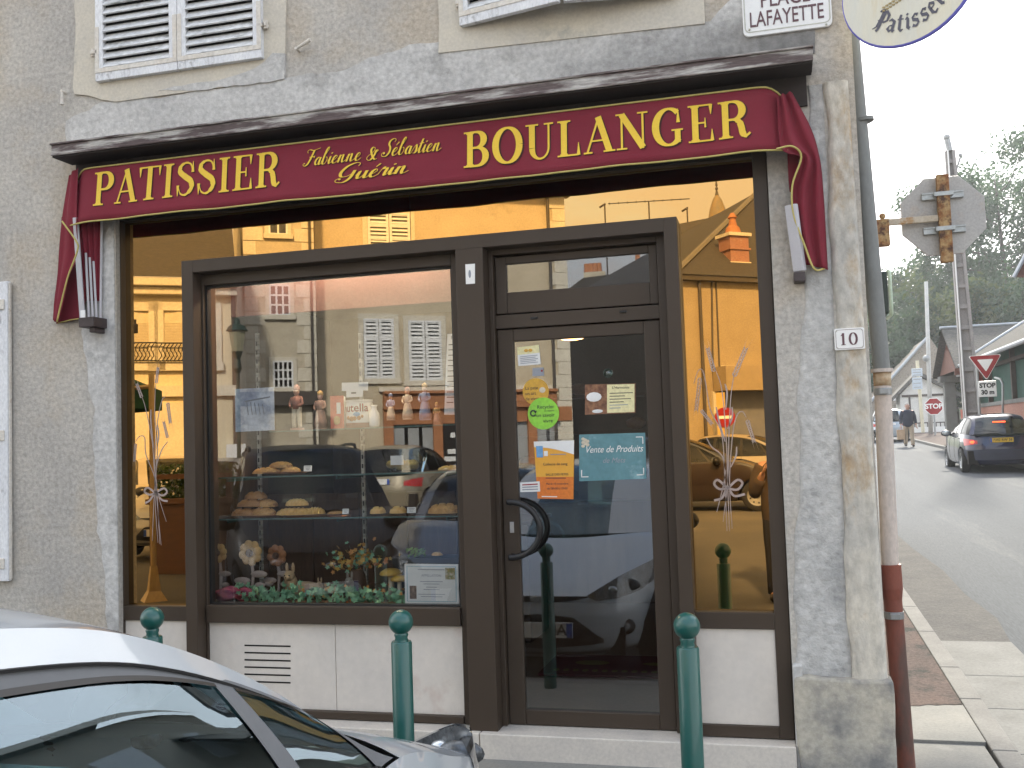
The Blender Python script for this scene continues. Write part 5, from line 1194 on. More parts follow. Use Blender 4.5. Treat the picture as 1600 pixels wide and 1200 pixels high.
rf = [(ex,Ya-6,ez),(ex,Yb-.6,ez),(12,Yb+1.2,7.4),(12,Ya-6,7.4)]; mb.face(rf); mb.face([(x, y, z-.10) for x, y, z in rf[::-1]]); mb.face([rf[0],rf[1],(ex,Yb-.6,ez-.10),(ex,Ya-6,ez-.10)]); mb.face([rf[1],rf[2],(12,Yb+1.2,7.3),(ex,Yb-.6,ez-.10)]); mb.build('roof', mat('hall_slates_toned_down', (.050,.050,.050), (.07,.068,.064), 9, .9, .6, 12, spec=.05, c3=(.085,.082,.07), s3=5, t3=.56, fine=.25, stretch=(1,1,2.5)), hall)  # same slates as the porch, colour darkened to offset sunlight on this slope
mb = MB(); mb.tube([(ex-.03,Ya-6,ez-.06),(ex-.03,Yb-.6,ez-.06)], .07, 8); mb.tube([(ex,Yb-.6,ez+.03),(12,Yb+1.2,7.43)], .06, 6); mb.build('gutter', m_zincr, hall)
# gabled porch at its far end
gyR, gyN, gyF = 34.6, 31.9, 37.4; apz, evz = 5.42, 3.78
mb = MB()
for (y0_, z0_, y1_, z1_) in ((gyR,apz,gyN,evz),(gyR,apz,gyF,evz)):
    p = [(6.05,y0_,z0_),(6.05,y1_,z1_),(13,y1_,z1_),(13,y0_,z0_)]; mb.face(p); mb.face([(x, y, z-.09) for x, y, z in p[::-1]])
mb.build('porch_roof', m_slate, hall)
mb = MB(); mb.tube([(6.0,gyR,apz+.03),(13,gyR,apz+.03)], .06, 6); mb.build('ridge_cap', m_zincr, hall)
mb = MB(); mb.face([(6.30,gyR,apz-.12),(6.30,gyN+.15,evz),(6.30,gyF-.15,evz)]); mb.box(6.0,6.3,gyN,gyN+.1,evz-.25,evz-.02); mb.build('gable_boards', m_barge, hall)
for ya_, yb_ in ((32.3,32.75),(36.6,37.0)):
    mb = MB(); mb.box(6.35,6.75,ya_,yb_,zw(ya_),3.5); mb.box(6.2,6.9,ya_-.1,yb_+.15,3.5,3.74); mb.build('stone_pier', m_gutter, hall)
mb = MB(); mb.box(6.30,6.80,32.76,33.1,zw(32),2.35); mb.build('red_brick_pier', mat('red_brick', (.36,.10,.07), (.30,.09,.065), 10, .9, .3, 40), hall)
mb = MB(); mb.box(6.30,6.80,31.5,32.15,3.25,3.9); mb.build('brick_corbel', MATS['red_brick'], hall)
mb = MB(); p = atd(1482,600,35); mb.tube([(6.55,31.2,zw(31)),(6.55,31.2,3.85)], .07, 8); mb.build('downpipe', m_pvc, hall)
root = thing('steel_hoop', 'thin grey steel hoop post by the brick wall', 'post', (6.5, 25.5, SLP*25))
mb = MB(); q = [atx(1567,700,6.45), atx(1567,600,6.45), atx(1563,592,6.45), atx(1555,590,6.45)]; mb.tube(q, .035, 8); mb.build('tube', m_poleg, root, smooth=True)
# right-hand eave corner of a nearer house
house = thing('street_house', 'brown eave of a house poking in at the right edge', 'building', (9, 14, 0))
p, q, r3 = atd(1587,432,24), atd(1604,350,24), atd(1640,300,24)
mb = MB(); mb.prism([(p.x,p.z),(q.x+.9,q.z+.9),(q.x+3,q.z+.9),(q.x+3,p.z-.05),(p.x+.3,p.z-.05)], p.y, p.y+.10); mb.build('eave_boards', m_barge, house)
mb = MB(); d0, d1 = Vector((p.x-.05,p.y-.03,p.z-.02)), Vector((q.x+.85,p.y-.03,q.z+.9)); mb.tube([d0, d1], .05, 6); mb.build('verge', m_zincr, house)
mb = MB(); mb.box(p.x+.55, p.x+4, p.y+.1, p.y+1, zw(20), p.z-.05); mb.build('wall', mat('yellow_render', (.46,.40,.20), rough=.9, bump=.2), house)
east = thing('corner_house', 'rendered house on the far side of the side street', 'building', (12, 2, 0))
mb = MB(); mb.box(8.6, 16, 4.0, 15, -.1, 6.6); mb.build('wall', mat('beige_render', (.42,.38,.31), rough=.9, bump=.3), east)
mb = MB(); mb.face([(8.3,3.7,6.61),(8.3,15.3,6.61),(12.3,15.3,9.2),(12.3,3.7,9.2)]); mb.face([(16.3,15.3,6.61),(16.3,3.7,6.61),(12.3,3.7,9.2),(12.3,15.3,9.2)]); mb.build('roof', m_slate, east)
for y in (5.5,9,12.5):
    for z in (1.0,4.0): mb = MB(); mb.box(8.56, 8.599, y-.5, y+.5, z, z+1.5); mb.build('shutter', m_white, east)
# ------------------------------------------------------------------ stone house with a white gabled shed at the end
m_rubble = mat('rubble_stone', (.33,.29,.235), (.25,.22,.185), 9, .95, .8, 9, c3=(.16,.145,.125), s3=10, t3=.54, fine=.25, bdist=.05)
hs = thing('stone_house', 'tall rubble stone gable with a slate edge at the end of the street', 'building', (9, 62, 1.7))
P_ = [atd(1350,680,62), atd(1455,700,62), atd(1470,640,62), atd(1470,560,62), atd(1449,527,62), atd(1385,598,62), atd(1350,640,62)]; Yh = P_[0].y
P_ = [(p.x, p.z) for p in P_]; P_[0] = (P_[0][0], 1.2); P_[1] = (P_[1][0]+1.0, 1.2)
mb = MB(); mb.prism(P_, Yh, Yh+7); mb.build('gable_wall', m_rubble, hs)
a, b = atd(1385,598,61.8), atd(1449,526,61.8); mb = MB(); mb.tube([(a.x-2.0, Yh-.05, a.z-2.1*(b.z-a.z)/(b.x-a.x)), (b.x, Yh-.05, b.z)], .10, 6); mb.build('verge', m_zincr, hs)
mb = MB(); w0, w1 = atd(1392,622,61.8), atd(1400,626,61.8); mb.box(w0.x, w1.x, Yh-.04, Yh, w1.z, w0.z+.1); mb.build('wall_plaque', m_whiteen, hs)
mb = MB(); w0, w1 = atd(1396,640,61.8), atd(1404,655,61.8); mb.box(w0.x, w1.x, Yh-.04, Yh, w1.z, w0.z); mb.build('window', m_dark, hs)
sh = thing('white_shed', 'white rendered house with grey pointed roof behind the walking man', 'building', (9, 56, 1.5))
m_wrend = mat('white_render', (.66,.65,.61), (.58,.57,.54), 2, .9, .2, 40, c3=(.40,.38,.35), s3=2.5, t3=.6)
q0, q1, q2 = atd(1406,617,57), atd(1433,588,57), atd(1462,612,57); Ys = q0.y
mb = MB(); mb.prism([(q0.x,1.2),(q2.x+.6,1.2),(q2.x+.6,q2.z),(q1.x,q1.z),(q0.x,q0.z)], Ys, Ys+2.2); mb.build('wall', m_wrend, sh)
mb = MB()
for u0, u1 in (((q0.x-.55,q0.z-.45),(q1.x,q1.z+.06)), ((q1.x,q1.z+.06),(q2.x+1.2,q2.z-.4))):
    mb.prism([(u0[0],u0[1]),(u1[0],u1[1]),(u1[0],u1[1]+.22),(u0[0],u0[1]+.22)], Ys-.3, Ys+2.3)
mb.build('roof', m_slate, sh)
mb = MB(); a = atd(1404,618,56.8); mb.box(q0.x+.1, q2.x+.6, Ys-.06, Ys-.005, q0.z-.14, q0.z-.02); mb.build('tie_beam', m_timber, sh)
mb = MB()
for xx, w_ in ((q0.x+.45,.1),(q0.x+1.0,.12)): mb.box(xx, xx+w_, Ys-.05, Ys-.004, 1.4, q0.z-.15)
mb.build('door_posts', m_timber, sh)
root = thing('garden_fence', 'low dark railing with white board in front of the white house', 'fence', (9.2, 52.0, 1.45))
mb = MB(); a, b = atd(1440,660,55), atd(1462,672,55)
for k in range(10): x = a.x-.6+k*.22; mb.box(x, x+.05, a.y, a.y+.04, 1.4, a.z)
mb.box(a.x-.7, a.x+1.7, a.y-.01, a.y+.05, a.z-.06, a.z); mb.build('railing', m_timber, root)
mb = MB(); mb.box(a.x-1.0, a.x+1.8, a.y-.6, a.y-.5, 1.35, 1.85); mb.build('kick_board', m_whiteen, root)
# ------------------------------------------------------------------ trees
m_bark = mat('bark', (.085,.070,.058), (.06,.05,.042), 6, .95, .6, 20)
def leafmat(name, c, c2):
    m = mat(name, c, c2, .35, .65, 0, 3, fine=.35); P = m.node_tree.nodes['Principled BSDF']
    t = m.node_tree; tl_ = t.nodes.new('ShaderNodeBsdfTranslucent'); tl_.inputs[0].default_value = (c[0]*1.6, c[1]*1.7, c[2]*1.1, 1); mx_ = t.nodes.new('ShaderNodeMixShader'); mx_.inputs[0].default_value = .35
    ou = t.nodes['Material Output']; t.links.new(P.outputs[0], mx_.inputs[1]); t.links.new(tl_.outputs[0], mx_.inputs[2]); t.links.new(mx_.outputs[0], ou.inputs[0]); return m
m_leafA = leafmat('dark_foliage', (.036,.064,.042), (.052,.082,.046)); m_leafB = leafmat('autumn_foliage', (.075,.090,.038), (.058,.082,.042))
def tree(name, label, x, y, h, cr, seed, lm, leaves=2600, trunk_h=.45, lean=0, gap=.35, ls=.22, group='trees at the end of the street', squash=1.0):
    rr = random.Random(seed); zg_ = SLP*min(y, 75); root = thing(name, label, 'tree', (x, y, zg_), 0, group)
    T = MB(); top = Vector((lean, 0, h*.92)); T.tube(crom([(0,0,-.3),(lean*.2,.05,h*.3),(lean*.6,-.1,h*.6),tuple(top)], 6), [h*.020*(1-.9*k/18)+.012 for k in range(19)], 8)
    clumps = []
    nl = 16
    for k in range(nl):
        t = trunk_h+(.95-trunk_h)*(k+.5)/nl; a = k*2.4+rr.uniform(-.4,.4); L_ = cr*(.55+.5*sin(pi*(t-trunk_h)/(1-trunk_h)*.85+.35))*rr.uniform(.75,1.1)
        st_ = Vector((lean*t, 0, h*t*.93)); e = st_+Vector((cos(a)*L_, sin(a)*L_, L_*rr.uniform(.25,.7)))
        T.tube(crom([st_, (st_+e)/2+Vector((0,0,-.12*L_)), e], 4), [.05*h/14*(1-.8*q/8)+.008 for q in range(9)], 5)
        for q in (.45,.7,.9,1.05): clumps.append((st_+(e-st_)*q+Vector((rr.uniform(-.3,.3),rr.uniform(-.3,.3),rr.uniform(-.2,.4)))*cr*.35, cr*rr.uniform(.18,.34)))
    T.build('trunk', m_bark, root, smooth=True, local=True)
    C = MB(); bm = C.bm
    rr.shuffle(clumps); clumps = clumps[:int(len(clumps)*(1-gap*.4))]
    for i in range(leaves):
        c_, r_ = clumps[i % len(clumps)]
        d = Vector((rr.gauss(0,1), rr.gauss(0,1), rr.gauss(0,1)*squash)); d = d.normalized()*r_*rr.random()**.5; p = c_+d
        s_ = ls*rr.uniform(.6,1.3); ax = Vector((rr.gauss(0,1), rr.gauss(0,1), rr.gauss(0,1))).normalized(); bx = ax.orthogonal().normalized(); cx_ = ax.cross(bx)
        C.face([p+bx*s_, p+cx_*s_*.6, p-bx*s_, p-cx_*s_*.6])
    C.build('crown', lm, root, local=True, recalc=False); return root
tx = lambda px, d: atd(px, 640, d)
spec = [('ash_tree',1378,84,11.0,4.2,1,0,.22,2600),('ash_tree',1412,92,13.0,4.5,2,1,.20,2400),('ash_tree',1440,88,14.2,4.2,3,0,.28,2000),('ash_tree',1472,96,15.2,5.0,4,0,.25,2400),('ash_tree',1512,90,15.5,5.0,5,1,.25,2400),
        ('ash_tree',1548,84,17.5,5.5,6,0,.25,3000),('ash_tree',1592,80,21.5,6.5,7,0,.25,4200),('ash_tree',1640,86,24.0,6.5,8,0,.25,3600)]
labs = ['tree with thin crown just right of the drainpipe','sparse yellowish tree behind the octagonal sign back','tall thin tree rising behind the slim pale pole','dark tree directly below the octagonal sign','yellow green tree behind the concrete power pole','bushy tree right of the concrete power pole','tallest tree at the upper right with uneven crown','big tree cut off by the right edge']
for (nm, px, d, h, cr, sd, kind, th_, lv_), lb in zip(spec, labs):
    p = tx(px, d); tree(nm, lb, p.x, p.y, h, cr, sd, m_leafB if kind else m_leafA, int(lv_*2.6), th_, lean=random.uniform(-.8,.8), gap=.5, ls=.18)
# wooded slope: low shrubs behind the roofs
for i, (px, d, h, cr, kd) in enumerate([(1372,70,6.5,3.5,0),(1400,76,7.5,4,0),(1430,78,7.5,4,1),(1462,74,7.8,4,0),(1495,78,8.6,4.2,0),(1530,72,9.4,4.4,1),(1568,76,9.5,4.6,0),(1605,70,9.2,4.6,0)]):
    p = tx(px, d); tree('shrub_tree', ['dense dark bush beside the drainpipe','dark bush above the stone gable','olive bush behind the slim pole','dark bush behind the porch ridge','dark bush left of the power pole','yellowish bush right of the power pole','dark bush above the hall roof','dark bush at the right edge above the hall'][i], p.x, p.y, h, cr, 30+i, m_leafB if kd else m_leafA, 5600, .12, 0, .0, .19, 'bushes on the slope behind the houses', .8)
hl_ = MB(); hl_.grid([[(x, y, z+2.2*sin(x*.09+1)*(y > 100)) for x in range(-80, 141, 10)] for y, z in ((78,1.2),(92,3.0),(110,6.5),(135,9),(170,10))]); tag(hl_.build('hill', mat('hill_green', (.05,.075,.035), (.07,.085,.04), .3, .95, .5, 2, fine=.3), smooth=True), kind='structure')
# ================================================================== the other side of the square (seen in the glass)
def vp(px, py, Yv):          # pixel of a reflection -> real point at virtual depth Yv behind the glass
    p = at(px, py, Yv); return Vector((p.x, 2*GLASS_Y-p.y, p.z))
class Facade:
    """vertical plane through the reflection of pixel px at virtual distance, running at angle a; local frame x along, y towards the viewer"""
    def __init__(s, px, d, adeg):
        p = atd(px, 700, d); s.O = Vector((p.x, 2*GLASS_Y-p.y, 0)); s.a = radians(-adeg); s.u = Vector((cos(s.a), sin(s.a), 0)); s.n = Vector((-sin(s.a), cos(s.a), 0))
    def st(s, px, py, off=0):
        r = ray(px, py); c = Vector((CAM.x, 2*GLASS_Y-CAM.y, CAM.z)); r = Vector((r.x, -r.y, r.z)); t = (s.O+s.n*off-c).dot(s.n)/r.dot(s.n); p = c+r*t
        return (p-s.O).dot(s.u), p.z
    def thing(s, name, label, cat, group=None): return thing(name, label, cat, s.O, s.a, group)
GZ = -.09
m_ochre = mat('ochre_plaster', (.50,.43,.31), (.44,.375,.265), 1.2, .95, .6, 20, c3=(.36,.30,.21), s3=.8, t3=.56, fine=.12)
m_creamp = mat('cream_plaster', (.60,.53,.38), (.55,.48,.34), 1.0, .95, .4, 20, c3=(.46,.40,.29), s3=.9, t3=.6)
m_tower = mat('tower_ashlar', (.47,.42,.32), (.40,.355,.27), 1.6, .9, .5, 14, c3=(.28,.25,.20), s3=1.2, t3=.57, stretch=(1,1,2.2), fine=.12)
m_trimst = mat('pale_trim_stone', (.58,.54,.44), (.52,.48,.39), 2, .85, .2, 20)
m_slate2 = mat('brown_slates', (.045,.042,.039), (.062,.056,.05), 8, .8, .3, 12, stretch=(1,1,2))
m_shut = mat('grey_white_shutter', (.66,.67,.66), (.60,.61,.60), 4, .6, .1, 40)
m_shutd = mat('shutter_gap', (.30,.31,.31), rough=.8)
m_wood = mat('orange_shopfront', (.36,.155,.065), (.30,.125,.05), 4, .5, .1, 40)
m_winp = glass('far_window_pane', (.10,.11,.12), .08, 1.0)
m_garage = mat('grey_blue_door', (.17,.18,.22), (.14,.15,.19), 3, .6)
def wall_box(f, root, name, m, s0, s1, z0, z1, y0=-.4, y1=0, **k):
    mb = MB(); mb.box(s0, s1, y0, y1, z0, z1); return mb.build(name, m, root, local=True, **k)
def shutters(f, root, px0, py0, px1, py1, name='window_shutter', m=None, bars=3):
    s0, z1 = f.st(px0, py0); s1, _ = f.st(px1, py0); _, z0 = f.st(px0, py1); sm = (s0+s1)/2
    for a, b in ((s0, sm-.01), (sm+.01, s1)):
        mb = MB(); fw = .07; mb.box(a, a+fw, .01, .06, z0, z1); mb.box(b-fw, b, .01, .06, z0, z1); h = z1-z0
        for t in [0]+[i/bars for i in range(1, bars)]+[1]: zc = z0+t*h; mb.box(a+fw, b-fw, .01, .06, max(z0, zc-.05), min(z1, zc+.05))
        o = mb.build(name, m or m_shut, root, local=True)
        mb = MB(); n = max(6, int(h/.10))
        for i in range(n):
            zc = z0+(i+.5)*h/n; mb.xbox(Matrix.Translation(((a+b)/2, .032, zc)) @ Matrix.Rotation(radians(-50), 4, 'X'), b-a-2*fw, .085, .012)
        mb.build('slat_panel', m or m_shut, o, local=True); o.children[-1].location = (0,0,0)
        mb = MB(); mb.box(a+fw, b-fw, .004, .010, z0, z1); mb.build('backing', m_shutd, o, local=True)
    return s0, s1, z0, z1
def surround(root, s0, s1, z0, z1, m, w=.16, y=.03, name='window_surround', sill=True):
    mb = MB(); mb.box(s0-w, s0-.005, -.02, y, z0, z1+w); mb.box(s1+.005, s1+w, -.02, y, z0, z1+w); mb.box(s0-.005, s1+.005, -.02, y, z1+.005, z1+w)
    if sill: mb.box(s0-w-.03, s1+w+.03, -.02, y+.05, z0-w, z0-.002)
    return mb.build(name, m, root, local=True)
def barred(f, root, px0, py0, px1, py1, cols, rows, m=None):
    s0, z1 = f.st(px0, py0); s1, _ = f.st(px1, py0); _, z0 = f.st(px0, py1)
    mb = MB(); mb.box(s0, s1, .012, .02, z0, z1); w_ = mb.build('window', m_winp, root, local=True)
    mb = MB(); mb.box(s0, s1, .004, .0115, z0, z1); mb.build('dark_inside', m_dark, w_, local=True)
    mb = MB()
    for k in range(cols+1): x = s0+(s1-s0)*k/cols; mb.box(x-.022, x+.022, .022, .06, z0, z1)
    for k in range(rows+1): z = z0+(z1-z0)*k/rows; mb.box(s0, s1, .0225, .058, z-.022, z+.022)
    mb.build('glazing_bars', m_shut, w_, local=True); return s0, s1, z0, z1
# ---------------------------------------------------- ochre house with the bar
fm_ = Facade(640, 27.0, 33)
mh = fm_.thing('ochre_house', 'ochre house with white shutters above an orange bar front, mirrored in the window', 'building')
sL, sR = fm_.st(497,600)[0], fm_.st(883,400)[0]; zE = fm_.st(860,306)[1]
wall_box(fm_, mh, 'wall', m_ochre, sL, sR, -.3, zE)
mb = MB(); mb.box(sL, sR+.25, -.3, .32, zE, zE+.22); mb.build('eave_cornice', m_trimst, mh, local=True, bevel=.03)
mb = MB(); mb.face([(sL,.4,zE+.2),(sR+.3,.4,zE+.2),(sR-2.5,-4.5,zE+3.2),(sL,-4.5,zE+3.2)]); mb.face([(sR+.3,.4,zE+.2),(sR+.3,-9,zE+.2),(sR-2.5,-4.5,zE+3.2)]); mb.build('roof', m_slate2, mh, local=True)
mb = MB(); mb.box(sR-.3, sR, -8.5, -.4, -.3, zE); mb.build('side_wall', m_ochre, mh, local=True)
mb = MB(); zz = -.1; k = 0
while zz < zE-.3:
    w_ = .55 if k % 2 else .36; mb.box(sR-w_, sR+.03, -.02, .035, zz, min(zE, zz+.36)); zz += .37; k += 1
mb.build('corner_stones', m_trimst, mh, local=True, bevel=.01)
mb = MB(); q = fm_.st(853,310)[0]; mb.tube([(q,.12,GZ),(q,.12,zE+.05)], .05, 8); mb.tube([(sL,.40,zE+.1),(sR+.25,.40,zE+.1)], .07, 8); mb.build('drainpipe', mat('dark_zinc', (.07,.06,.05), rough=.6), mh, local=True)
for (a, b, c_, d_) in ((567,498,614,592),(637,501,688,595),(574,332,640,392),(735,338,800,420)):
    if a == 735: continue
    q = shutters(fm_, mh, a, b, c_, d_); surround(mh, *q, m_trimst, .14, .035)
b0_, b1_ = fm_.st(598,650)[0], sR-.5; zt_b = fm_.st(650,640)[1]
# bar front: fascia, posts, glazed bays, sign board
mb = MB(); mb.box(b0_, b1_, .005, .22, zt_b-.0, zt_b+.42); mb.box(b0_, b1_, .005, .32, zt_b+.42, zt_b+.50); fas = mb.build('bar_fascia', m_wood, mh, local=True, bevel=.01)
mb = MB(); mb.box(b0_-.1, b1_+.1, .0, .10, zt_b+.501, zt_b+.62); mb.build('bar_string_course', m_trimst, mh, local=True)
x = b0_; k = 0
while x < b1_-.6:
    mb = MB(); mb.box(x, x+.26, .004, .14, GZ, zt_b); mb.build('bar_post', m_wood, mh, local=True, bevel=.008)
    mb = MB(); mb.box(x+.261, x+1.35, .004, .10, GZ, .75); mb.box(x+.261, x+1.35, .004, .08, zt_b-.4, zt_b-.002); mb.build('bar_panel', m_wood, mh, local=True)
    mb = MB(); mb.box(x+.261, x+1.35, .004, .02, .751, zt_b-.41); wn = mb.build('bar_window', m_winp if k != 1 else m_dark, mh, local=True)
    mb = MB()
    if k != 1:
        for j in range(3): xx = x+.27+.40*j; mb.box(xx, xx+.30, .021, .03, .78, zt_b-.5)
        mb.build('curtain', m_shutd, wn, local=True)
    else:
        for j, (zz_, w_) in enumerate(((1.9,.25),(1.45,.6),(1.25,.5),(.95,.7))): mb.box(x+.5-.1*j, x+.5-.1*j+w_, .021, .028, zz_, zz_+.13)
        mb.build('menu_boards', m_shut, wn, local=True)
    x += 1.36; k += 1
# ---------------------------------------------------- stone tower
ft = Facade(640, 26.2, 33)
tw = ft.thing('stone_tower', 'old stone tower with small barred windows, mirrored left of the ochre house', 'building')
a0, a1 = ft.st(384,600)[0], ft.st(496,600)[0]
wall_box(ft, tw, 'wall', m_tower, a0, a1, -.3, 13.5, -5)
for (a, b, c_, d_, cc, rr2) in ((421,446,451,492,3,3),(427,565,456,606,4,3),(421,330,448,366,2,2)):
    q = barred(ft, tw, a, b, c_, d_, cc, rr2); surround(tw, *q, m_trimst, .12, .04); 
mb = MB(); zz = .2; k = 0
while zz < 13:
    for e, sg in ((a0,1),(a1,-1)): w_ = .5 if k % 2 else .32; mb.box(min(e, e+sg*w_), max(e, e+sg*w_), .002, .02, zz, zz+.34)
    zz += .36; k += 1
mb.build('quoins', m_trimst, tw, local=True, bevel=.01)
mb = MB(); s_, z_ = ft.st(478,480); mb.tube([(a1-.12,.06,0),(a1-.12,.06,13)], .035, 6); mb.build('rain_pipe', MATS['dark_zinc'], tw, local=True)
mb = MB(); mb.prism([(a0-.2,13.5),(a1+.2,13.5),((a0+a1)/2,17.5)], -5.2, .2); mb.build('roof', m_slate2, tw, local=True)
mb = MB(); zt1 = ft.st(470,612)[1]; mb.box(a0-.3, a1+.1, .003, .25, zt1-.35, zt1); mb.build('string_course', MATS['dark_zinc'], tw, local=True)
# ---------------------------------------------------- cream house on the left
fl_ = Facade(300, 22.5, 33)
lh = fl_.thing('cream_house', 'cream house with arched shutters and iron balcony, mirrored in the left bronze panel', 'building')
c0, c1 = fl_.st(120,600)[0], fl_.st(372,600)[0]; zC = fl_.st(240,462)[1]
wall_box(fl_, lh, 'wall', m_creamp, c0, c1, -.3, zC)
mb = MB(); mb.box(c0, c1, -.3, .22, zC, zC+.18); mb.box(c0, c1, -.3, .34, zC+.18, zC+.36); mb.build('cornice', m_trimst, lh, local=True, bevel=.02)
mb = MB(); mb.face([(c0,.36,zC+.37),(c1,.36,zC+.37),(c1,-3.2,zC+3.6),(c0,-3.2,zC+3.6)]); mb.face([(c1,.3,zC+.3),(c1,-3.2,zC+.3),(c1,-3.2,zC+3.6)]); mb.build('roof', m_slate2, lh, local=True)
mb = MB(); mb.box(c0, c1, .003, .12, fl_.st(250,612)[1]-.12, fl_.st(250,612)[1]+.12); mb.build('string_course', m_trimst, lh, local=True)
for (a, b, c_, d_) in ((248,486,284,566),(156,486,192,566)):
    s0, z1 = fl_.st(a, b); s1 = s0+1.15; z0 = fl_.st(a, d_)[1]
    mb = MB(); N_ = 10; pts_ = [(s0,z0),(s1,z0),(s1,z1-.2)]+[(s1-(s1-s0)*k/N_, z1-.2+.2*sin(pi*k/N_)) for k in range(1,N_)]+[(s0,z1-.2)]; mb.prism(pts_, .004, .03); sh_ = mb.build('arched_shutter', mat('cream_shutter', (.56,.50,.37), (.50,.44,.32), 5), lh, local=True)
    mb = MB()
    for k in range(24): z = z0+.05+(z1-z0-.3)*k/24; mb.box(s0+.08, s1-.08, .031, .04, z, z+.025)
    mb.build('slats', MATS['cream_shutter'], sh_, local=True)
    surround(lh, s0, s1, z0, z1, m_trimst, .2, .06)
    mb = MB()
    for k in range(14): x = s0+(s1-s0)*(k+.5)/14; mb.tube(crom([(x-.04,.16,z0+.02),(x+.03,.16,z0+.14),(x-.03,.16,z0+.28),(x+.04,.16,z0+.40)], 3), .010, 4)
    mb.box(s0-.05, s1+.05, .15, .17, z0+.40, z0+.43); mb.box(s0-.05, s1+.05, .15, .17, z0, z0+.025); mb.build('iron_balcony', m_black, lh, local=True)
mb = MB(); g0, g1 = fl_.st(200,660)[0], fl_.st(320,660)[0]; mb.box(g0, g1, .004, .05, GZ, fl_.st(250,630)[1]); mb.build('ground_floor_panel', m_trimst, lh, local=True)
mb = MB(); g0, z1 = fl_.st(352,640); mb.box(g0, g0+.42, .01, .22, z1-1.5, z1-.8); mb.build('meter_box', m_shut, lh, local=True)
mb = MB(); s_ = fl_.st(366,600)[0]; mb.tube([(s_,.07,0),(s_,.07,zC)], .05, 8); mb.build('drainpipe', MATS['dark_zinc'], lh, local=True)
# ---------------------------------------------------- brown house on the right with hipped roof and brick chimney
fr_ = Facade(1120, 31.0, 38)
rh = fr_.thing('brown_house', 'ochre house with hipped slate roof and brick chimney, mirrored in the right bronze panel', 'building')
d0, d1 = fr_.st(1068,600)[0], fr_.st(1262,600)[0]; zH = fr_.st(1120,441)[1]
m_dull = mat('dull_ochre_plaster', (.36,.295,.19), (.31,.25,.16), 1.2, .95, .6, 20, c3=(.27,.22,.15), s3=.8, t3=.56, fine=.15)
wall_box(fr_, rh, 'wall', m_dull, d0, d1, -.3, zH)
mb = MB(); mb.box(d0, d0+.3, -8.9, -.4, -.3, zH); mb.build('side_wall', mat('shade_dark_wall', (.05,.047,.042), (.065,.06,.055), 3, .9, .3, 12), rh, local=True)  # near-black colour puts shade into this wall
mb = MB(); mb.box(d0-.25, d1, -.1, .25, zH, zH+.16); mb.build('gutter_board', MATS['dark_zinc'], rh, local=True)
hs_, rz_ = fr_.st(1190,296,-5.5)
mb = MB(); mb.face([(d0-.3,.3,zH+.16),(d1,.3,zH+.16),(d1+6,-5.5,rz_),(hs_,-5.5,rz_)]); mb.face([(d0-.3,.3,zH+.16),(hs_,-5.5,rz_),(d0-.3,-11,zH+.16)]); mb.build('roof', m_slate2, rh, local=True)
mb = MB(); mb.tube([(d0-.3,.3,zH+.2),(hs_,-5.5,rz_+.04)], .10, 6); mb.build('hip_ridge', mat('pale_ridge', (.17,.155,.13), rough=.8), rh, local=True)
yc = -.8; cs_, cz = fr_.st(1147,398,yc); mb = MB(); mb.box(cs_-.36, cs_+.36, yc-.32, yc+.32, cz-.6, cz+.55); mb.box(cs_-.41, cs_+.41, yc-.37, yc+.37, cz+.10, cz+.16); mb.build('chimney', m_brick, rh, local=True)
ch = rh.children[-1]
q_ = [fr_.st(1030,356,-11)+(-11,), fr_.st(1106,341,-11)+(-11,), fr_.st(1215,290,-11)+(-11,)]
mb = MB(); mb.face([(q_[0][0],-11,q_[0][1]),(q_[1][0],-11,q_[1][1]),(q_[2][0],-11,q_[2][1]),(q_[2][0],-6,zH+.2),(q_[0][0],-6,zH+.2)]); mb.face([(q_[0][0],-11,q_[0][1]),(q_[1][0],-11,q_[1][1]),(q_[2][0],-11,q_[2][1]),(q_[2][0],-16,zH),(q_[0][0],-16,zH)]); mb.build('rear_roof', m_slate2, rh, local=True)
mb = MB(); mb.box(cs_-.44, cs_+.44, yc-.40, yc+.40, cz+.551, cz+.66); mb.box(cs_-.40, cs_+.40, yc-.36, yc+.36, cz-.45, cz-.30); mb.build('cap', m_trimst, ch, local=True)
mb = MB(); mb.lathe([(.28,0),(.22,.22),(.14,.30),(.10,.52),(.16,.56),(.06,.72)], (cs_, yc, cz+.66), 12); mb.build('pot', mat('terracotta', (.40,.17,.08), rough=.8), ch, local=True)
gs0, gz1 = fr_.st(1122,612); gs1 = fr_.st(1230,612)[0]
mb = MB(); mb.box(gs0, gs1, .004, .05, GZ, gz1); mb.build('garage_door', m_garage, rh, local=True)
mb = MB(); mb.box(gs0-.2, gs1+.2, .051, .75, gz1, gz1+.75); mb.build('canopy', mat('tan_canopy', (.34,.27,.17), rough=.8), rh, local=True)
mb = MB(); mb.box(gs0-.25, gs0-.02, .0, .10, GZ, gz1); mb.build('door_pillar', m_trimst, rh, local=True)
mb = MB(); s_ = fr_.st(1093,500)[0]; mb.tube([(s_,.08,0),(s_,.08,zH)], .055, 8); mb.tube([(s_+.45,.03,0),(s_+.40,.03,zH*.6),(s_+.5,.03,zH)], .03, 6); mb.tube([(s_+.62,.03,0),(s_+.66,.03,zH)], .025, 6); mb.build('wall_pipes', MATS['dark_zinc'], rh, local=True)
mb = MB(); s_, z_ = fr_.st(1139,580); mb.box(s_-.3, s_+.3, .003, .02, z_-.15, z_+.18); mb.build('wall_notice', m_trimst, rh, local=True)
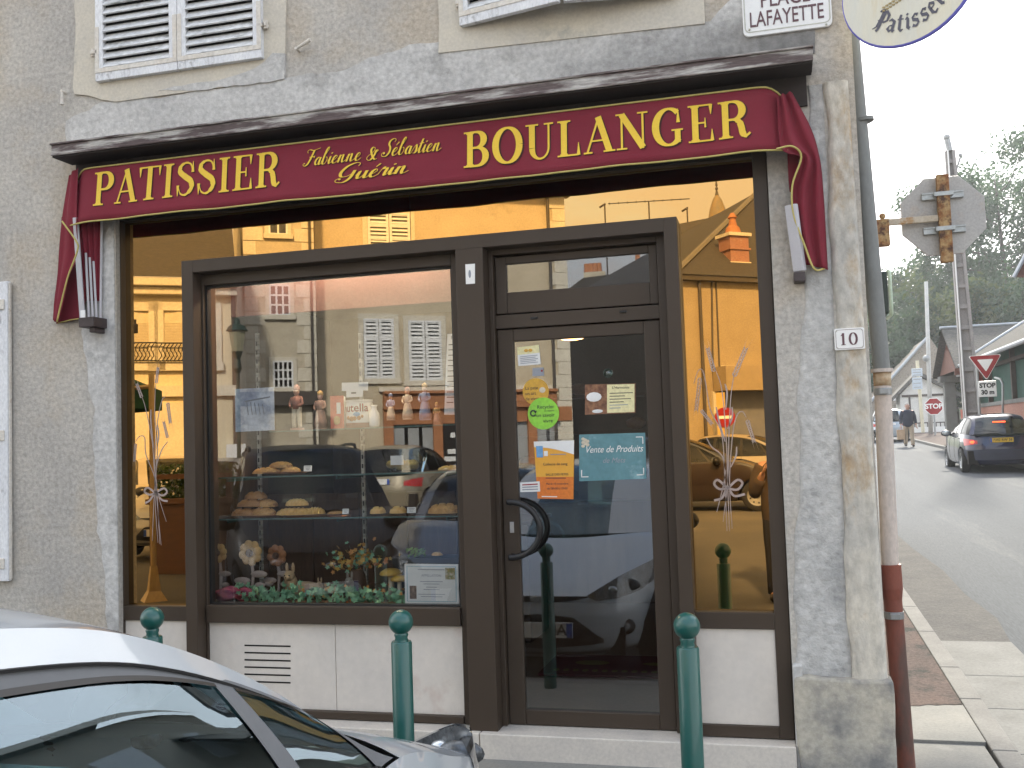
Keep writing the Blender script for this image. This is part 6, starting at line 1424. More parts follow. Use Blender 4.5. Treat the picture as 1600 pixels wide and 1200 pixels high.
# ---------------------------------------------------- turret far behind, houses between, aerials
fd = Facade(1122, 62, 20); tr_ = fd.thing('turret', 'pointed slate turret with finial rising behind the brown house roof', 'tower')
def fsz(px, py): return fd.st(px, py)
sT, zT0 = fsz(1122,345); r_t = abs(fsz(1138,345)[0]-fsz(1106,345)[0])/2; zT1 = fsz(1122,306)[1]; zTf = fsz(1122,277)[1]
mb = MB(); mb.lathe([(r_t*1.0,-.5),(r_t*1.0,zT0-1.5)], (sT,0,0), 20); mb.build('shaft', m_tower, tr_, local=True)
mb = MB(); mb.lathe([(r_t*1.15,zT0-1.5),(r_t*.95,zT0),(r_t*.72,zT0+(zT1-zT0)*.5),(r_t*.42,zT0+(zT1-zT0)*.85),(r_t*.2,zT1)], (sT,0,0), 20); mb.build('slate_cap', mat('lichen_slates', (.25,.18,.09), (.17,.15,.11), 3, .85), tr_, smooth=True, local=True)
mb = MB(); h_ = zTf-zT1; mb.lathe([(r_t*.2,zT1),(r_t*.08,zT1+h_*.3),(r_t*.16,zT1+h_*.38),(r_t*.06,zT1+h_*.5),(r_t*.12,zT1+h_*.55),(r_t*.02,zT1+h_)], (sT,0,0), 10); mb.build('finial', MATS['dark_zinc'], tr_, local=True)
fb = Facade(960, 55, 8); bh = fb.thing('distant_house', 'low grey house with clustered chimneys far behind the square', 'building')
e0_, e1_ = fb.st(884,470)[0], fb.st(1062,470)[0]; zr0 = fb.st(960,452)[1]
mb = MB(); mb.box(e0_, e1_, -6, 0, -.3, zr0); mb.build('wall', mat('shade_dark_wall', (.05,.047,.042), (.065,.06,.055), 3, .9, .3, 12), bh, local=True)  # shadowed front: the shade is put into the near-black colour
mb = MB(); mb.prism([(e0_,zr0),(e1_,zr0),(e1_-3,zr0+.9),(e0_+1,zr0+.7)], -6, .2); mb.build('roof', m_slate2, bh, local=True)
for (p0, p1, py) in ((912,946,424),(996,1012,408)):
    a, b = fb.st(p0, 440)[0], fb.st(p1, 440)[0]; zt__ = fb.st(p0, py)[1]; mb = MB(); mb.box(a, b, -1.2, -.2, zr0-.5, zt__); o = mb.build('chimney', m_tower, bh, local=True)
    for k in range(4 if p0 == 912 else 1):
        mb = MB(); mb.lathe([(.16,zt__),(.13,zt__+.55)], (a+(b-a)*(k+.6)/5, -.7, 0), 10); mb.build('pot', MATS['terracotta'], o, local=True)
for px, py in ((944,312),(1014,308),(1075,318)):
    mb = MB(); s_, z_ = fb.st(px, py); mb.tube([(s_,-1,zr0),(s_,-1,z_)], .045, 5)
    if px == 1014: mb.tube([(s_-2.3,-1,z_),(s_+2.3,-1,z_)], .03, 4); [mb.tube([(s_-2.2+.5*k,-1.25,z_),(s_-2.2+.5*k,-.75,z_)], .02, 4) for k in range(9)]
    else: mb.tube([(s_-.3,-1,z_-.2),(s_+.05,-1,z_)], .06, 4)
    mb.build('roof_aerial', MATS['dark_zinc'], bh, local=True)
# ---------------------------------------------------- lamp, terrace, signs, cars on the square
lp = vp(372, 640, 13.6); root = thing('street_lamp', 'dark green lantern on a slim post in front of the stone tower', 'street lamp', (lp.x, lp.y, gz(lp.y)))
zl = vp(370, 530, 13.6).z
mb = MB(); mb.lathe([(.16,0),(.13,.5),(.06,.6),(.045,1.2),(.04,zl-.9)], (0,0,0), 12); mb.build('post', mat('lamp_green', (.012,.035,.025), rough=.5), root, local=True)
mb = MB(); mb.lathe([(.05,zl-.9),(.09,zl-.8),(.06,zl-.6),(.12,zl-.44)], (0,0,0), 12); mb.build('lantern_base', MATS['lamp_green'], root, local=True)
mb = MB(); mb.lathe([(.12,zl-.439),(.20,zl+.0)], (0,0,0), 6, None, False); mb.build('lantern_glass', mat('frosted_pane', (.26,.25,.17), rough=.3), root, local=True)
mb = MB(); mb.lathe([(.235,zl+.0),(.16,zl+.11),(.07,zl+.15),(.055,zl+.24),(.02,zl+.28)], (0,0,0), 12); mb.build('lantern_roof', MATS['lamp_green'], root, local=True)
# parasol and planters of the terrace
m_parasol = mat('dark_green_canvas', (.012,.075,.035), (.010,.06,.03), 3, .9)
m_planter = mat('brown_planter_wood', (.16,.075,.035), (.13,.06,.03), 5, .6, .2, 40, stretch=(1,1,3))
m_pole = mat('varnished_pole', (.55,.40,.20), (.48,.34,.17), 6, .5, 0, 30, stretch=(1,1,.3))
pr = atg(243, 938, 0, GZ); ppos = Vector((pr.x, 2*GLASS_Y-pr.y, GZ))
root = thing('parasol', 'closed edge of a dark green terrace parasol on a wooden pole', 'parasol', ppos)
mb = MB(); mb.tube([(0,0,0),(.0,0,2.75)], .036, 10); mb.build('pole', m_pole, root, local=True)
mb = MB(); mb.lathe([(.19,0),(.10,.12),(.05,.42)], (0,0,0), 4); mb.build('foot', m_pole, root, local=True)
mb = MB(); zt_p = vp(228,584,-ppos.y+2*GLASS_Y).z
for k in range(8):
    a, b = 2*pi*k/8, 2*pi*(k+1)/8; c_ = Vector((-1.12,-.2,zt_p+.35)); R_ = .95; p0, p1 = c_+Vector((R_*cos(a),R_*sin(a),-.42)), c_+Vector((R_*cos(b),R_*sin(b),-.42)); mb.face([c_, p0, p1]); mb.face([p0, p0+Vector((0,0,-.26)), p1+Vector((0,0,-.26)), p1])
mb.build('canopy', m_parasol, root, local=True)
mb = MB()
for k in range(8): a = 2*pi*k/8; c_ = Vector((-1.12,-.2,zt_p+.30)); mb.tube([c_, c_+Vector((.92*cos(a),.92*sin(a),-.43))], .012, 5)
mb.tube([(-1.12,-.2,zt_p+.3),(-1.12,-.2,zt_p-.5)], .02, 6); mb.tube([(-1.12,-.2,zt_p-.1),(0,0,2.6)], .03, 6); mb.build('ribs', m_pole, root, local=True)
pl0, pl1 = atg(236,902,0,GZ), atg(300,900,0,GZ)
for i, (pxa, lab) in enumerate(((236,'brown wooden planter screen with clipped hedge on the café terrace, nearer one'),)):
    a = Vector((pl0.x, 2*GLASS_Y-pl0.y, GZ)); a.z = gz(a.y); root = thing('planter', lab, 'planter', a)
    mb = MB(); mb.box(0,1.3,-.4,0,0,1.0); mb.box(-.04,1.34,-.44,.04,1.0,1.08); mb.build('box', m_planter, root, bevel=.01, local=True)
    mb = MB(); mb.box(0,.07,-.06,0,1.08,1.42); mb.box(1.23,1.3,-.06,0,1.08,1.42); mb.box(0,1.3,-.06,0,1.36,1.43); mb.build('rail', m_planter, root, local=True)
    mb = MB(); rr3 = random.Random(4)
    for k in range(900):
        p = Vector((rr3.uniform(.03,1.27), rr3.uniform(-.38,-.02), 1.08+rr3.uniform(0,.48))); s_ = .035; ax = Vector((rr3.gauss(0,1),rr3.gauss(0,1),rr3.gauss(0,1))).normalized(); bx = ax.orthogonal().normalized(); cx_ = ax.cross(bx); mb.face([p+bx*s_, p+cx_*s_, p-bx*s_, p-cx_*s_])
    mb.build('hedge', leafmat('hedge_leaves', (.05,.09,.03), (.08,.10,.03)), root, local=True, recalc=False)
# no-entry sign
ns = atd(1133, 652, 30.0); ns = Vector((ns.x, 2*GLASS_Y-ns.y, ns.z)); root = thing('no_entry_sign', 'round red no entry sign with white bar, mirrored in the right bronze panel', 'road sign', (ns.x, ns.y, gz(ns.y)))
dirv = (Vector((0,-CAM.y+2*GLASS_Y,0))-Vector((ns.x,ns.y,0))); 
Mn = Matrix.Rotation(radians(-90), 4, 'X'); zc = ns.z-gz(ns.y)
mb = MB(); mb.lathe([(.001,.0),(.30,.0),(.30,.02),(.001,.02)], (0,.03,zc), 24, Mn); mb.build('disc', m_signred, root, local=True)
mb = MB(); mb.box(-.21,.21,.052,.058,zc-.045,zc+.045); mb.build('bar', m_whiteen, root, local=True)
mb = MB(); mb.box(-.24,.02,-.02,.015,zc-1.3,zc+.75); mb.build('backing_board', mat('mustard_board', (.55,.38,.12), rough=.6), root, local=True)
mb = MB(); mb.tube([(0,0,0),(0,0,zc+.3)], .035, 8); mb.build('post', m_poleg, root, local=True)
# parked cars on the square
def ref_ground(px, py): p = atg(px, py, 0, GZ); return Vector((p.x, 2*GLASS_Y-p.y, gz(2*GLASS_Y-p.y)))
def ref_at(px, d): p = atd(px, 700, d); return Vector((p.x, 2*GLASS_Y-p.y, gz(2*GLASS_Y-p.y)))
toc = lambda p: math.atan2(0-p.x, 5.4-p.y)     # heading towards the mirrored camera
m_blackp = mat('black_paint', (.006,.006,.007), rough=.35, spec=.25, fine=.02); m_bluegrey = paint('blue_grey_paint', (.10,.125,.16), .4, .25); m_brownp = paint('brown_paint', (.030,.020,.015), .3, .25); m_beigep = paint('pale_beige_paint', (.42,.37,.29), .2, .35); m_greyp = paint('grey_paint', (.28,.28,.28), .4, .3)
VAN = dict(hw=.90, xf=2.15, xr=-2.0, wf=1.35, wr=-1.3, wr_r=.31, nf=3.2, zt=[(-2.0,1.05),(-.6,1.08),(.6,1.08),(.95,1.10),(1.3,1.03),(1.7,.92),(2.0,.82),(2.15,.74)],
  rail=[(.95,.78,1.10),(.62,.74,1.36),(.30,.70,1.60),(.02,.68,1.72),(-.6,.67,1.76),(-1.2,.66,1.75),(-1.68,.65,1.70),(-1.80,.66,1.45),(-1.92,.72,1.10)], wins=[((.88,.62),(.55,.28)),((.55,-.25),(.22,-.30)),((-.34,-1.0),(-.38,-1.02)),((-1.10,-1.7),(-1.10,-1.6))], bow=.22, cow=.36)
p = ref_at(476, 11.8); car('black_van', 'black people carrier with roof rails, nose towards the bakery, mirrored in the window', 'car', VAN, (p.x, p.y), toc(p)+radians(6), m_blackp, 'cars parked on the square', .7, rails=True, z=p.z)
p = ref_at(758, 11.0); car('parked_car', 'blue grey hatchback parked behind the silver car, mirrored in the window', 'car', {}, (p.x, p.y), toc(p)-radians(8), m_bluegrey, 'cars parked on the square', .7, z=p.z)
p = ref_at(1088, 20.5); car('parked_car', 'brown hatchback seen side on, mirrored in the right bronze panel', 'car', {}, (p.x, p.y), toc(p)+radians(82), m_brownp, 'cars parked on the square', .7, z=p.z)
p = ref_at(1195, 25.0); car('parked_car', 'pale car with arched roof beyond the brown hatchback in the mirror', 'car', {}, (p.x, p.y), toc(p)+radians(70), m_beigep, 'cars parked on the square', .45, z=p.z, rim_holes=False)
p = ref_at(322, 17.5); car('parked_car', 'grey car by the cream house, mirrored at the left edge of the window', 'car', {}, (p.x, p.y), toc(p)-radians(20), m_greyp, 'cars parked on the square', .45, z=p.z, rim_holes=False)
p = ref_at(640, 21.5); car('parked_car', 'pale beige car by the bar front between black van and blue grey car', 'car', {}, (p.x, p.y), toc(p)+radians(160), paint('tan_paint', (.22,.19,.13), .2, .4), 'cars parked on the square', .45, z=p.z, rim_holes=False)
p = ref_at(268, 24.5-4.5); car('parked_car', 'pale car seen over the planter in the left bronze panel', 'car', {}, (p.x, p.y), toc(p)+radians(8), m_beigep, 'cars parked on the square', .45, z=p.z, rim_holes=False)
# photographer, just behind the camera, mirrored at the edge of the right panel
m_coat = mat('brown_coat', (.075,.055,.04), (.06,.045,.033), 6, .9, .3, 50); m_trou = mat('dark_trousers', (.016,.017,.022), rough=.9)
make_person('person', 'person in brown coat and dark trousers facing the shop, mirrored in the right panel', (-.0, -5.62, GZ), radians(180), m_coat, m_trou, m_shoe, stride=.05,
  arms=dict(L=((.27,.02,1.14),(.17,-.20,1.36)), R=((-.27,.02,1.12),(-.13,-.20,1.38))))
# ================================================================== inside the shop
m_floor = mat('shop_floor_tiles', (.24,.19,.14), (.20,.155,.115), 3, .35, 0, 40)
m_inwall = mat('shop_inner_wall', (.11,.075,.05), (.085,.058,.04), 2, .8)
m_inwood = mat('display_wood', (.105,.058,.032), (.075,.040,.022), 4, .6, .1, 40, stretch=(3,3,.4))
m_ceil = mat('rose_pelmet_cloth', (.19,.085,.078), (.17,.075,.07), 2, .9)
m_shelfglass = glass('shelf_glass', (.70,.80,.76), .10, 1.5)
m_gedge = mat('glass_edge', (.10,.16,.145), rough=.2, fine=0)
m_slot = mat('slotted_post', (.62,.60,.54), (.20,.19,.17), 40, .5, 0, 100, stretch=(.1,.1,1))
RMX0, RMX1, RMY0, RMY1, RMZ0, RMZ1 = -4.6, .0, .46, 4.6, .128, 3.05
mb = MB()
for f in ([(RMX0,.2,RMZ0),(RMX1,.2,RMZ0),(RMX1,RMY1,RMZ0),(RMX0,RMY1,RMZ0)],): mb.face(f)
part(mb, 'shop_floor', m_floor)
mb = MB(); mb.face([(RMX0,RMY1,RMZ0),(RMX1,RMY1,RMZ0),(RMX1,RMY1,RMZ1),(RMX0,RMY1,RMZ1)]); mb.face([(RMX0,.46,RMZ0),(RMX0,RMY1,RMZ0),(RMX0,RMY1,RMZ1),(RMX0,.46,RMZ1)]); mb.face([(RMX1,.46,RMZ0),(RMX1,RMY1,RMZ0),(RMX1,RMY1,RMZ1),(RMX1,.46,RMZ1)]); part(mb, 'shop_inner_wall', m_inwall)
mb = MB(); mb.face([(RMX0,.16,RMZ1),(RMX1,.16,RMZ1),(RMX1,RMY1,RMZ1),(RMX0,RMY1,RMZ1)]); part(mb, 'shop_ceiling', m_inwall)
hz = at(600,478,.55).z
mb = MB(); mb.box(gx0-.3, gx1+.05, .55, .58, hz, RMZ1-.005); part(mb, 'rose_pelmet', m_ceil)
mb = MB(); mb.box(gx0-.12, gx0-.10, .17, 1.0, wz0-.6, 3.0); mb.box(gx1+.03, gx1+.05, .17, 1.0, wz0-.6, 3.0); part(mb, 'display_side_panel', m_inwood)
zd = ggz0+.004
mb = MB(); mb.box(gx0-.1, gx1+.03, .165, .98, zd-.05, zd-.006); part(mb, 'display_floor', m_inwood)
zsh = at(520,810,.34).z
mb = MB()
for k in range(5): a = gx0-.1+(gx1-gx0+.13)*k/5; mb.box(a+.004, gx0-.1+(gx1-gx0+.13)*(k+1)/5-.004, .98, 1.0, zd-.05, zsh+.12)
part(mb, 'display_back', m_inwood)
rack = thing('display_rack', 'glass display shelves on slotted metal posts behind the bakery window', 'shelves', ((gx0+gx1)/2, .5, zd))
zA, zB, zC_ = at(520,741,.34).z, at(520,808,.34).z, at(560,668,.40).z
for z, y0_, y1_ in ((zA,.34,.72),(zB,.34,.78)):
    mb = MB(); mb.box(gx0-.08, gx1+.02, y0_+.004, y1_, z-.009, z-.001); s_ = mb.build('glass_shelf', m_shelfglass, rack)
    mb = MB(); mb.box(gx0-.08, gx1+.02, y0_-.002, y0_+.003, z-.010, z-.0005); e_ = mb.build('shelf_edge', m_gedge, s_); rel(s_, e_)
mb = MB(); mb.box(at(420,668,.40).x, gx1+.02, .404, .70, zC_-.009, zC_-.001); s_ = mb.build('glass_shelf', m_shelfglass, rack)
mb = MB(); mb.box(at(420,668,.40).x, gx1+.02, .398, .403, zC_-.010, zC_-.0005); e_ = mb.build('shelf_edge', m_gedge, s_); rel(s_, e_)
for px in (346, 404, 566, 727):
    x = at(px,700,.80).x; mb = MB(); mb.box(x-.011, x+.011, .80, .82, zd, at(px,520,.80).z); pz = mb.build('slotted_post', m_slot, rack)
    mb = MB(); zz = zd+.1
    while zz < at(px,530,.80).z: mb.box(x-.004, x+.004, .798, .7995, zz, zz+.028); zz += .06
    sl2 = mb.build('slots', m_dark, pz); rel(pz, sl2)
    for z in (zA, zB):
        mb = MB(); mb.box(x-.005, x+.005, .40, .80, z-.032, z-.011); mb.build('bracket', m_gedge, rack)
# unseen strip lamp, added behind the pelmet to brighten the display
lamp_ = thing('added_display_lamp', 'unseen strip lamp added behind the rose pelmet to brighten the bakery display', 'lamp', ((gx0+gx1)/2, .50, RMZ1-.1))
mb = MB(); mb.box(gx0+.1, gx1-.1, .40, .52, RMZ1-.06, RMZ1-.005); mb.build('added_lamp_case', m_whiteen, lamp_)
mb = MB(); mb.box(gx0+.15, gx1-.15, .42, .50, RMZ1-.075, RMZ1-.061); mb.build('added_tube', mat('added_strip', (.9,.8,.6), rough=.5, emis=(1,.78,.50), emis_s=24.0), lamp_)
# ------------------------------------------------------------------ breads and pastries
m_crust = mat('bread_crust', (.50,.25,.08), (.62,.36,.13), 14, .6, .4, 90, c3=(.25,.10,.03), s3=18, t3=.58, fine=.15)
m_pale = mat('golden_pastry', (.70,.46,.18), (.60,.35,.11), 16, .5, .3, 90, fine=.12)
m_dough = mat('brown_roll', (.33,.15,.05), (.43,.22,.08), 14, .6, .4, 90, fine=.15)
m_sugar = mat('white_label_card', (.78,.78,.76), rough=.6, fine=.02)
m_copper = mat('copper_tray', (.40,.16,.075), rough=.3, metal=.6, fine=.05)
def bread(name, label, cat, c, size, m, seed, rz=0, cuts=0, twist=0, group='breads and pastries in the bakery window'):
    """a loaf: lofted body with rounded ends, scores or plaits"""
    L_, W_, H_ = size; L_ *= .92; W_ *= .9; H_ *= .8; rr2 = random.Random(seed); mb = MB(); n = 40; rows_ = []
    for i in range(n+1):
        t = i/n; x = (t-.5)*L_; e = max(.02, (1-abs(2*t-1)**2.6))**.5; w_ = W_/2*e*(1+.05*sin(9*t+seed)); h_ = H_*e
        if twist: q = .80+.20*abs(sin(pi*twist*t)); w_ *= q; h_ *= q
        row = []
        for k in range(17):
            a = pi*k/16; y = w_*cos(a); z = h_*sin(a)**.8
            if cuts and abs(cos(a)) < .6: z *= 1-.22*max(0, sin(2*pi*cuts*t+cos(a)*2.2))**6
            row.append(Vector((x, y, max(0, z)+.001)))
        rows_.append(row)
    mb.grid(rows_); mb.grid([[r[0] for r in rows_], [r[-1] for r in rows_]])
    o = mb.build(name, m, None, smooth=True, recalc=True); o.location = c; o.rotation_euler = (0, 0, rz); tag(o, label, cat, group); return o
def tray(label, px0, px1, py, Y, m=m_copper):
    a, b = at(px0,py,Y), at(px1,py,Y); z = a.z*.5+b.z*.5; cx, w_ = (a.x+b.x)/2, (b.x-a.x)
    o = MB(); o.lathe([(w_*.42,0),(w_*.5,.010),(w_*.505,.012),(w_*.495,.013),(w_*.41,.004)], (0,0,0), 28); q = o.build('tray', m, None, auto=40); q.location = (cx, Y+w_*.22, z); q.scale = (1,.45,1); tag(q, label, 'tray', 'serving trays in the bakery window'); return q
def card(label, px, py, w_px, h_px, Y, tilt=-.25, name='price_card', group='price cards in the bakery window'):
    c = at(px, py, Y); k = (c-CAM).length/FPX; root = thing(name, label, 'price card', (c.x, Y, c.z-h_px*k/2), .1, group)
    mb = MB(); mb.xbox(Matrix.Translation((0,0,h_px*k/2)) @ Matrix.Rotation(tilt,4,'X'), w_px*k, .002, h_px*k); mb.build('card', m_sugar, root, local=True)
    mb = MB()
    for j in range(3): mb.xbox(Matrix.Translation((0,-.0016,h_px*k/2)) @ Matrix.Rotation(tilt,4,'X') @ Matrix.Translation((0,0,h_px*k*(.28-.24*j))), w_px*k*(.7-.15*j), .0004, h_px*k*.06)
    mb.build('lines', MATS['slate_ink'], root, local=True); return root
Y2 = .42
def onsh(px, z, Y=Y2): p = at(px, 780, Y); return Vector((p.x, Y, z))
tray('copper tray under the long pastries on the upper glass shelf', 398, 474, 741, .36)
for i, (px, dy, L_, rz, dz) in enumerate(((418,.0,.20,.25,.012),(432,.06,.24,.1,.012),(440,.02,.20,-.2,.045),(455,.0,.16,-.1,.012))):
    p = onsh(px, zA+dz, .42+dy); bread('bread_stick', ['long crusty bread stick at the left end of the upper shelf','longest bread stick at the back of the upper shelf','bread stick lying on top of the upper shelf pile','short bread stick beside the price card on the upper shelf'][i], 'bread', p, (L_,.07,.05), m_crust, i, rz, 5)
card('small white price card beside the bread sticks on the upper shelf', 481, 732, 13, 9, .38)
tray('copper tray under the sandwich loaves on the middle shelf', 368, 432, 809, .36)
lay = [(383,.0,.20,.05,.0),(412,.0,.19,-.1,.0),(392,.02,.19,.2,.055),(415,.05,.20,-.25,.05),(400,.04,.16,.1,.10)]
for i, (px, dy, L_, rz, dz) in enumerate(lay):
    bread('sandwich_loaf', ['dark sandwich loaf at the bottom left of the middle shelf pile','dark sandwich loaf at the bottom right of the pile','sandwich loaf with open side in the middle layer','tilted loaf at the right of the middle layer','topmost loaf of the sandwich pile'][i], 'bread', onsh(px, zB+.012+dz, .42+dy), (L_,.11,.06), m_dough if i % 2 == 0 else m_crust, 20+i, rz, 3)
tray('copper tray under the plaited pastries on the middle shelf', 430, 512, 809, .36)
for i, (px, dy, L_, rz, dz) in enumerate(((452,.0,.19,.0,.0),(466,.02,.21,.08,.0),(464,.03,.17,-.05,.055),(492,.05,.14,.2,.0))):
    bread('plaited_pastry', ['pale plaited pastry at the left of the middle shelf','pale plaited pastry in the middle of its tray','plaited pastry stacked on the other two','short plaited pastry at the right end of the tray'][i], 'pastry', onsh(px, zB+.012+dz, .40+dy), (L_,.09,.055), m_pale, 40+i, rz, 0, 7)
tray('copper tray under the flat tart on the middle shelf', 508, 545, 809, .38)
bread('tart', 'flat reddish tart beside a white price card on the middle shelf', 'pastry', onsh(525, zB+.012, .44), (.12,.10,.022), m_dough, 61)
card('white price card standing behind the flat tart', 540, 799, 10, 8, .40)
tray('long dark tray under the two round rolls', 572, 655, 809, .38, m_inwood)
for i, (px, L_) in enumerate(((590,.105),(622,.115))): bread('bread_roll', ['round scored roll left of the other on the middle shelf','round scored roll right beside the white price card'][i], 'bread', onsh(px, zB+.012, .42), (L_,.10,.052), m_pale, 70+i, .1, 2)
card('white price card behind the right scored roll', 643, 797, 14, 9, .40)
bread('country_loaf', 'large golden country loaf at the right end of the middle shelf', 'bread', onsh(694, zB+.006, .44), (.22,.14,.075), m_crust, 80, .05, 4)
bread('flat_loaf', 'flat golden loaf at the right end of the upper shelf', 'bread', onsh(706, zA+.004, .44), (.17,.10,.035), m_pale, 81, .05, 3)
c = at(630,739,.42); root = thing('bread_basket', 'clear plastic basket of small rolls with white label on the upper shelf', 'basket', (c.x, .46, zA))
mb = MB(); mb.lathe([(.11,0),(.145,.14)], (0,0,0), 20, None, False); mb.build('basket', m_shelfglass, root, local=True)
mb = MB()
for k in range(9): a = k*.7; mb.ball((.06*cos(a)*(k % 3)/1.4, .06*sin(a), .035+.012*(k % 2)), (.035,.03,.026), 10, 7)
mb.build('rolls', m_pale, root, smooth=True, local=True)
mb = MB(); mb.box(-.035,.045,-.150,-.146,.045,.10); mb.build('label', m_sugar, root, local=True)
# ------------------------------------------------------------------ figurines, pot, book and boxes on the top shelf
m_fcream = mat('figurine_cream', (.62,.55,.42), (.55,.48,.37), 12, .6); m_fred = mat('figurine_red', (.30,.13,.10), rough=.6); m_frose = mat('figurine_rose', (.36,.22,.17), (.30,.18,.14), 10, .6); m_fblue = mat('figurine_blue', (.26,.33,.48), (.22,.28,.42), 10, .7); m_fskin = mat('figurine_skin', (.56,.34,.24), rough=.5, fine=0); m_fhair = mat('figurine_straw_hair', (.50,.33,.13), rough=.8)
def figurine(label, px, top_px, base_z, Y, mtop, mleg, mhat, skirt=False, sit=False):
    c = at(px, top_px, Y); h = c.z-base_z; root = thing('figurine', label, 'figurine', (c.x, Y, base_z), 0, 'painted figurines on the top shelf')
    S_ = h; mb = MB()
    if skirt: mb.lathe([(.17*S_,0),(.16*S_,.15*S_),(.11*S_,.40*S_),(.08*S_,.50*S_)], (0,0,.04*S_), 16); mb.build('skirt', mleg, root, smooth=True, local=True)
    else:
        for sg in (-1,1): limb(mb, [(sg*.055*S_,0,.50*S_),(sg*.065*S_,-.01*S_,.28*S_),(sg*.07*S_,0,.06*S_)], [.060*S_,.050*S_,.045*S_], 10)
        mb.build('trousers', mleg, root, smooth=True, local=True)
    mb = MB(); mb.lathe([(.09*S_,.46*S_),(.105*S_,.58*S_),(.11*S_,.70*S_),(.05*S_,.76*S_)], (0,0,0), 14)
    limb(mb, [(.10*S_,0,.72*S_),(.15*S_,-.03*S_,.58*S_),(.08*S_,-.10*S_,.52*S_)], [.036*S_,.030*S_,.026*S_], 8); limb(mb, [(-.10*S_,0,.72*S_),(-.16*S_,-.02*S_,.58*S_),(-.10*S_,-.10*S_,.50*S_)], [.036*S_,.030*S_,.026*S_], 8); mb.build('jacket', mtop, root, smooth=True, local=True)
    mb = MB(); mb.ball((0,-.005*S_,.84*S_), (.068*S_,.070*S_,.085*S_)); mb.ball((0,-.075*S_,.83*S_), .014*S_, 8, 6); hd = mb.build('head', m_fskin, root, smooth=True, local=True)
    mb = MB(); mb.lathe([(.075*S_,.87*S_),(.078*S_,.90*S_),(.07*S_,.96*S_),(.02*S_,1.0*S_)], (0,.008*S_,0), 14); mb.build('hat', mhat, root, smooth=True, local=True)
    mb = MB(); mb.lathe([(.16*S_,0),(.15*S_,.05*S_)], (0,0,0), 18); mb.build('base', mleg if skirt else m_frose, root, local=True); return root
figurine('painted figurine of a boy in red jacket and cream trousers on the top shelf', 463, 601, zC_, .46, m_fred, m_fcream, m_fred)
figurine('rose coloured figurine in a long dress beside the red book', 500, 610, zC_, .48, m_frose, m_frose, m_fhair, skirt=True)
figurine('figurine in blue dress with straw hat at the right of the top shelf', 663, 598, zC_+.03, .46, m_fblue, m_fblue, m_fhair, skirt=True)
figurine('figurine with red cap and cream shirt sitting left of the blue one', 636, 604, zC_+.04, .50, m_fcream, m_fcream, m_fred, skirt=True)
figurine('small blue figurine at the left of the sitting group', 610, 614, zC_+.04, .52, m_fblue, m_fcream, m_fblue, skirt=True)
figurine('brown haired small figurine at the far right of the shelf', 682, 628, zC_, .45, m_fhair, m_frose, m_fhair, skirt=True)
c0_, c1_ = at(517,670,.46), at(533,618,.46)
root = thing('recipe_book', 'red and white recipe book standing on the top shelf', 'book', (c0_.x, .46, zC_))
w_, h_ = .085, c1_.z-zC_
mb = MB(); mb.xbox(Matrix.Rotation(.15,4,'Z') @ Matrix.Translation((w_/2,0,h_/2)), w_, .004, h_); mb.build('red_cover', mat('book_red', (.52,.06,.04), (.60,.12,.07), 10, .4), root, local=True)
mb = MB(); mb.xbox(Matrix.Rotation(.15,4,'Z') @ Matrix.Translation((w_/2,.012,h_/2)), w_-.004, .018, h_-.008); mb.xbox(Matrix.Rotation(.6,4,'Z') @ Matrix.Translation((w_*.9,.02,h_/2)), w_*.5, .004, h_-.004); mb.build('pages', m_sugar, root, local=True)
mb = MB(); mb.xbox(Matrix.Rotation(.15,4,'Z') @ Matrix.Translation((w_*.62,-.003,h_*.62)), w_*.30, .001, h_*.34); mb.build('white_oval', m_sugar, root, local=True)
mb = MB(); mb.blob((w_*.5,-.002,h_*.25), (w_*.25,.002,h_*.14), .1, 3, 2); mb.build('cover_picture', m_fhair, root, local=True)
# big white pot of spread with red lettering
pc = at(560,668,.50); ph = at(560,625,.50).z-zC_; pr_ = (at(580,650,.50).x-at(541,650,.50).x)/2
root = thing('spread_pot', 'large white pot of hazelnut spread with red lettering on the top shelf', 'pot', (pc.x, .52, zC_))
mb = MB(); mb.lathe([(pr_*.9,0),(pr_*.98,ph*.06),(pr_*.98,ph*.18)], (0,0,0), 28); mb.build('pot_base', m_fred, root, auto=40, local=True)
mb = MB(); mb.lathe([(pr_*.985,ph*.181),(pr_,ph*.24),(pr_,ph*.88),(pr_*.96,ph*.93)], (0,0,0), 28); lb_ = mb.build('label_band', m_whiteen, root, auto=40, local=True)
mb = MB(); mb.lathe([(pr_*1.03,ph*.931),(pr_*1.03,ph)], (0,0,0), 28); mb.build('lid', m_whiteen, root, auto=40, local=True)
def bend(o, R_):
    for v in o.data.vertices: a = v.co.x/R_; v.co = Vector((sin(a)*(R_+.0015-v.co.y*0), -cos(a)*(R_+.0015), v.co.z))
o = text_mesh('lettering', 'nutella', ph*.40, facing((0,0,ph*.70)), m_signred, lb_, bold=.0012, local=True); bend(o, pr_)
mb = MB(); 
for k, (a, r_, z_) in enumerate(((-.5,.012,.36),(-.2,.016,.32),(.05,.014,.33),(.35,.015,.35),(.6,.010,.4))): mb.ball((sin(a)*pr_, -cos(a)*pr_, ph*z_), (r_,.004,r_), 10, 6)
mb.build('nut_picture', m_dough, lb_, smooth=True, local=True)
mb = MB(); mb.ball((sin(.2)*pr_, -cos(.2)*pr_, ph*.48), (.024,.004,.014), 10, 6); mb.build('blue_picture', mat('print_blue', (.16,.36,.62), rough=.5), lb_, smooth=True, local=True)
c = at(585,668,.47); root = thing('white_jar', 'white ceramic bottle right of the spread pot', 'jar', (c.x, .47, zC_)); hh_ = at(585,633,.47).z-zC_
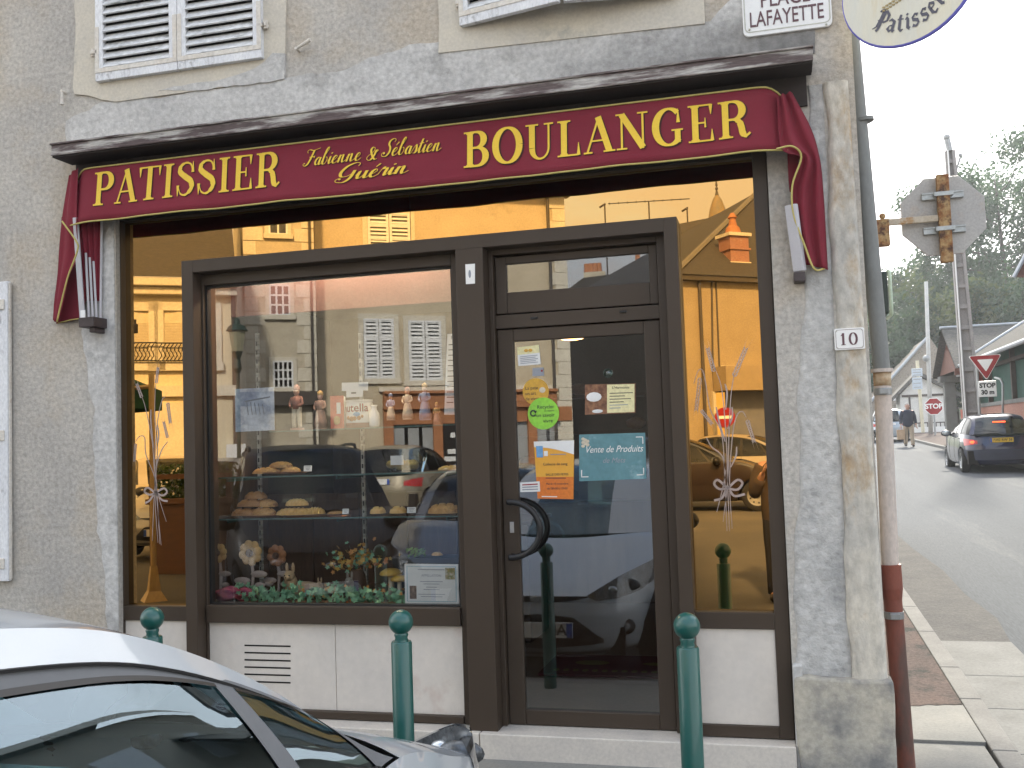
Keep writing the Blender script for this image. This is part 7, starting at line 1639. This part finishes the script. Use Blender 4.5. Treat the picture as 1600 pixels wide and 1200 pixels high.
mb = MB(); mb.lathe([(.028,0),(.032,hh_*.1),(.031,hh_*.6),(.018,hh_*.8),(.016,hh_*.92),(.022,hh_)], (0,0,0), 18); mb.build('body', m_whiteen, root, smooth=True, local=True)
# notices hung in the window
def sheet_thing(name, label, cat, TL, TR, BR, BL, Y, m, th=.002):
    P4 = [at(*p, Y) for p in (TL, TR, BR, BL)]; c = sum(P4, Vector())/4; root = thing(name, label, cat, (c.x, Y, min(p.z for p in P4)))
    mb = MB(); mb.prism([(p.x, p.z) for p in P4[::-1]], Y, Y+th); mb.build('sheet', m, root); return root, P4
def on(P4, s, t, Y):   # s right, t down
    a = P4[0]+(P4[1]-P4[0])*s; b = P4[3]+(P4[2]-P4[3])*s; p = a+(b-a)*t; p.y = Y; return p
def patch4(P4, s0, s1, t0, t1, Y, m, parent, name, k=1):
    mb = MB(); mb.face([on(P4,s0,t1,Y), on(P4,s1,t1,Y), on(P4,s1,t0,Y), on(P4,s0,t0,Y)]); o = mb.build(name, m, None); return rel(parent, o)
def write_on(P4, body, s, t, hfrac, Y, m, parent, align='CENTER', name='lettering', shear=0, bold=0, wmax=None):
    h = (P4[3]-P4[0]).length*hfrac; p = on(P4, s, t, Y); r_ = (P4[1]-P4[0]).normalized()
    o = text_mesh(name, body, h, Matrix.Identity(4), m, None, align=align, shear=shear, bold=bold, ext=.0003)
    if wmax:
        xs = [v.co.x for v in o.data.vertices]; wd = max(xs)-min(xs); L_ = (P4[1]-P4[0]).length*wmax
        if wd > L_: o.data.transform(Matrix.Diagonal((L_/wd,1,1,1)))
    o.data.transform(facing(p, r_, (0,0,1))); return rel(parent, o)
m_ink2 = mat('print_ink', (.04,.04,.05), rough=.6, fine=0); m_inkgrey = mat('grey_print', (.30,.32,.36), rough=.6, fine=0)
m_photo = mat('blue_photo_print', (.50,.56,.66), (.22,.26,.36), 9, .4, 0, 60, c3=(.66,.70,.76), s3=6, t3=.5)
root, P4 = sheet_thing('photo_print', 'bluish photo print of a stone bridge hung behind the window pane', 'print', (367,608),(428,605),(429,672),(368,675), .135, m_photo)
mb = MB()
for k in range(5): mb.tube([on(P4,.30+.10*k,.30+.02*k,.134), on(P4,.34+.10*k,.62,.134)], .003, 4)
mb.tube([on(P4,.25,.30,.134), on(P4,.9,.22,.134)], .004, 4); rel(root, mb.build('bridge_lines', m_inkgrey, None))
root, P4 = sheet_thing('price_list', 'tall white price list hanging at the right edge of the window', 'price list', (699,522),(716,521),(716,648),(694,648), .150, m_sugar)
write_on(P4, 'P', .45, .05, .06, .1492, m_ink2, root); 
mb = MB()
for k in range(12): mb.face([on(P4,.15,.14+.065*k,.149), on(P4,.85-.1*(k % 3),.14+.065*k,.149), on(P4,.85-.1*(k % 3),.128+.065*k,.149), on(P4,.15,.128+.065*k,.149)])
rel(root, mb.build('lines', m_ink2, None))
root, P4 = sheet_thing('hanging_notice', 'small white notice hanging above the spread pot', 'notice', (534,598),(575,597),(575,610),(534,611), .30, m_sugar)
root2, P4 = sheet_thing('hanging_notice', 'white leaflet taped below the small notice above the spread pot', 'notice', (541,609),(567,608),(567,620),(541,621), .299, m_sugar)
patch4(P4, .3,.6,.35,.55,.2985, m_ink2, root2, 'print')
root, P4 = sheet_thing('certificate', 'framed white certificate reading APPELLATION in the lower right corner of the window', 'certificate', (632,881),(716,882),(717,944),(633,943), .150, m_sugar, .008)
m_cblue = mat('certificate_blue', (.20,.42,.50), rough=.5, fine=0)
for s0, s1, t0, t1 in ((.04,.96,.055,.068),(.04,.96,.932,.945),(.04,.052,.068,.932),(.948,.96,.068,.932)): patch4(P4, s0,s1,t0,t1,.1492, m_cblue, root, 'border')
write_on(P4, 'APPELLATION', .50, .29, .085, .149, m_inkgrey, root, wmax=.5)
for k, (t, w_) in enumerate(((.14,.5),(.44,.42),(.50,.3),(.58,.2),(.64,.3),(.76,.5),(.82,.4))): patch4(P4, .5-w_/2,.5+w_/2,t-.008,t+.008,.149, m_inkgrey, root, 'text_line')
patch4(P4, .76,.94,.09,.38,.149, mat('food_photo', (.42,.30,.12), (.16,.22,.10), 60, .4, 0, 80, c3=(.55,.50,.40), s3=50, t3=.5), root, 'photo'); patch4(P4, .09,.22,.55,.88,.149, mat('dark_photo', (.10,.07,.06), (.30,.22,.17), 50, .4), root, 'photo')
# ------------------------------------------------------------------ harvest decoration on the display floor
m_petal = mat('wooden_petals', (.58,.37,.15), (.48,.30,.115), 14, .6, .1, 60); m_petalr = mat('reddish_petals', (.34,.15,.06), (.28,.12,.05), 14, .6); m_core = mat('flower_core', (.10,.055,.035), rough=.8); m_limew = mat('limed_wood', (.44,.36,.31), (.36,.29,.25), 12, .7)
def flower(label, px, py, r_px, m, Y=.36, stem_=True):
    c = at(px, py, Y); R_ = r_px*(c-CAM).length/FPX; root = thing('wooden_flower', label, 'decoration', (c.x, Y, zd), 0, 'carved wooden flowers in the window'); z = c.z-zd
    mb = MB()
    for k in range(8): a = 2*pi*k/8+.2; mb.ball((R_*.62*cos(a), .004*(k % 2), z+R_*.62*sin(a)), (R_*.36,.012,R_*.36), 12, 8)
    mb.ball((0,.006,z), (R_*.6,.010,R_*.6), 12, 8); mb.build('petals', m, root, smooth=True, local=True)
    mb = MB(); mb.ball((0,-.012,z), (R_*.30,.014,R_*.30)); mb.build('core', m_core, root, smooth=True, local=True)
    mb = MB(); mb.tube(crom([(0,.01,0),(.01,.012,z*.5),(0,.01,z-R_*.5)], 4), .010, 8)
    for sg in (-1,1): mb.ball((sg*R_*.7, 0, z*.45+sg*.02), (R_*.7,.012,R_*.28), 12, 6); mb.ball((sg*R_*.8, -.006, z*.28), (R_*.45,.012,R_*.22), 12, 6)
    mb.build('stem', m_limew, root, smooth=True, local=True); return root
flower('ochre wooden flower cut by the left edge of the window', 341, 864, 15, m_petal)
flower('large ochre wooden flower with brown core', 391, 864, 20, m_petal, .34)
flower('reddish wooden flower leaning behind the large ochre one', 432, 868, 17, m_petalr, .44)
m_furt = mat('tan_fur', (.52,.37,.22), (.42,.29,.17), 20, .9, .6, 120); m_furg = mat('grey_fur', (.26,.23,.20), (.20,.18,.155), 20, .9, .6, 120); m_furw = mat('cream_fur', (.50,.42,.31), rough=.9)
def rabbit(label, px, top_py, m, Y, lying=False, s=1.0):
    c = at(px, top_py, Y); h = c.z-zd; root = thing('toy_rabbit', label, 'toy animal', (c.x, Y, zd), 0, 'toy animals in the window')
    mb = MB()
    if lying: mb.ball((.045*s,.03,h*.20), (h*.62,h*.34,h*.24)); mb.ball((h*.45,.02,h*.16), (h*.28,h*.26,h*.2)); mb.ball((-.02,-.03,h*.10), (h*.10,h*.16,h*.09))
    else: mb.ball((0,.02,h*.26), (h*.24,h*.24,h*.30)); mb.ball((-.07*h,-.16*h,h*.10), (h*.08,h*.14,h*.10)); mb.ball((.10*h,-.16*h,h*.10), (h*.08,h*.14,h*.10))
    mb.ball((-.02*s,-.01,h*.42), (h*.20,h*.19,h*.26)); mb.build('body', m, root, smooth=True, local=True)
    mb = MB(); mb.ball((-.02*s,-.03,h*.64), (h*.165,h*.18,h*.16)); mb.ball((-.02*s,-.03-h*.15,h*.60), (h*.09,h*.09,h*.075)); hd = mb.build('head', m, root, smooth=True, local=True)
    for sg in (-1,1):
        mb = MB(); mb.ball((-.02*s+sg*h*.10,-.02,h*.87), (h*.055,h*.035,h*.16), 10, 8); mb.build('ear', m, root, smooth=True, local=True)
        mb = MB(); mb.ball((-.02*s+sg*h*.075,-.03-h*.155,h*.67), h*.022, 8, 6); mb.build('eye', m_black, hd, smooth=True, local=True)
    mb = MB(); mb.ball((-.02*s,-.03-h*.235,h*.615), h*.022, 8, 6); mb.build('nose', m_core, hd, smooth=True, local=True); return root
rabbit('tan toy animal with pointed ears lying in the ivy', 460, 880, m_furt, .38, True)
rabbit('grey toy rabbit sitting upright in the ivy', 553, 893, m_furg, .40)
rabbit('small brown toy animal half hidden behind the ivy', 505, 902, m_furt, .48, True, .7)
def mushroom(label, px, py, r_px, base_py, Y, m_cap):
    c = at(px, py, Y); R_ = r_px*(c-CAM).length/FPX; root = thing('toy_mushroom', label, 'decoration', (c.x, Y, zd), 0, 'toy mushrooms in the window'); z = c.z-zd
    mb = MB(); mb.lathe([(R_*.30,0),(R_*.26,z*.4),(R_*.22,z)], (0,0,0), 14); mb.build('stalk', m_fcream, root, smooth=True, local=True)
    mb = MB(); mb.lathe([(R_*.20,z-.002),(R_*.9,z-.006),(R_,z+.002),(R_*.85,z+R_*.25),(R_*.5,z+R_*.45),(.001,z+R_*.52)], (0,0,0), 20); mb.build('cap', m_cap, root, smooth=True, local=True)
m_capm = mat('mushroom_ochre', (.50,.31,.05), (.42,.25,.05), 10, .5)
mushroom('taller ochre toy mushroom left of the certificate', 611, 897, 18, 930, .40, m_capm); mushroom('shorter ochre toy mushroom touching the certificate', 624, 906, 14, 930, .36, m_capm)
# ivy garland: uncountable leaves along the pane
m_ivy = mat('ivy_leaves', (.14,.34,.21), (.26,.46,.28), 9, .6, 0, 60, c3=(.05,.12,.06), s3=10, t3=.55)
m_ivyr = mat('autumn_leaves', (.40,.13,.05), (.48,.28,.05), 9, .6)
def leaves(n, px0, px1, Y0, Y1, zf, s0, s1, seed):
    mb = MB(); rr2 = random.Random(seed)
    for k in range(n):
        px = rr2.uniform(px0, px1); Y = rr2.uniform(Y0, Y1); p = at(px, 930, Y); p.z = zd+rr2.random()**1.3*zf(px); s_ = rr2.uniform(s0, s1); ya_ = rr2.uniform(0, 6.3); R3 = Matrix.Rotation(ya_,3,'Y') @ Matrix.Rotation(rr2.uniform(-.7,.7),3,'X') @ Matrix.Rotation(rr2.uniform(-.7,.7),3,'Z')
        sh = [(0,-.2),(.5,-.45),(.42,.05),(.75,.25),(.30,.42),(0,1.0),(-.30,.42),(-.75,.25),(-.42,.05),(-.5,-.45)]
        mb.face([p+R3 @ Vector((a*s_, .12*abs(a)*s_, b*s_)) for a, b in sh])
    return mb
zfun = lambda px: .035+.045*abs(sin(px*.045))+.03*abs(sin(px*.11+1))
o = leaves(330, 372, 636, .16, .34, zfun, .016, .034, 5).build('ivy_garland', m_ivy, None, recalc=False); tag(o, 'green ivy garland along the foot of the bakery window', 'garland', None, 'stuff')
o = leaves(40, 470, 630, .17, .36, zfun, .010, .018, 6).build('autumn_leaves', m_ivyr, None, recalc=False); tag(o, 'red and orange leaves scattered in the ivy garland', 'leaves', None, 'stuff')
mb = MB(); c = at(362,936,.22); mb.blob((c.x-.03,.24,zd+.035), (.075,.06,.04), .25, 3); mb.blob((c.x+.07,.26,zd+.03), (.06,.05,.036), .25, 4); o = mb.build('red_cloth', mat('red_purple_cloth', (.30,.05,.05), (.16,.04,.12), 8, .9), None, smooth=True); tag(o, 'crumpled red and purple cloth in the lower left corner of the window', 'cloth')
c = at(555,868,.46); root = thing('autumn_bouquet', 'bouquet of yellow and orange autumn leaves and flowers behind the grey rabbit', 'bouquet', (c.x, .48, zd))
mb = MB(); mb.lathe([(.045,0),(.06,.05),(.05,.12),(.035,.15)], (0,0,0), 16); mb.build('vase', m_inwood, root, smooth=True, local=True)
for nm, mm_, sd in (('yellow_flowers', m_capm, 11), ('orange_leaves', m_ivyr, 12), ('green_leaves', m_ivy, 13)):
    mb = MB(); rr2 = random.Random(sd)
    for k in range(50):
        p = Vector((rr2.gauss(0,.085), rr2.gauss(0,.04), .21+rr2.gauss(0,.035))); s_ = rr2.uniform(.012,.022); ax = Vector((rr2.gauss(0,1),-1.2,rr2.gauss(0,1))).normalized(); bx = ax.orthogonal().normalized(); cx_ = ax.cross(bx); mb.face([p+(bx*cos(t)+cx_*sin(t))*s_*(1 if q % 2 else .55) for q, t in enumerate([2*pi*i/10 for i in range(10)])])
    mb.build(nm, mm_, root, local=True, recalc=False)
c = at(660,862,.50); root = thing('leaf_spray', 'green leaf spray on a dark box above the certificate', 'decoration', (c.x, .5, zd))
bz = at(660,872,.46).z-zd; mb = MB(); mb.box(-.18,.24,-.04,.14,0,bz); mb.build('dark_box', m_black, root, bevel=.004, local=True)
mb = MB(); rr2 = random.Random(9)
for k in range(40):
    p = Vector((rr2.uniform(-.10,.02), rr2.uniform(-.03,.03), bz+.005+rr2.random()*.045)); s_ = .016; ax = Vector((rr2.gauss(0,1),-1,rr2.gauss(0,1))).normalized(); bx = ax.orthogonal().normalized(); cx_ = ax.cross(bx); mb.face([p+bx*s_, p+cx_*s_*.5, p-bx*s_, p-cx_*s_*.5])
mb.build('spray', mat('lime_leaves', (.20,.32,.06), (.14,.25,.05), 10), root, local=True, recalc=False)
bread('sponge_cake', 'small pale cake on the dark box above the certificate', 'cake', at(683,868,.48), (.075,.05,.025), m_pale, 90)
# ------------------------------------------------------------------ notices and stickers on the door
YS = YDG-.006
m_orangep = mat('orange_poster', (.72,.38,.05), (.70,.33,.045), 3, .4, 0, 40, fine=.02); m_cardo = mat('orange_card', (.62,.36,.05), (.58,.32,.05), 8, .4); m_cardg = mat('green_card', (.27,.60,.06), (.24,.55,.06), 8, .4); m_teal = mat('teal_plaque', (.13,.27,.30), (.10,.22,.25), 5, .25, 0, 40, c3=(.22,.38,.42), s3=6, t3=.55); m_cream = mat('cream_card', (.74,.68,.38), (.70,.64,.36), 6, .5); m_choc = mat('chocolate_photo', (.12,.05,.03), (.30,.15,.08), 40, .4, 0, 60)
root, P4 = sheet_thing('door_notice', 'white sheet with yellow emblem at the top left of the door glass', 'notice', (808,543),(842,539),(845,569),(810,572), YS, m_sugar)
mb = MB(); mb.face([on(P4,.0,.40,YS-.0012), on(P4,1,.40,YS-.0012), on(P4,1,.0,YS-.0012), on(P4,0,0,YS-.0012)]); rel(root, mb.build('yellow_band', m_cream, None))
mb = MB(); p = on(P4,.5,.22,YS-.002); mb.ball((p.x-.012,p.y,p.z), (.012,.001,.009), 12, 6); mb.ball((p.x+.012,p.y,p.z), (.012,.001,.009), 12, 6); rel(root, mb.build('emblem', m_cardo, None))
for k in range(5): patch4(P4, .1,.9-.1*(k % 2),.50+.09*k,.535+.09*k,YS-.0015, m_inkgrey, root, 'text_line')
root, P4 = sheet_thing('door_tag', 'small grey opening tag below the white sheet on the door', 'tag', (832,575),(849,574),(850,587),(832,588), YS, m_inkgrey)
mb = MB(); p = on(P4,.85,.4,YS-.002); mb.ball((p.x,p.y,p.z), (.006,.001,.006), 10, 6); rel(root, mb.build('red_dot', m_signred, None))
def disc(name, label, px, py, r_px, m, Y):
    c = at(px, py, Y); R_ = r_px*(c-CAM).length/FPX; root = thing(name, label, 'sticker', (c.x, Y, c.z-R_)); mb = MB(); mb.prism([(c.x+R_*cos(2*pi*k/40), c.z+R_*sin(2*pi*k/40)) for k in range(40)], Y, Y+.002); mb.build('card', m, root); P4 = [c+Vector((-R_,0,R_)), c+Vector((R_,0,R_)), c+Vector((R_,0,-R_)), c+Vector((-R_,0,-R_))]; return root, P4
root, P4 = disc('round_sticker', 'orange round card about dough on the door glass', 837, 612, 21, m_cardo, YS+.003)
for t, b in ((.36,'La pate'),(.56,'un art'),(.76,'de vivre...')): write_on(P4, b, .10, t, .17, YS+.0022, m_ink2, root, 'LEFT', wmax=.62)
mb = MB(); p = on(P4,.76,.45,YS+.0015); mb.ball(p, (.018,.0012,.016), 14, 6); rel(root, mb.build('dough_picture', m_fcream, None))
root, P4 = disc('round_sticker', 'green round recycling card overlapping the orange one on the door', 849, 646, 25, m_cardg, YS)
for t, b, s_ in ((.30,'Recycler',.86),(.56,'un savoir',.86),(.74,'vivre',.80)): write_on(P4, b, s_, t, .16, YS-.001, m_ink2, root, 'RIGHT', wmax=.6)
write_on(P4, 'ou déposer', .86, .42, .07, YS-.001, m_ink2, root, 'RIGHT', wmax=.5)
mb = MB(); p = on(P4,.18,.48,YS-.0018); mb.tube([p+Vector((.015*cos(radians(a)),0,.015*sin(radians(a)))) for a in range(30,331,20)], .004, 6); mb.face([p+Vector((.004,-.001,.010)), p+Vector((.022,-.001,.014)), p+Vector((.012,-.001,-.004))]); rel(root, mb.build('arrow', m_ink2, None))
root, P4 = sheet_thing('recipe_card', 'card with chocolate cake photo and handwritten cream note on the door', 'card', (914,601),(993,599),(993,645),(914,648), YS, m_choc)
patch4(P4, .44,.98,.02,.97,YS-.0012, m_cream, root, 'note')
mb = MB(); p = on(P4,.18,.42,YS-.0015); mb.ball(p, (.042,.001,.026), 16, 6); p = on(P4,.25,.9,YS-.0015); mb.ball(p, (.03,.001,.010), 12, 6); rel(root, mb.build('icing', m_sugar, None))
write_on(P4, "L'Harmonie", .71, .13, .12, YS-.002, m_ink2, root, wmax=.44)
for k, w_ in enumerate((.46,.30,.42,.28,.36,.22)): patch4(P4, .49,.49+w_,.30+.10*k,.325+.10*k,YS-.0018, m_ink2 if k < 4 else m_inkgrey, root, 'handwriting')
root, P4 = sheet_thing('teal_plaque', 'teal plaque with silver script on the door glass', 'plaque', (905,679),(1008,676),(1010,748),(905,752), YS, m_teal)
write_on(P4, 'Vente de Produits', .52, .34, .20, YS-.001, m_sugar, root, shear=.35, wmax=.86)
write_on(P4, 'de Mets', .52, .58, .15, YS-.001, m_inkgrey, root, shear=.35, wmax=.5)
for s0, s1, t0, t1 in ((.03,.14,.90,.92),(.03,.045,.76,.92),(.86,.97,.90,.92),(.955,.97,.76,.92),(.955,.97,.08,.24),(.86,.97,.08,.10)): patch4(P4, s0,s1,t0,t1,YS-.001, m_sugar, root, 'corner_ornament')
mb = MB()
for k in range(7): p = on(P4,.06+.035*(k % 3),.10+.05*k*.5,YS-.001); mb.ball(p, (.010,.001,.009), 8, 5)
rel(root, mb.build('flower_print', m_fcream, None))
root, P4 = sheet_thing('blood_drive_poster', 'orange and white poster announcing a blood collection on the door', 'poster', (834,690),(897,688),(896,780),(840,779), YS-.0005, m_orangep)
mb = MB(); top_ = [on(P4,0,0,YS-.0015), on(P4,1,0,YS-.0015)]; cur_ = [on(P4,1-k/12,.24-.14*sin(pi*.5*k/12)+.0,YS-.0015) for k in range(13)]; mb.face(top_[:1]+top_[1:]+cur_); rel(root, mb.build('white_top', m_sugar, None))
mb = MB(); mb.face([on(P4,0,.62,YS-.0012), on(P4,1,.62,YS-.0012), on(P4,1,1,YS-.0012), on(P4,0,1,YS-.0012)]); rel(root, mb.build('red_orange_foot', mat('poster_foot', (.62,.17,.03), (.60,.20,.03), 3, .4), None))
mb = MB(); mb.face([on(P4,.05,.28,YS-.002), on(P4,.22,.28,YS-.002), on(P4,.22,.08,YS-.002), on(P4,.05,.08,YS-.002)]); rel(root, mb.build('blue_logo', MATS['print_blue'], None))
mb = MB(); mb.face([on(P4,.24,.26,YS-.002), on(P4,.34,.26,YS-.002), on(P4,.34,.17,YS-.002), on(P4,.24,.17,YS-.002)]); rel(root, mb.build('white_logo', m_sugar, None))
write_on(P4, 'Collecte de sang', .52, .40, .065, YS-.002, m_ink2, root, wmax=.72); write_on(P4, 'SALLE DES FETES', .56, .58, .055, YS-.002, m_ink2, root, wmax=.8); write_on(P4, 'Mardi 10 novembre', .56, .74, .05, YS-.002, m_ink2, root, wmax=.8); write_on(P4, 'de 08h00 à 13h00', .56, .82, .05, YS-.002, m_ink2, root, wmax=.6)
patch4(P4, .12,.55,.955,.97,YS-.002, m_sugar, root, 'web_line'); patch4(P4, .40,.80,.225,.24,YS-.002, m_inkgrey, root, 'text_line'); patch4(P4, .25,.80,.635,.648,YS-.002, m_ink2, root, 'text_line')
root, P4 = sheet_thing('phone_sticker', 'small white sticker left of the blood collection poster', 'sticker', (813,754),(843,752),(844,768),(813,769), YS-.003, m_sugar)
for k in range(3): patch4(P4, .1,.9,.2+.25*k,.32+.25*k,YS-.0036, m_inkgrey if k else m_signred, root, 'text_line')
c = at(950,583,YS); root = thing('suction_hook', 'clear suction hook above the recipe card on the door glass', 'hook', (c.x, YS, c.z)); mb = MB(); mb.lathe([(.026,0),(.024,.004),(.012,.012),(.010,.022)], (0,0,0), 20, Matrix.Rotation(radians(-90),4,'X')); mb.build('cup', m_shelfglass, root, smooth=True, local=True); mb = MB(); mb.ball((0,.02,0), .009); mb.build('knob', m_lamp, root, smooth=True, local=True)
# alarm plate on the central post
root, P4 = sheet_thing('alarm_sticker', 'small white sticker with a horn symbol on the brown post', 'sticker', (727,413),(742,412),(742,443),(728,444), YP-.008, m_whiteen)
mb = MB(); p = on(P4,.45,.5,YP-.009); mb.ball(p, (.008,.001,.022), 10, 8); rel(root, mb.build('horn_symbol', m_inkgrey, None))
# inside behind the door: mat, shelf unit, lamp
a = Vector((-1.05, 1.55, RMZ0)); root = thing('doormat', 'dark red patterned doormat inside the bakery door', 'doormat', a)
mb = MB(); mb.box(-.55,.50,-.30,.30,.001,.016); mb.build('pile', mat('dark_red_mat', (.10,.015,.018), (.08,.012,.016), 20, .95, .4, 200), root, local=True)
mb = MB()
for k in range(14): mb.ball((-.45+.065*k, -.18, .017), (.022,.035,.002), 8, 5)
mb.ball((-.25,.05,.017), (.12,.07,.002), 12, 6); mb.ball((.22,.05,.017), (.13,.05,.002), 12, 6); mb.build('pattern', mat('olive_pattern', (.16,.14,.03), rough=.9), root, local=True)
root = thing('wall_shelf', 'dark wooden shelf unit at the back of the shop', 'shelves', (-1.2, 4.2, RMZ0))
mb = MB(); mb.box(-1.4,1.2,0,.35,0,.95); 
for z in (1.25,1.6,1.95): mb.box(-1.4,1.2,.1,.35,z,z+.03)
mb.box(-1.42,-1.38,.1,.36,.95,2.3); mb.box(1.18,1.22,.1,.36,.95,2.3); mb.build('carcass', m_inwood, root, local=True)
mb = MB()
for k in range(9): mb.ball((-1.2+.27*k,.2,1.34+.35*(k % 3)), (.10,.08,.06), 10, 7)
mb.build('loaves', m_dough, root, smooth=True, local=True)
root = thing('ceiling_lamp', 'orange glowing lamp under the shop ceiling seen at the top of the door', 'lamp', (-1.3, 2.6, 2.62))
c = at(893,524,2.6); root.location = (c.x, 2.6, c.z)
mb = MB(); mb.lathe([(.16,-.02),(.13,.03),(.03,.07)], (0,0,0), 20); mb.build('shade', m_cardo, root, smooth=True, local=True)
mb = MB(); mb.ball((0,0,-.02), (.10,.10,.02)); mb.build('lit_disc', mat('lamp_glow', (.9,.5,.2), rough=.4, emis=(1,.52,.18), emis_s=4.0), root, local=True)
mb = MB(); mb.tube([(0,0,.07),(0,0,RMZ1-c.z)], .01, 6); mb.build('rod', m_black, root, local=True)
root = thing('shop_counter', 'wooden counter standing inside the shop', 'counter', (-2.9, 2.6, RMZ0)); mb = MB(); mb.box(-.9,1.0,-.3,.3,0,.9); mb.box(-.95,1.05,-.35,.35,.901,.94); mb.build('body', m_inwood, root, bevel=.01, local=True)
# ------------------------------------------------------------------ etched wheat bouquets on the bronze glass
m_etch = mat('etched_silver', (.44,.345,.31), (.38,.30,.27), 20, .6, 0, 100, fine=.03)
def wheat(panel, curves, ears, bow):
    mb = MB(); Yw = YM-.0012
    def pt_(p): v = at(p[0], p[1], YM); return Vector((v.x, Yw, v.z))
    for c_, r_ in curves:
        q = crom([pt_(p) for p in c_], 6); n = len(q)
        for i in range(n-1):
            d = (q[i+1]-q[i]); nr = Vector((-d.z,0,d.x)).normalized(); w0 = r_*(.35+.65*sin(pi*min(1,(i+.5)/n*1.0))**.5); mb.face([q[i]-nr*w0, q[i+1]-nr*w0, q[i+1]+nr*w0, q[i]+nr*w0])
    for (x0,y0),(x1,y1),w_ in ears:
        a, b = pt_((x0,y0)), pt_((x1,y1)); d = b-a; L_ = d.length; d.normalize(); nr = Vector((-d.z,0,d.x)); n = 9
        for k in range(n):
            for sg in (-1,1):
                c0 = a+d*L_*(k+.2)/n; c1 = c0+d*L_*.16+nr*sg*w_*(1-.4*k/n); m_ = (c0+c1)/2+nr*sg*w_*.35+d*(-.004); mb.face([c0, m_, c1, (c0+c1)/2-nr*sg*w_*.12+d*.004])
                if k > 3: e = c1+d*L_*.35+nr*sg*w_*.4; mb.face([c1, e, c1+d*.006])
    for c_ in bow:
        q = crom([pt_(p) for p in c_], 6)
        for i in range(len(q)-1):
            d = q[i+1]-q[i]; nr = Vector((-d.z,0,d.x)).normalized()*.006; mb.face([q[i]-nr, q[i+1]-nr, q[i+1]+nr, q[i]+nr])
    o = mb.build('etched_wheat', m_etch, None, recalc=False); rel(panel, o)
t_ = .0025
wheat(mr, [([(1136,830),(1133,760),(1128,680),(1110,640),(1100,585),(1092,578),(1084,600)],t_),([(1140,830),(1137,760),(1135,690),(1128,610),(1117,575)],t_),([(1130,815),(1137,750),(1139,680),(1142,620),(1147,585)],t_),([(1144,826),(1140,760),(1142,710),(1146,670),(1152,648),(1160,643),(1166,652)],t_),([(1120,800),(1130,760),(1134,735)],t_),([(1133,735),(1128,712),(1112,698),(1104,684)],t_*1.3),([(1142,730),(1150,712),(1151,698)],t_*1.6),([(1133,690),(1124,660),(1119,636)],t_*1.8),([(1137,670),(1144,652),(1144,636)],t_*1.8),([(1134,640),(1136,615),(1133,600)],t_*1.8)],
  [((1094,588),(1088,640),.012),((1095,640),(1112,662),.010),((1116,582),(1106,545),.013),((1146,590),(1165,545),.014),((1167,655),(1178,690),.011)],
  [[(1137,763),(1122,750),(1116,756),(1124,764),(1137,763)],[(1137,763),(1152,750),(1160,755),(1152,765),(1137,763)],[(1134,766),(1128,778),(1116,782)],[(1140,766),(1148,775),(1164,772)]])
wheat(ml, [([(252,852),(246,790),(241,730),(238,690),(228,640),(222,620)],t_),([(247,848),(243,790),(242,720),(246,660),(253,626),(258,620)],t_),([(238,845),(240,800),(243,740),(246,700),(242,650),(243,600)],t_),([(260,815),(246,770),(240,740),(228,710),(226,684),(218,682),(212,690)],t_),([(250,850),(246,780),(244,735),(252,705),(262,690)],t_*1.3),([(240,700),(236,660),(236,640)],t_*1.8),([(245,700),(248,680),(246,664)],t_*1.8)],
  [((222,622),(214,600),.012),((244,600),(247,575),.011),((262,628),(266,660),.012),((262,685),(256,660),.010),((212,692),(210,720),.010)],
  [[(243,770),(231,762),(226,768),(234,773),(243,770)],[(243,770),(256,763),(261,769),(254,774),(243,770)],[(241,772),(234,782),(227,786)],[(245,772),(253,781),(262,783)]])
# ================================================================== haze over the street and the trees
hz_ = MB(); hz_.box(-84, 144, -94, 204, -1.2, 34); hzo = hz_.build('haze', [], None)
hm_ = bpy.data.materials.new('haze_air'); hm_.use_nodes = True; t_ = hm_.node_tree; t_.nodes.clear()
ho = t_.nodes.new('ShaderNodeOutputMaterial'); pv = t_.nodes.new('ShaderNodeVolumePrincipled'); pv.inputs['Density'].default_value = .0008; pv.inputs['Color'].default_value = (.90,.95,1,1); pv.inputs['Anisotropy'].default_value = .3
t_.links.new(pv.outputs[0], ho.inputs['Volume']); hzo.data.materials.append(hm_); tag(hzo, 'pale haze hanging over the street and trees', 'haze', None, 'stuff')
